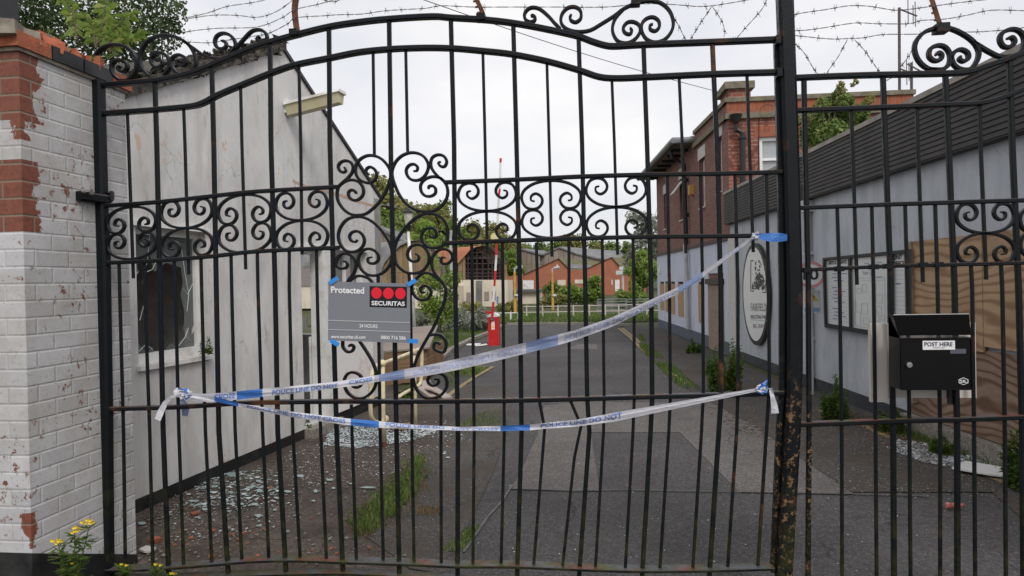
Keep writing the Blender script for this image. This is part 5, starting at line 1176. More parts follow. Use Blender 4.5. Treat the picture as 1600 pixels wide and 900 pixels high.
picket([(735, -25), (744, -2), (753, 18), (754, 28)], 'toothed rusty picket clamped at the crown of the arch')
picket([(1446, -25), (1456, 0), (1464, 25), (1470, 42)], 'toothed rusty picket on the round crest scroll of the railings')
picket([(1010, -20), (1000, -8), (994, 4)], 'short rusty picket on the large crest loop of the gate', False)
mb = MB(); a = onY(640, -8, 9); b = onY(1136, 147, 14.2); pts = [a.lerp(b, i/16)-Vector((0, 0, .25*math.sin(math.pi*i/16)*.3)) for i in range(17)]; mb.tube(pts, .006, 4); tag(mb.build('overhead_cable', BLKPIPE), 'thin overhead cable slanting down to the office chimney', 'cable')

# ------------------------------------------------------------------ foliage
def leafcloud(mb, blobs, n, size, flat=.0, asp=.55, fold=True):
    tot = sum(b[1]**2 for b in blobs)
    for c, r, sq in blobs:
        k = max(3, int(n*r*r/tot))
        for _ in range(k):
            u = Vector((random.gauss(0, 1), random.gauss(0, 1), random.gauss(0, 1))).normalized(); rad = r*(random.random()**.38)
            p = c+Vector((u.x*rad, u.y*rad, u.z*rad*sq)); nn = (u*.6+Vector((random.gauss(0, 1), random.gauss(0, 1), random.gauss(0, 1)+.6))*.5).normalized()
            a = nn.orthogonal().normalized(); ang = random.uniform(0, 6.28); a = (a*math.cos(ang)+nn.cross(a)*math.sin(ang)); b = nn.cross(a)
            s_ = size*random.uniform(.6, 1.25)
            mb.add([p-a*s_, p+b*s_*asp+nn*s_*.12, p+a*s_, p-b*s_*asp+nn*s_*.12], [(0, 1, 2, 3)])
def mk_crown(rx, rz, n, size, nb=26, seed=0, low=-.8):
    random.seed(seed); blobs = []
    for i in range(nb):
        u = Vector((random.gauss(0, 1), random.gauss(0, 1), random.gauss(0, 1))).normalized(); k = random.uniform(.35, .85)
        if u.z < low: u.z = low
        blobs.append((Vector((u.x*rx*k, u.y*rx*k, u.z*rz*k)), rx*random.uniform(.22, .42), .8))
    mb = MB(); leafcloud(mb, blobs, n, size); return mb, blobs
def trunk_mb(h, r, rx, rz, seed=0, limbs=7):
    random.seed(seed+50); mb = MB(); P = [Vector((random.uniform(-.03, .03)*h*i/5, random.uniform(-.03, .03)*h*i/5, h*i/5)) for i in range(6)]; mb.tube(crom(P, 3), r, 8, r*.35)
    for i in range(limbs):
        a = random.uniform(0, 6.28); k = random.uniform(.45, .95); b = P[0].lerp(P[5], k); e = b+Vector((math.cos(a)*rx*.7, math.sin(a)*rx*.7, rz*random.uniform(.2, .9)))
        mb.tube(crom([b, b.lerp(e, .5)+Vector((0, 0, -.1*rz)), e], 4), r*.35, 6, r*.06)
    return mb
PROTO = []
def proto(rx, rz, th, r, n, size, leaf, seed):
    cm, _ = mk_crown(rx, rz, n, size, 30, seed); cm.v = [(a, b, c+th) for a, b, c in cm.v]
    tm = trunk_mb(th+rz*.3, r, rx, rz, seed)
    return (cm, tm, leaf)
placed = {}
def tree(key, P3, sc, label, group, rz=0, nm_='tree', cat='tree', leaf=None):
    cm, tm, lf = PR[key]; lf = leaf or lf
    root = thing(nm_, label, cat, P3, group)
    for (mbx, part, m) in ((tm, 'trunk', BARK), (cm, 'crown', lf)):
        k = (key, part, m.name)
        if k not in placed:
            ORG[root.name] = Vector((0, 0, 0)); o = mbx.build(part, m, root, fixn=False, smooth=part == 'trunk'); placed[k] = o
        else:
            o = placed[k].copy(); COL.objects.link(o); o.parent = root
    root.scale = (sc, sc, sc*random.uniform(.92, 1.1)); root.rotation_euler = (0, 0, rz); return root
PR = {'A': proto(3.4, 3.8, 5.0, .28, 3800, .28, LEAF1, 1), 'B': proto(3.0, 4.2, 5.2, .25, 3800, .26, LEAF2, 2), 'C': proto(3.8, 3.4, 4.6, .3, 3800, .28, LEAF3, 3), 'D': proto(2.4, 4.6, 5.2, .2, 3000, .24, LEAF1, 4)}
random.seed(77)
# (px of the crown's middle, py of its top, distance, key, leaf)
far = [(540, 300, 80, 'B', None), (590, 286, 84, 'A', LEAF3), (612, 300, 78, 'D', None), (628, 318, 74, 'B', None), (655, 322, 92, 'A', LEAF3), (680, 308, 96, 'B', None), (700, 322, 90, 'C', None), (715, 336, 86, 'D', None), (732, 345, 96, 'B', LEAF2), (752, 348, 100, 'C', None), (775, 352, 102, 'A', LEAF3), (798, 364, 98, 'C', None),
       (820, 374, 105, 'A', None), (842, 370, 112, 'B', None), (868, 366, 112, 'D', None), (890, 372, 116, 'A', None), (912, 362, 112, 'C', None), (935, 370, 118, 'B', None), (958, 376, 115, 'A', LEAF2), (982, 374, 112, 'B', None), (1005, 382, 110, 'C', None), (1030, 380, 106, 'A', None), (1060, 380, 108, 'B', None),
       (645, 348, 66, 'B', None), (668, 352, 64, 'A', None), (600, 340, 68, 'B', LEAF2), (722, 366, 70, 'B', LEAF2), (800, 392, 84, 'A', None), (742, 372, 82, 'C', None), (490, 320, 74, 'A', None), (440, 330, 78, 'B', None), (770, 372, 80, 'B', None), (828, 392, 96, 'B', None), (860, 388, 100, 'A', LEAF2), (900, 390, 104, 'B', None), (940, 386, 104, 'C', LEAF2), (980, 392, 100, 'A', LEAF2), (1012, 396, 98, 'B', None)]
kinds = {'A': 'broad', 'B': 'dark dense', 'C': 'spreading olive', 'D': 'slender upright'}
for i, (px, py, Y, k, lf) in enumerate(far):
    p = onY(px, 441, Y); zt = onY(px, py, Y).z; zb = max(0, hz(p.x, Y)); hh = max(4.5, zt-zb)
    cm = PR[k]; full = {'A': 8.8, 'B': 9.4, 'C': 8.0, 'D': 9.8}[k]; sc = hh/full
    if sc > 1.5: zb = zt-full*1.5; sc = 1.5
    where = 'left of the lamp post' if px < 632 else 'between lamp post and barrier arm' if px < 775 else 'behind the grey sheds' if px < 940 else 'behind the orange gabled works'
    tree(k, (p.x, Y, max(zb-.2, hz(p.x, Y)-.3) if sc < 1.5 else zb), sc, f'{kinds[k]} tree on the hill {where}', 'trees on the wooded hill', random.uniform(0, 6), leaf=lf)
# pale willow behind the office corner
tree('D', tuple(onY(1012, 441, 48).xy)+(0,), (onY(1012, 322, 48).z)/9.8, 'pale willow beside the far corner of the brick office', None, .5, leaf=LEAFG)
tree('A', tuple(onY(1004, 441, 44).xy)+(0,), (onY(1004, 395, 44).z)/8.8, 'bushy green tree left of the pale willow', None, .9, leaf=LEAF1)
# young tree on the lawn
PR['Y'] = proto(1.1, 1.9, 1.7, .05, 2600, .075, LEAF1, 9)
p = onY(686, 441, 19); tree('Y', (p.x, 19, .05), 1.0*(onY(690, 380, 19).z)/3.6, 'young leafy tree standing on the left lawn', None, 1)
# bushes
def bush(px, pyb, pyt, Y, wpx, leaf, label, group=None, n=900, size=.09, nm_='bush', seed=1, cat='bush', z0=0):
    random.seed(seed); p = onY(px, 441, Y); zt = onY(px, pyt, Y).z; r = wpx/2/FPX*Y; h = max(.2, zt-z0)
    root = thing(nm_, label, cat, (p.x, Y, z0), group); blobs = []
    if nm_ == 'weed_clump':
        ms, ml = MB(), MB(); ns_ = max(6, int(n/70)); lf = max(.03, size*1.9)
        for i in range(ns_):
            a = random.uniform(0, 6.28); k = random.random()**.5; b = Vector((p.x+math.cos(a)*r*k*.6, Y+math.sin(a)*r*k*.6, z0)); hh = h*random.uniform(.35, 1.0)*(1.05-.45*k)
            tp = b+Vector((math.cos(a)*r*.45*random.random(), math.sin(a)*r*.3, hh)); P = crom([b, b.lerp(tp, .5)+Vector((random.uniform(-.04, .04), 0, 0)), tp], 7); ms.tube(P, .004, 4, .0015)
            for j, q in enumerate(P[1:]):
                for _ in range(max(2, int(n/ns_/14*1.6))):
                    d_ = Vector((random.gauss(0, 1), random.gauss(0, 1), random.uniform(-.3, .9))).normalized(); l = lf*random.uniform(.6, 1.5)*(1.1-.6*j/14); sd_ = d_.cross(Vector((random.uniform(-.5, .5), random.uniform(-.5, .5), 1))).normalized()*l*.2
                    m_ = q+d_*l*.5+Vector((0, 0, l*.1)); ml.add([q, m_+sd_, q+d_*l-Vector((0, 0, l*.12)), m_-sd_], [(0, 1, 2, 3)])
        ml.build('foliage', leaf, root, fixn=False); ms.build('stems', WEED, root); return root
    for i in range(14):
        a = random.uniform(0, 6.28); k = random.random()**.6
        blobs.append((Vector((p.x+math.cos(a)*r*k*.75, Y+math.sin(a)*r*k*.6, z0+h*random.uniform(.2, .8)*(1-.35*k))), random.uniform(.25, .4)*min(r*1.2, h), 1))
    mb = MB(); leafcloud(mb, blobs, n, size); mb.build('foliage', leaf, root, fixn=False)
    mb = MB()
    for i in range(6): b = blobs[i][0]; mb.tube([Vector((p.x+random.uniform(-.1, .1)*r, Y, z0)), b], .02*max(1, h/2), 5, .006)
    mb.build('stems', BARK, root); return root
bush(668, 0, 470, 22, 60, LEAFG, 'silvery shrub left of the young tree', 'silvery shrubs behind the lawn', 1500, .06, seed=1)
bush(715, 0, 474, 23, 60, LEAFG, 'silvery shrub right of the young tree', 'silvery shrubs behind the lawn', 1500, .06, seed=2)
bush(752, 0, 476, 22, 55, LEAFG, 'silvery shrub behind the red barrier post', 'silvery shrubs behind the lawn', 1500, .06, seed=3)
bush(733, 0, 462, 27, 50, LEAF3, 'straggly olive bush against the cream wall', None, 1000, .07, seed=4)
bush(862, 0, 432, 52, 34, LEAF2, 'round dark bush before the orange works', None, 1400, .14, seed=5)
bush(895, 0, 440, 46, 56, LEAF1, 'light green bush behind the white rail', 'bushes behind the white rail', 1800, .13, seed=6)
bush(930, 0, 418, 44, 44, LEAF1, 'taller pointed green bush behind the white rail', 'bushes behind the white rail', 2200, .13, seed=7)
bush(985, 0, 440, 40, 56, LEAF1, 'bright bush behind the metal field gates', 'bushes behind the white rail', 1800, .12, seed=8)
bush(866, 0, 455, 42, 54, LEAF3, 'yellowish scrub at the foot of the yellow post', 'bushes behind the white rail', 1300, .12, seed=9)
bush(800, 0, 468, 36, 60, LEAF3, 'low brown scrub right of the barrier', None, 1300, .08, seed=10)
bush(1115, 0, 545, 11.5, 34, WEED, 'small weed clump at the foot of the pale pipe', 'weeds along the right wall', 700, .035, seed=11, nm_='weed_clump', cat='weeds')
bush(1133, 0, 506, 9.6, 62, WEED, 'tall leafy weeds by the boarded door', 'weeds along the right wall', 2600, .035, seed=12, nm_='weed_clump', cat='weeds')
bush(1300, 0, 590, 7.9, 50, WEED, 'weeds at the foot of the grey downpipe', 'weeds along the right wall', 1300, .03, seed=13, nm_='weed_clump', cat='weeds')
bush(1302, 0, 560, 8.2, 14, WEED, 'single tall thin weed against the blue wall', 'weeds along the right wall', 300, .03, seed=14, nm_='weed_clump', cat='weeds')
bush(1390, 0, 625, 7.3, 40, WEED, 'weeds under the cream backing board', 'weeds along the right wall', 1200, .03, seed=15, nm_='weed_clump', cat='weeds')
bush(1590, 0, 640, 5.4, 44, WEED, 'weed clump at the right edge below the plywood', 'weeds along the right wall', 900, .03, seed=16, nm_='weed_clump', cat='weeds')
bush(1470, 0, 668, 6.4, 36, GRASS, 'low grassy weeds beneath the letterbox', 'weeds along the right wall', 900, .025, seed=17, nm_='weed_clump', cat='weeds')
bush(1080, 0, 525, 15, 26, WEED, 'low weeds at the foot of the lilac wall', 'weeds along the right wall', 500, .04, seed=18, nm_='weed_clump', cat='weeds')
bush(284, 0, 745, 5.3, 26, WEED, 'small weed at the gatehouse plinth', 'weeds along the gatehouse', 160, .03, seed=19, nm_='weed_clump', cat='weeds')
bush(468, 0, 655, 7.0, 46, WEED, 'scruffy weeds below the gatehouse door', 'weeds along the gatehouse', 1200, .028, seed=20, nm_='weed_clump', cat='weeds')
bush(632, 0, 596, 9.0, 44, WEED, 'weeds behind the cream tube frame', 'weeds along the gatehouse', 900, .035, seed=21, nm_='weed_clump', cat='weeds')
q = LF.pp(322, 548, .05); bush(322, 0, 540, q.y-.03, 20, WEED, 'tiny weed growing from the window sill corner', 'weeds along the gatehouse', 90, .016, seed=22, nm_='weed_clump', cat='weeds', z0=q.z-.03)
# ivy-like shrub on the low roof
q = FB.pp(1302, 262, 1.0); sh = thing('roof_shrub', 'leafy shrub growing out of the low roof before the office', 'shrub', (q.x, 10.6, 3.25)); yq = 10.6
mb = MB(); random.seed(23); leafcloud(mb, [(onY(x, y, yq+random.uniform(-.3, .3)), r_*.0094*1.0, 1) for x, y, r_ in ((1300, 165, 20), (1285, 190, 26), (1320, 185, 26), (1300, 215, 28), (1275, 220, 24), (1330, 212, 22), (1262, 205, 14), (1345, 175, 14), (1352, 190, 10), (1268, 245, 16), (1295, 245, 20), (1320, 160, 14), (1338, 232, 12), (1285, 165, 12), (1310, 148, 10))], 5200, .042); mb.build('foliage', LEAF2, sh, fixn=False)
mb = MB(); b_ = onY(1290, 275, yq); b_.z = 3.25
for x, y in ((1300, 150), (1270, 190), (1335, 185), (1350, 165), (1285, 165), (1315, 140)): mb.tube(crom([b_, b_.lerp(onY(x, y, yq), .5)+V((0, 0, .1)), onY(x, y, yq)], 4), .018, 5, .005)
mb.build('stems', BARK, sh)
mb = MB(); random.seed(8)
blobs = [(onY(x, y, yq), r_, 1) for x, y, r_ in ((1313, 134, .06), (1316, 142, .06), (1337, 128, .04), (1331, 133, .03), (1355, 160, .08), (1362, 152, .04), (1258, 190, .1))]
leafcloud(mb, blobs, 300, .04); mb.build('shoots', LEAF3, sh, fixn=False)
# tree behind the pier, top left
random.seed(41); t = thing('tree', 'leafy poplar rising behind the brick pier at top left', 'tree', (-7.0, 10.5, 0)); blobs = []
for (x, y, r) in ((60, 10, .5), (110, 30, .5), (160, 20, .55), (210, 10, .5), (250, 20, .38), (262, 55, .25), (190, 60, .45), (235, 60, .35), (130, 70, .5), (180, 95, .45), (245, 85, .22), (80, -40, .6), (160, -50, .6), (230, -40, .5), (30, 40, .5), (275, 10, .16), (270, 35, .15), (20, 0, .6), (215, 90, .3), (60, 70, .5)):
    blobs.append((onY(x, y, 9.6+random.uniform(-.6, .6)), r*1.05, 1))
mb = MB(); leafcloud(mb, blobs, 15000, .034); mb.build('crown', mk_leaf('poplar_leaves', (.035, .065, .022), (.10, .15, .05), (.17, .20, .09)), t, fixn=False)
mb = MB(); b0 = Vector((-6.6, 10.0, 0)); mb.tube([b0, Vector((-6.5, 9.9, 2.5)), onY(150, 20, 9.7)], .12, 8, .03)
for bl_ in blobs[:12]: mb.tube([Vector((-6.5, 9.9, 2.6)), bl_[0]], .03, 5, .008)
mb.build('trunk', BARK, t)
# buddleia on the pier
random.seed(43); zb_ = ztop+.1; t = thing('pier_shrub', 'broad leaved shrub rooted in the broken top of the brick pier', 'shrub', (XF-.3, 3.5, zb_))
mb = MB(); st = []
for (x0, y0, x1, y1) in ((150, 75, 165, -10), (150, 75, 130, 20), (150, 70, 205, 20), (160, 70, 215, 55), (120, 60, 100, -5), (170, 80, 190, 40)):
    a = onY(x0, y0, 3.75); b = onY(x1, y1, 3.8); P = crom([a, a.lerp(b, .5)+Vector((.02, 0, .01)), b], 6); st.append(P); mb.tube(P, .006, 5, .002)
mb.build('stems', BARK, t)
mb = MB()
for P in st:
    for p in P[2:]:
        for s_ in (-1, 1):
            for k in range(2):
                d_ = Vector((s_*random.uniform(.5, 1), random.uniform(-.5, .5), random.uniform(-.9, .3))).normalized(); l = random.uniform(.05, .085); sd_ = d_.cross(Vector((0, 1, .3))).normalized()*l*.2
                m_ = p+d_*l*.5+Vector((0, 0, .008)); mb.add([p, m_+sd_, p+d_*l, m_-sd_], [(0, 1, 2, 3)])
mb.build('foliage', LEAF1, t, fixn=False)
mb = MB()
for (x, y) in ((78, 52), (145, 95), (170, 92), (178, 88), (100, 62)):
    p = onY(x, y, 3.3)
    for k in range(12):
        d_ = Vector((random.uniform(-1, 1), random.uniform(-.5, .5), random.uniform(.1, 1))).normalized()*random.uniform(.025, .05); sd_ = Vector((.004, 0, 0)); mb.add([p-sd_, p+sd_, p+d_], [(0, 1, 2)])
mb.build('grass_tufts', GRASS, t, fixn=False)

# ragwort by the gate
def ragwort(px, base_y, heads, Y, label, n=1):
    random.seed(int(px)); b = G(px, base_y) if base_y else None
    x0 = onY(px, 880, Y).x; t = thing('ragwort', label, 'flower', (x0, Y, 0), 'yellow flowering ragwort by the gate')
    ms, ml, mf, mc = MB(), MB(), MB(), MB()
    for hx_, hy_ in heads:
        top_ = onY(hx_, hy_, Y+random.uniform(-.03, .03)); bs = Vector((x0+random.uniform(-.03, .03), Y, 0 if top_.z > .3 else max(0, top_.z-.25))); P = crom([bs, bs.lerp(top_, .5)+Vector((random.uniform(-.02, .02), 0, 0)), top_], 8); ms.tube(P, .004, 5, .002)
        L_ = (top_-bs).length
        for p in P[1:-1]:
            for k in range(7):
                d_ = Vector((random.uniform(-1, 1), random.uniform(-1, .6), random.uniform(-.2, .5))).normalized(); l = random.uniform(.03, .065); pr = d_.cross(Vector((0, 0, 1))).normalized()
                ml.add([p, p+d_*l*.5+pr*l*.18, p+d_*l, p+d_*l*.5-pr*l*.18], [(0, 1, 2, 3)])
                for e in (.4, .7):
                    for s_ in (-1, 1): c = p+d_*l*e; ml.add([c, c+pr*s_*l*.32+d_*l*.15, c+d_*l*.12], [(0, 1, 2)])
        for k in range(7 if top_.z > .35 else 2):
            c = top_+Vector((random.uniform(-.026, .026), random.uniform(-.02, .02), random.uniform(-.012, .014)))
            for j in range(8):
                a = j*.785; r_ = .010; u_ = Vector((math.cos(a), -.5*abs(math.sin(a)), math.sin(a)*.6+.2)); v_ = Vector((-math.sin(a), 0, math.cos(a)))*.0032
                mf.add([c-v_, c+v_, c+u_*r_+v_, c+u_*r_-v_], [(0, 1, 2, 3)])
    ms.build('stem', WEED, t); ml.build('foliage', WEED, t, fixn=False); mf.build('flower_head', YFLOW, t, fixn=False)
ragwort(112, None, [(90, 846), (117, 828), (141, 816), (109, 878), (128, 900)], 2.95, 'tall branching ragwort against the white pier')
ragwort(196, None, [(193, 886)], 3.25, 'low ragwort at the foot of the hinge stile')
ragwort(245, None, [(244, 885), (273, 896)], 3.25, 'low ragwort right of the hinge stile')

# grass on lawn and verge
def blades(name, poly, n, h, m, seed, label=None, cat=None, kind='stuff', jitter=.3, wide=1.0, w0=.004):
    random.seed(seed); P = [G(x, y) for x, y in poly] if len(poly[0]) == 2 else poly; xs = [p.x for p in P]; ys = [p.y for p in P]; mb = MB(); k = 0
    def inside(x, y):
        c = False; j = len(P)-1
        for i in range(len(P)):
            if (P[i].y > y) != (P[j].y > y) and x < (P[j].x-P[i].x)*(y-P[i].y)/(P[j].y-P[i].y)+P[i].x: c = not c
            j = i
        return c
    tries = 0
    while k < n and tries < n*30:
        tries += 1; x = random.uniform(min(xs), max(xs)); y = random.uniform(min(ys), max(ys))
        if not inside(x, y): continue
        if (math.sin(x*2.1+seed)+math.sin(y*1.7)+math.sin((x+y)*3.3))*.3+random.random() < jitter: continue
        hh = h*random.uniform(.4, 1.2); a = random.uniform(0, 6.28); l = Vector((math.cos(a), math.sin(a), 0)); b = Vector((x, y, .0)); s_ = Vector((-l.y, l.x, 0))*w0*wide*random.uniform(.6, 1.3)
        md = b+Vector((0, 0, hh*.6))+l*hh*.15; tp = b+Vector((0, 0, hh))+l*hh*.5
        mb.add([b-s_, b+s_, md+s_*.7, md-s_*.7, tp], [(0, 1, 2, 3), (3, 2, 4)]); k += 1
    o = mb.build(name, m, fixn=False); return tag(o, label, cat, kind=kind)
blades('grass', [(560, 507), (700, 503), (785, 505), (772, 515), (700, 548), (668, 574), (640, 598), (520, 600)], 26000, .09, GRASS, 1, 'green lawn grass between gatehouse and barrier', 'grass', wide=2.6)
blades('grass', [V((-9, 33, 0)), V((6, 33, 0)), V((6, 27.8, 0)), V((2, 26.4, 0)), V((-5, 26.4, 0)), V((-9, 26.6, 0))], 16000, .14, GRASS, 2, 'green verge grass before the white rail', 'grass', wide=6)
blades('weedy_grass', [(546, 822), (560, 838), (588, 834), (604, 812), (622, 808), (632, 786), (650, 778), (655, 750), (664, 716), (650, 716), (638, 744), (618, 758), (604, 776), (580, 786), (570, 806)], 2400, .06, GRASS, 3, 'strip of grass growing in the joint of the drive', 'grass', jitter=.5, wide=1.1)
blades('weedy_grass', [(545, 838), (588, 842), (650, 795), (668, 765), (668, 712), (640, 715), (595, 762), (545, 812)], 900, .05, STRAW, 33, 'dry stalks among the grass strip in the drive joint', 'grass', jitter=.4, wide=.8)
scatter_leaf = MB(); random.seed(90)
for i in range(900):
    k_ = random.random(); cx = 565+k_*90+random.gauss(0, 12); cy = 822-k_*95+random.gauss(0, 9); q_ = G(cx, cy, .01); a_ = random.uniform(0, 6.28); l_ = random.uniform(.02, .045); d_ = Vector((math.cos(a_), math.sin(a_), random.uniform(.2, 1.1))).normalized()*l_; e_ = Vector((-math.sin(a_), math.cos(a_), 0))*l_*.3
    scatter_leaf.add([q_, q_+d_*.6+e_, q_+d_, q_+d_*.6-e_], [(0, 1, 2, 3)])
tag(scatter_leaf.build('weedy_grass', WEED, fixn=False), 'broad weed leaves mixed into the grass strip', 'weeds', kind='stuff')
blades('weedy_grass', [(690, 862), (712, 868), (738, 850), (752, 822), (728, 826)], 420, .035, GRASS, 4, 'sparse grass tuft near the foot of the gate', 'grass', jitter=.5)
blades('weedy_grass', [(650, 805), (690, 808), (688, 795), (655, 793)], 220, .035, STRAW, 5, 'thin dry grass beside the grass strip', 'grass', jitter=.3)
blades('weedy_grass', [(690, 690), (705, 720), (745, 705), (790, 660), (780, 640), (740, 650)], 900, .04, GRASS, 6, 'patchy grass in the old tarmac past the lock rail', 'grass', jitter=.8)
blades('weedy_grass', [(998, 520), (1020, 545), (1085, 600), (1110, 620), (1085, 630), (1040, 585), (1000, 545)], 3000, .06, WEED, 7, 'weeds along the right road edge', 'grass', jitter=.55, wide=2)
blades('weedy_grass', [(1370, 655), (1475, 690), (1560, 720), (1590, 745), (1540, 735), (1430, 690), (1360, 668)], 1800, .07, WEED, 8, 'weeds growing along the foot of the plywood', 'grass', jitter=.5)
blades('weedy_grass', [(700, 575), (768, 548), (790, 560), (740, 590), (715, 610), (690, 625)], 2200, .05, GRASS, 9, 'weeds beside the corner of the yellow line', 'grass', jitter=.6, wide=2)
blades('dry_grass', [(1310, 640), (1350, 650), (1400, 665), (1470, 700), (1400, 690), (1320, 660)], 900, .045, STRAW, 10, 'dry grass litter by the right wall', 'grass', jitter=.4)

# scattered debris as stuff
def scatter(name, poly, n, s0, s1, mats, seed, label, cat, flat=.4, z=.012):
    random.seed(seed); P = [G(x, y) for x, y in poly]; mb = MB(); k = 0; w_ = poly
    xs = [a for a, b in poly]; ys = [b for a, b in poly]
    while k < n:
        px, py = random.uniform(min(xs), max(xs)), random.uniform(min(ys), max(ys)); c = False; j = len(poly)-1
        for i in range(len(poly)):
            if (ys[i] > py) != (ys[j] > py) and px < (xs[j]-xs[i])*(py-ys[i])/(ys[j]-ys[i])+xs[i]: c = not c
            j = i
        if not c: continue
        k += 1; p = G(px, py, z); s_ = s0+(s1-s0)*random.random()**2.5; mb.cur = random.randrange(len(mats)); m = random.randint(3, 5)
        an0 = random.uniform(0, 6); pts = [p+Vector((math.cos(an0+i*6.283/m)*s_*random.uniform(.5, 1.2), math.sin(an0+i*6.283/m)*s_*random.uniform(.5, 1.2), random.uniform(0, s_*flat*.3))) for i in range(m)]
        mb.prism(pts, (0, 0, s_*flat))
    return tag(mb.build(name, mats), label, cat, kind='stuff')
scatter('crushed_glass', [(515, 672), (560, 664), (650, 664), (690, 672), (640, 690), (560, 700), (505, 695)], 2600, .006, .016, [SHARDW, SHARDW, SHARD], 1, 'white drift of crushed glass on the drive', 'broken glass', .3)
scatter('crushed_glass', [(440, 715), (520, 660), (700, 655), (740, 690), (600, 745), (480, 760)], 1100, .004, .011, [SHARDW, GRAVM], 2, 'thin scatter of glass crumbs round the white drift', 'broken glass', .4)
scatter('crushed_glass', [(228, 815), (300, 750), (420, 725), (480, 750), (470, 810), (400, 835), (300, 850)], 520, .004, .012, [SHARD, SHARDW, GRAVM], 3, 'glass crumbs below the broken window', 'broken glass', .3)
scatter('rubble', [(215, 890), (240, 790), (430, 720), (560, 740), (640, 880)], 260, .004, .016, [CLAY, GRAVM, MORT, MORT], 4, 'small bits of brick and stone on the drive', 'rubble', .6)
scatter('gravel', [(1385, 700), (1400, 688), (1470, 694), (1560, 730), (1530, 738), (1440, 722)], 2200, .006, .016, [GRAVM, SHARDW, GRAVM], 5, 'pale gravel along the foot of the plywood', 'gravel', .7)
scatter('grit', [(960, 515), (1050, 590), (1180, 668), (1330, 770), (1560, 790), (1600, 745), (1380, 668), (1200, 600), (1040, 530)], 1500, .004, .010, [GRAVM, MORT], 6, 'grit and litter on the right pavement', 'grit', .5)
scatter('grit', [(600, 880), (720, 640), (1100, 640), (1500, 800), (1450, 900)], 240, .003, .006, [GRAVM, SHARDW], 7, 'scattered specks on the tarmac drive', 'grit', .5)
scatter('rubble', [(215, 885), (225, 815), (300, 790), (420, 840), (380, 872)], 22, .010, .026, [CLAY, MORT, MORT], 44, 'larger lumps of brick and mortar inside the gate', 'rubble', .5)
scatter('leaf_litter', [(213, 812), (330, 755), (480, 700), (500, 712), (350, 772), (222, 832)], 500, .006, .02, [BARK, MORT, BARK], 45, 'brown litter and grit along the foot of the gatehouse', 'litter', .15)
scatter('leaf_litter', [(985, 520), (1060, 598), (1180, 665), (1215, 690), (1150, 672), (1040, 600), (980, 540)], 700, .008, .022, [BARK, MORT], 46, 'brown litter along the right edge of the road', 'litter', .15)
scatter('leaf_litter', [(1270, 640), (1380, 665), (1480, 705), (1590, 760), (1500, 735), (1380, 700), (1290, 668)], 600, .006, .018, [BARK, CLAY, MORT], 47, 'brown litter along the right pavement', 'litter', .15)
scatter('crushed_glass', [(285, 790), (300, 752), (360, 735), (430, 735), (440, 780), (360, 800)], 320, .008, .030, [SHARD, SHARDW, SHARD], 55, 'cluster of broken panes below the smashed window', 'broken glass', .12)
# larger shards are things
random.seed(14)
spots = [(365, 742, 30, 9, 'longest pale glass shard below the window'), (470, 744, 13, 5, None), (493, 768, 9, 6, None), (577, 762, 30, 3, 'long thin glass shard near the grass strip'), (404, 752, 12, 5, None), (438, 762, 12, 4, None), (405, 767, 14, 7, None), (450, 768, 14, 4, None), (378, 788, 10, 4, None), (404, 806, 15, 6, None), (390, 762, 12, 5, None), (345, 778, 14, 4, None), (320, 796, 12, 4, None), (300, 783, 13, 3, None), (430, 797, 8, 3, None), (404, 822, 12, 2.5, None), (515, 750, 12, 3, None), (521, 763, 7, 3, None), (222, 818, 14, 5, None), (548, 756, 7, 2, None), (490, 783, 8, 3, None), (372, 770, 9, 3, None), (335, 760, 12, 4, None), (700, 715, 7, 2, None), (694, 709, 9, 2, None)]
for x, y, a, b, lb in spots:
    k = random.randint(4, 6); an = random.uniform(0, 6); pts = [G(x+math.cos(an+i*6.283/k)*a/2*random.uniform(.7, 1.1), y+math.sin(an+i*6.283/k)*b/2*random.uniform(.7, 1.1), .012) for i in range(k)]
    mb = MB(); mb.prism(pts, (0, 0, .004)); o = mb.build('glass_shard', SHARD); tag(o, lb or 'flat pale green glass shard lying on the drive near the gatehouse', 'glass shard', 'glass shards on the drive')
for x, y, s_, lb in ((243, 843, .045, 'largest broken red brick piece inside the gate'), (305, 802, .028, 'red brick fragment among the glass shards'), (423, 762, .02, 'red brick chip beside the pale shards'), (402, 869, .018, 'red brick chip near the bottom rail')):
    mb = MB(); random.seed(int(x)); chunk(G(x, y, .02), (s_, s_*.6, s_*.3)); tag(mb.build('brick_piece', CLAY), lb, 'brick piece')
mb = MB(); random.seed(5); pts = [G(x, y, .02) for x, y in ((217, 861), (228, 855), (244, 858), (240, 863), (226, 864))]; mb.prism(pts, (0, 0, .012)); tag(mb.build('plaster_piece', SILL), 'white flake of plaster by the pier foot', 'plaster')
mb = MB(); c = G(1492, 790, .03); mb.tube(crom([c-Vector((.06, 0, 0)), c, c+Vector((.06, .01, 0))], 4), .022, 10, .014); w_ = mb.build('crisp_packet', plain('red_wrapper', (.38, .08, .06), .3, .3, 40, dirt=(.5, .5, .5), dscale=30)); tag(w_, 'crumpled red wrapper on the tarmac', 'wrapper')
mb = MB(); mb.prism([G(1487, 733, .03), G(1508, 722, .03), G(1600, 737, .03), G(1592, 749, .03), G(1545, 743, .03)], (0, 0, .012)); tag(mb.build('plastic_strip', WHITE), 'white plastic strip lying on the yellow line', 'panel')

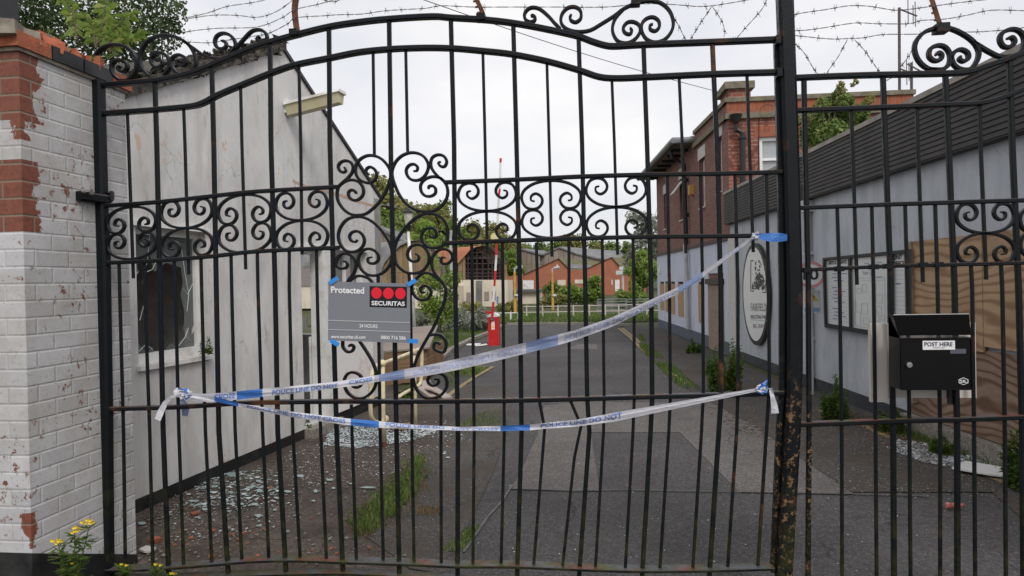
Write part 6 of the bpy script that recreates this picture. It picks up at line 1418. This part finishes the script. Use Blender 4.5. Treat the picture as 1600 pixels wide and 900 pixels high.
# ------------------------------------------------------------------ drive furniture
# cream tube frame
t = thing('tube_frame', 'bent cream metal tube barrier leaning by the gatehouse', 'barrier', G(600, 700))
p1 = G(600, 699); p2 = G(650, 672)
def at(p, px, py): return onY(px, py, p.y)
def qb(x, y):
    k = (x-600)/50; Y = p1.y+(p2.y-p1.y)*k; return onY(x, y, Y)
mb = MB(); mb.tube([qb(600, 690), qb(598, 640), qb(597, 568)], .026, 10); mb.build('upright', CREAMP, t, smooth=True)
mb = MB(); mb.tube([qb(600.5, 698), qb(600, 684)], .0255, 10); mb.build('rusty_foot', RUSTM, t)
mb = MB(); mb.tube([qb(650, 672), qb(648, 610), qb(646, 550)], .022, 10); mb.build('upright', CREAMP, t, smooth=True)
mb = MB(); mb.tube(crom([qb(603, 655), qb(592, 660), qb(583, 656), qb(579, 640), qb(580, 590), qb(587, 573), qb(600, 567), qb(620, 560), qb(645, 550), qb(655, 546), qb(659, 552), qb(658, 590), qb(656, 600), qb(648, 606)], 5), .021, 8); mb.build('bent_rail', CREAMP, t, smooth=True)
mb = MB(); mb.tube([qb(621, 621), qb(634, 613), qb(649, 605)], .019, 8); mb.build('broken_rail', CREAMP, t, smooth=True)
for x, y in ((597, 568), (646, 550), (602, 655)): mb = MB(); mb.sphere(qb(x, y), .04); mb.build('knuckle', CREAMP, t, smooth=True)
# wooden deck box
q0 = G(585, 606); q1 = G(668, 594); t = thing('wooden_box', 'brown timber box with sloping grey lid behind the tube frame', 'timber box', q0.lerp(q1, .5))
zt1 = onY(597, 553, q0.y).z; u_ = (q1-q0); bk = Vector((-.1, 1.7, 0)); zz = Vector((0, 0, zt1))
mb = MB()
for i in range(4):
    z0_, z1_ = zt1*i/4, zt1*(i+1)/4-.012; mb.hexa([q0+V((0, 0, z0_)), q1+V((0, 0, z0_)), q1+V((0, 0, z1_)), q0+V((0, 0, z1_))], [q0+V((0, .04, z0_)), q1+V((0, .04, z0_)), q1+V((0, .04, z1_)), q0+V((0, .04, z1_))])
    mb.hexa([q1+V((-.04, .04, z0_)), q1+bk+V((-.04, 0, z0_)), q1+bk+V((-.04, 0, z1_)), q1+V((-.04, .04, z1_))], [q1+V((0, .04, z0_)), q1+bk+V((0, 0, z0_)), q1+bk+V((0, 0, z1_)), q1+V((0, .04, z1_))])
mb.build('side_planks', PLANK, t)
mb = MB(); up3 = V((0, 0, .03)); a, b, c, d_ = q0+zz+V((-.1, -.06, 0)), q1+zz+V((.06, -.06, 0)), q1+bk+zz+V((-.1, 0, .25)), q0+bk+zz+V((-.1, 0, .25))
mb.hexa([a, b, c, d_], [a+up3, b+up3, c+up3, d_+up3]); mb.build('lid', PLANKG, t)
# fallen boards heap
t = thing('board_heap', 'heap of pale broken boards beside the weeds', 'debris', G(685, 622)); random.seed(2)
for i, (x0, y0, x1, y1) in enumerate(((662, 598, 700, 622), (668, 608, 690, 618), (655, 605, 680, 622), (665, 595, 672, 620))):
    a, b = G(x0, y0, .12+.02*i), G(x1, y1, .02); mb = MB(); mb.sweep([a, b], .02, .14, n=Vector((b-a).cross(Vector((0, 0, 1))).normalized())); mb.build('board', plain('pink_grey_board', (.36, .30, .27), .8, .15), t)
mb = MB(); mb.prism([G(608, 667, .02), G(640, 662, .02), G(648, 668, .02), G(615, 674, .02)], (0, 0, .015)); tag(mb.build('timber_board', PLY), 'flat yellowish board lying behind the tapes', 'board')
mb = MB(); mb.prism([G(500, 640, .02), G(525, 628, .02), G(528, 652, .02), G(503, 668, .02)], (0, 0, .05)); tag(mb.build('threshold_slab', SILL), 'pale slab lying by the gatehouse doorway', 'slab')
# red barrier
Yb_ = G(770, 540).y; t = thing('car_park_barrier', 'red car park barrier post with its striped arm raised', 'barrier', G(770, 540))
bf = lambda x, y: onY(x, y, Yb_)
a, b = bf(763, 540), bf(778.5, 495); dpt = .32
mb = MB(); mb.box((a.x, Yb_, 0), (b.x, Yb_+dpt, b.z)); cab = mb.build('cabinet', REDP, t)
mb = MB(); mb.box((a.x-.01, Yb_-.01, b.z), (b.x+.01, Yb_+dpt+.01, b.z+.03)); mb.prism([(a.x-.01, Yb_-.01, b.z+.031), (b.x+.01, Yb_-.01, b.z+.031), ((a.x+b.x)/2+.05, Yb_-.01, b.z+.09), ((a.x+b.x)/2-.05, Yb_-.01, b.z+.09)], (0, dpt, 0)); mb.build('cap', WHITEP, t)
mb = MB(); mb.box((bf(768, 517).x, Yb_-.006, bf(768, 515).z), (bf(773, 517).x, Yb_, bf(768, 502).z)); mb.build('notice', WHITE, cab)
mb = MB(); mb.poly([bf(768, 512.5)-V((0, .008, 0)), bf(772.5, 512.5)-V((0, .008, 0)), bf(770.3, 507)-V((0, .008, 0))]); mb.build('warning_triangle', YELS, cab, fixn=False)
mb = MB(); c = bf(770, 497.5); mb.tube([c-V((0, .06, 0)), c], .055, 14); mb.build('pivot', STEEL, t)
seg = [(770, 497, 771.3, 471, REDP), (771.3, 471, 773.3, 447, WHITEP), (773.3, 447, 775.5, 424, REDP), (775.5, 424, 777, 398, WHITEP), (777, 398, 779, 333, REDP)]
seg = [(770, 497, 771.5, 471.5, 1), (771.5, 471.5, 773.2, 447, 0), (773.2, 447, 774.8, 423, 1), (774.8, 423, 776.3, 399, 0), (776.3, 399, 778, 352, 1), (778, 352, 780, 308, 0), (780, 308, 781.6, 296, 1), (781.6, 296, 782.6, 255, 0), (782.6, 255, 783.2, 248, 1)]
mb = MB()
for x0, y0, x1, y1, c_ in seg: mb.cur = c_; mb.sweep([bf(x0, y0)-V((0, .08, 0)), bf(x1, y1)-V((0, .08, 0))], .055, .03)
mb.build('boom_arm', [WHITEP, REDP], t)
mb = MB(); mb.disc(bf(774, 370.5)-V((0, .11, 0)), V((1, 0, 0)), V((0, 0, 1)), .105, 20); mb.build('disc', plain('faded_yellow_disc', (.66, .58, .30), .6), t, fixn=False)
mb = MB(); mb.prism([bf(757, 486), bf(770, 487), bf(769, 494), bf(763, 491)], (0, .04, 0)); mb.build('counterweight_fin', REDP, t)
mb = MB()
for q in (((730, 537), (752, 536), (748, 540), (728, 539.5)), ((742, 540), (760, 536.5), (762, 539), (745, 541))): mb.poly([G(x, y, .02) for x, y in q])
tag(mb.build('road_marking', WHITEP, origin=(0, 0, 0), fixn=False), kind='structure')

# lamp post
bs = G(655, 590); Yl = bs.y+4.4; lp = lambda x, y: onY(x, y, Yl)
t = thing('lamp_post', 'slim white lamp post with a lantern head, leaning slightly', 'lamp post', (lp(655, 560).x, Yl, 0))
mb = MB(); mb.tube([Vector((lp(652, 560).x, Yl, 0)), lp(648, 520)], .075, 10, .05); mb.tube([lp(648, 520), lp(643, 440), lp(638, 362)], .047, 10, .033); mb.build('pole', WHITEP, t, smooth=True)
c = lp(638.3, 352); d2 = V((0, 0, 1)); zt_ = lp(638, 333).z-c.z; mb = MB(); mb.tube([c, c+d2*zt_], .075, 6, .115); lan = mb.build('lantern', plain('frosted_lantern', (.50, .48, .42), .35), t)
mb = MB(); mb.tube([c-d2*.12, c], .035, 8, .07); mb.build('collar', BLKPIPE, t)
mb = MB(); mb.tube([c+d2*zt_, c+d2*(zt_+.03)], .15, 6); mb.tube([c+d2*(zt_+.03), c+d2*(zt_+.10)], .12, 6, .05); mb.tube([c+d2*(zt_+.10), c+d2*(zt_+.16)], .03, 6, .015); mb.build('cap', BLKPIPE, t)
# grey post by shed
q = onY(705, 441, 26); t = thing('lamp_post', 'grey lamp post standing right of the young tree', 'lamp post', (q.x, 26, 0)); mb = MB(); mb.tube([V((q.x, 26, 0)), onY(704, 372, 26)], .07, 8, .05); mb.build('pole', GRYPIPE, t)
mb = MB(); c = onY(704, 372, 26); mb.tube([c, c+V((0, 0, .3))], .05, 8, .09); mb.build('lantern', plain('dull_lantern', (.35, .38, .33), .4), t)
# yellow posts
YPOST = plain('ochre_post', (.50, .30, .06), .6, .2, 8, dirt=(.3, .12, .05))
for x, yb, yt, Y, lb in ((804, 493, 424, 33, 'ochre lamp column left of the white rail'), (863, 487, 424, 38, 'yellow lamp column before the round dark bush')):
    q = onY(x, 441, Y); t = thing('lamp_column', lb, 'lamp column', (q.x, Y, 0), 'yellow columns by the white rail'); mb = MB(); c = onY(x, yt, Y); mb.tube([V((q.x, Y, 0)), c], .075, 8, .05); mb.build('column', YPOST, t)
    mb = MB(); mb.tube([c, c+V((.0, 0, .12)), c+V((.25, 0, .2))], .05, 6); mb.tube([c+V((.1, 0, .18)), c+V((.4, 0, .2))], .09, 6); mb.build('lamp_head', GRYPIPE, t)
    mb = MB(); c = onY(x+3, 462, Y); mb.sphere(c, .14, sz=.6); mb.build('fitting', GRYPIPE, t)
q = onY(973, 441, 62); t = thing('flood_light', 'twin floodlight pole in front of the orange works', 'floodlight', (q.x, 62, 0)); mb = MB(); mb.tube([V((q.x, 62, 0)), onY(973, 428, 62)], .12, 6); mb.build('pole', GRYPIPE, t)
c = onY(973, 427, 62); mb = MB(); mb.box(c-V((.6, .2, .1)), c+V((.6, .2, .25))); mb.box(c-V((.3, .2, -.3)), c+V((.3, .2, .6))); mb.build('lamp_head', plain('pale_metal', (.5, .52, .55), .4), t)
# white rail fences
def railing(name, pts, heights, posts, m, label, r=.024):
    t = thing(name, label, 'railing', pts[0])
    for hgt in heights:
        mb = MB(); mb.tube([p+V((0, 0, hgt)) for p in pts], r, 6); mb.build('rail', m, t)
    for p in posts: mb = MB(); mb.box((p.x-.03, p.y-.03, 0), (p.x+.03, p.y+.03, max(heights)+.05)); mb.build('post', m, t)
    return t
YR = 30.0; f_ = lambda x, Y=YR: V((onY(x, 441, Y).x, Y, 0)); hr = (onY(900, 478, YR).z, onY(900, 487, YR).z)
railing('white_railing', [f_(817), f_(1034)], hr, [f_(x) for x in (822, 847, 871, 895, 920, 945, 966, 988, 1010)], plain('weathered_white', (.5, .47, .42), .7, .15, 4, dirt=(.3, .2, .14)), 'long white two rail fence beyond the far kerb')
YR2 = 28; f_ = lambda x, Y=YR2: V((onY(x, 441, Y).x, Y, 0)); railing('white_railing', [f_(772), f_(815)], (onY(800, 489, YR2).z,), [f_(773), f_(797), f_(809)], WHITEP, 'short single white rail right of the barrier post')
# metal field gates
for x0, x1, lb in ((934, 978, 'grey metal field gate leaning before the white rail'), (979, 1014, 'second grey field gate, nearer the brick office')):
    Y = 31.5; t = thing('field_gate', lb, 'field gate', onY((x0+x1)/2, 492, Y), 'grey field gates by the rail'); mb = MB()
    for yy in (468, 472, 476, 480, 485, 490): mb.tube([onY(x0, yy, Y), onY(x1, yy-1, Y)], .022, 5)
    mb.build('bars', GUT, t); mb = MB()
    for xx in (x0, (x0+x1)/2, x1): mb.tube([onY(xx, 467, Y), onY(xx, 493, Y)], .03, 5)
    mb.build('frame', GUT, t)

# ------------------------------------------------------------------ far buildings
def prism_px(mb, pts, Y, vec): mb.prism([onY(x, y, Y) for x, y in pts], vec)
# brown arched shed (left)
Y = 44; t = thing('arched_shed', 'brown boarded shed with a curved gable behind the lamp post', 'shed', onY(640, 478, Y))
arch = [(590, 446), (594, 430), (601, 412), (612, 398), (626, 385), (642, 378), (656, 376), (668, 381), (684, 396), (694, 415), (700, 446)]
mb = MB(); prism_px(mb, arch, Y, (0, .2, 0)); mb.build('gable_wall', SHED, t)
mb = MB(); ex = V((-16, 9, .0)); A1 = [onY(x, y-1.5, Y-.2) for x, y in arch]
for a, b in zip(A1, A1[1:]): mb.add([a, b, b+ex, a+ex], [(0, 1, 2, 3)])
mb.build('roof', ROOFG, t, fixn=False)
mb = MB(); prism_px(mb, [(420, 446.5), (716, 446.5), (716, 482), (420, 482)], Y-.4, (0, 3, 0)); w0 = mb.build('lower_wall', CREAMW, t)
mb = MB(); prism_px(mb, [(420, 446.3), (570, 446.3), (575, 420), (420, 420)], Y-.5, (0, .2, 0)); mb.build('lean_to_roof', plain('pinkish_sheet_roof', (.24, .20, .20), .8, .2), t)
for x0, x1, y0, y1 in ((653, 660, 456, 472), (664, 669, 458, 472)): mb = MB(); prism_px(mb, [(x0, y0), (x1, y0), (x1, y1), (x0, y1)], Y-.45, (0, .04, 0)); mb.build('boarded_window', OSB, t)
mb = MB()
for x, m in ((606, 0), (620, 0), (650, 0), (672, 0)): mb.tube([onY(x, 446, Y-.05), onY(x, 400 if x in (606,) else 386, Y-.05)], .04, 4)
mb.build('cover_strip', SHEDG, t)
# grey roofed building left of it
t = thing('slate_shed', 'grey roofed shed glimpsed left of the brown arched shed', 'shed', onY(590, 478, 60)); mb = MB(); prism_px(mb, [(520, 480), (520, 372), (575, 355), (598, 362), (640, 386), (640, 480)], 60, (0, 8, 0)); mb.build('wall', SHEDG, t)
mb = MB(); P = [onY(x, y, 59.7) for x, y in ((515, 374), (575, 353), (598, 361), (642, 386))]
for a, b in zip(P, P[1:]): mb.hexa([a, b, b+V((0, 0, .25)), a+V((0, 0, .25))], [a+V((0, 9, 0)), b+V((0, 9, 0)), b+V((0, 9, .25)), a+V((0, 9, .25))])
mb.build('roof', ROOFG, t)
# open arched shed
Y = 46; t = thing('ruined_shed', 'ruined arched shed with an open lattice gable and orange roof', 'shed', onY(755, 478, Y))
mb = MB(); prism_px(mb, [(716, 437), (716, 412), (727, 400), (727, 437)], Y, (0, .15, 0)); prism_px(mb, [(787, 437), (787, 404), (791, 411), (793, 437)], Y, (0, .15, 0)); mb.build('gable_wall', SHED, t)
arc2 = [(716, 412), (727, 400), (734, 392), (744, 386.5), (755, 384.5), (765, 386), (775, 391), (784, 399), (792, 412)]
ex = V((-12, 10, 0)); A1 = [onY(x, y-1, Y-.3) for x, y in arc2]; mb = MB()
for i, (a, b) in enumerate(zip(A1, A1[1:])):
    mb.cur = 0 if i < 4 else 1
    mb.add([a, b, b+ex*(1 if i < 4 else .25), a+ex*(1 if i < 4 else .25)], [(0, 1, 2, 3)])
mb.build('roof', [ROOFO, SHEDG], t, fixn=False)
mb = MB(); prism_px(mb, [(727, 437), (727, 401), (744, 388), (765, 387), (787, 404), (787, 437)], Y+.9, (0, .1, 0)); mb.build('dark_interior', plain('burnt_interior', (.012, .010, .010), .95, .3), t)
mb = MB()
for x, yt in ((731, 397), (736, 391), (745, 387), (754, 385), (763, 386), (769, 390), (775, 393), (781, 397), (786, 403)): mb.tube([onY(x, 437, Y), onY(x, yt, Y)], .045, 4)
for y_, x0, x1 in ((395, 733, 780), (404, 727, 787), (412, 727, 788), (421, 727, 788), (427, 727, 788), (432, 727, 788)): mb.tube([onY(x0, y_, Y), onY(x1, y_, Y)], .04, 4)
A2 = [onY(x, y, Y) for x, y in arc2[1:]]; mb.tube(A2, .08, 5)
mb.build('lattice', plain('old_frame', (.055, .038, .034), .8, .4), t)
mb = MB()
for i in range(9): x = 731+i*5.5; mb.add([onY(x, 398+random.uniform(-1, 2), Y+.6), onY(x+4.5, 398, Y+.6), onY(x+5, 404, Y+.4), onY(x+1, 404+random.uniform(0, 2), Y+.4)], [(0, 1, 2, 3)])
mb.build('hanging_sheets', ROOFG, t, fixn=False)
mb = MB(); prism_px(mb, [(716.5, 437.3), (793, 437.3), (793, 479), (716.5, 479)], Y-.4, (0, 3, 0)); mb.build('lower_wall', CREAMW, t)
mb = MB(); prism_px(mb, [(744, 438.5), (753, 438.5), (753, 478), (744, 478)], Y-.48, (0, .07, 0)); mb.build('door', ROOFG, t)
for x0, x1, y0, y1 in ((729, 735, 457, 472), (757, 764, 455.5, 469), (769, 774.5, 455, 467)): mb = MB(); prism_px(mb, [(x0, y0), (x1, y0), (x1, y1), (x0, y1)], Y-.46, (0, .05, 0)); mb.build('window', plain('dull_window', (.28, .22, .2), .6), t)
mb = MB(); prism_px(mb, [(776.5, 463), (778.5, 463), (778.5, 474), (776.5, 474)], Y-.46, (0, .05, 0)); mb.build('blue_door', plain('blue_paint', (.08, .22, .5), .5), t)
# orange gabled works
Y = 76; t = thing('brick_works', 'orange brick works with two pointed gables beyond the white rail', 'building', onY(900, 470, Y))
prf = [(792, 470), (792, 432), (817, 430), (873, 404), (891, 422), (912, 422), (956, 402), (972, 421), (975, 421), (975, 407), (1010, 407), (1010, 470)]
mb = MB(); prism_px(mb, prf, Y, (0, .4, 0)); mb.build('gable_wall', FARB, t)
mb = MB()
for a, b in (((817, 429.5), (873, 403.5)), ((873, 403.5), (891, 421.5)), ((912, 421.5), (956, 401.5)), ((956, 401.5), (972.5, 420.5))):
    A, B = onY(a[0], a[1], Y-.2), onY(b[0], b[1], Y-.2); e = V((5.5, 22, 0)); mb.add([A, B, B+e, A+e], [(0, 1, 2, 3)])
mb.build('roof', ROOFM, t, fixn=False)
mb = MB(); e = V((5.5, 22, 0))
for q in (((876, 405.5), (881, 410)), ((885, 415), (891, 421))): pass
for x0, y0, x1, y1 in ((882, 412, 889, 419), (964, 411, 970, 418)):
    A, B = onY(x0, y0-.3, Y-.2), onY(x1, y1-.3, Y-.2); mb.add([A+e*.03, B+e*.03, B+e*.75, A+e*.75], [(0, 1, 2, 3)])
mb.build('rooflight', ROOFG, t, fixn=False)
mb = MB(); prism_px(mb, [(817, 438), (834, 438), (834, 453.5), (817, 453.5)], Y-.06, (0, .1, 0)); mb.build('garage_door', WHITEP, t)
for x0, x1, y0, y1, m in ((871, 884, 437.5, 446, CREAMW), (898, 912, 437, 443, CREAMW), (955, 957.5, 437, 445, CREAMW), (961, 968, 437, 455, WHITEP), (869.5, 872, 413.5, 416.5, WHITEP)):
    mb = MB(); prism_px(mb, [(x0, y0), (x1, y0), (x1, y1), (x0, y1)], Y-.06, (0, .1, 0)); mb.build('window', m, t)
# low cream outbuilding
Y = 50; t = thing('cream_outbuilding', 'low cream outbuilding with dark flat roof right of the barrier', 'building', onY(812, 474, Y)); mb = MB(); prism_px(mb, [(786, 475), (786, 457), (839, 457), (839, 475)], Y, (0, 5, 0)); mb.build('wall', CREAMW, t)
mb = MB(); prism_px(mb, [(783, 457), (783, 453), (840, 453), (840, 457)], Y-.3, (0, 5.6, 0)); mb.build('roof', SLATE, t)
mb = MB(); prism_px(mb, [(789, 460), (794, 460), (794, 466), (789, 466)], Y-.04, (0, .06, 0)); mb.build('window', FARB, t)
# grey barns
Y = 92
for prf, lb, rx in (([(796, 432), (796, 397), (815, 391), (843, 399), (846, 432)], 'left grey timber barn behind the brick works', 6), ([(843, 432), (843, 402), (874, 388), (900, 398), (940, 407), (940, 432)], 'long grey timber barn behind the brick works', 9)):
    t = thing('timber_barn', lb, 'barn', onY(sum(p[0] for p in prf)/len(prf), 458, Y), 'grey barns behind the works'); q = [(prf[0][0], 458)]+prf[1:-1]+[(prf[-1][0], 458)]
    mb = MB(); prism_px(mb, q, Y, (0, .3, 0)); mb.build('wall', SHEDG, t); mb = MB(); e = V((rx, 20, 0)); P = [onY(x, y-.6, Y-.2) for x, y in prf[1:-1]]
    for a, b in zip(P, P[1:]): mb.hexa([a, b, b+V((0, 0, .2)), a+V((0, 0, .2))], [a+e, b+e, b+e+V((0, 0, .2)), a+e+V((0, 0, .2))])
    mb.build('roof', ROOFG, t); Y += 2
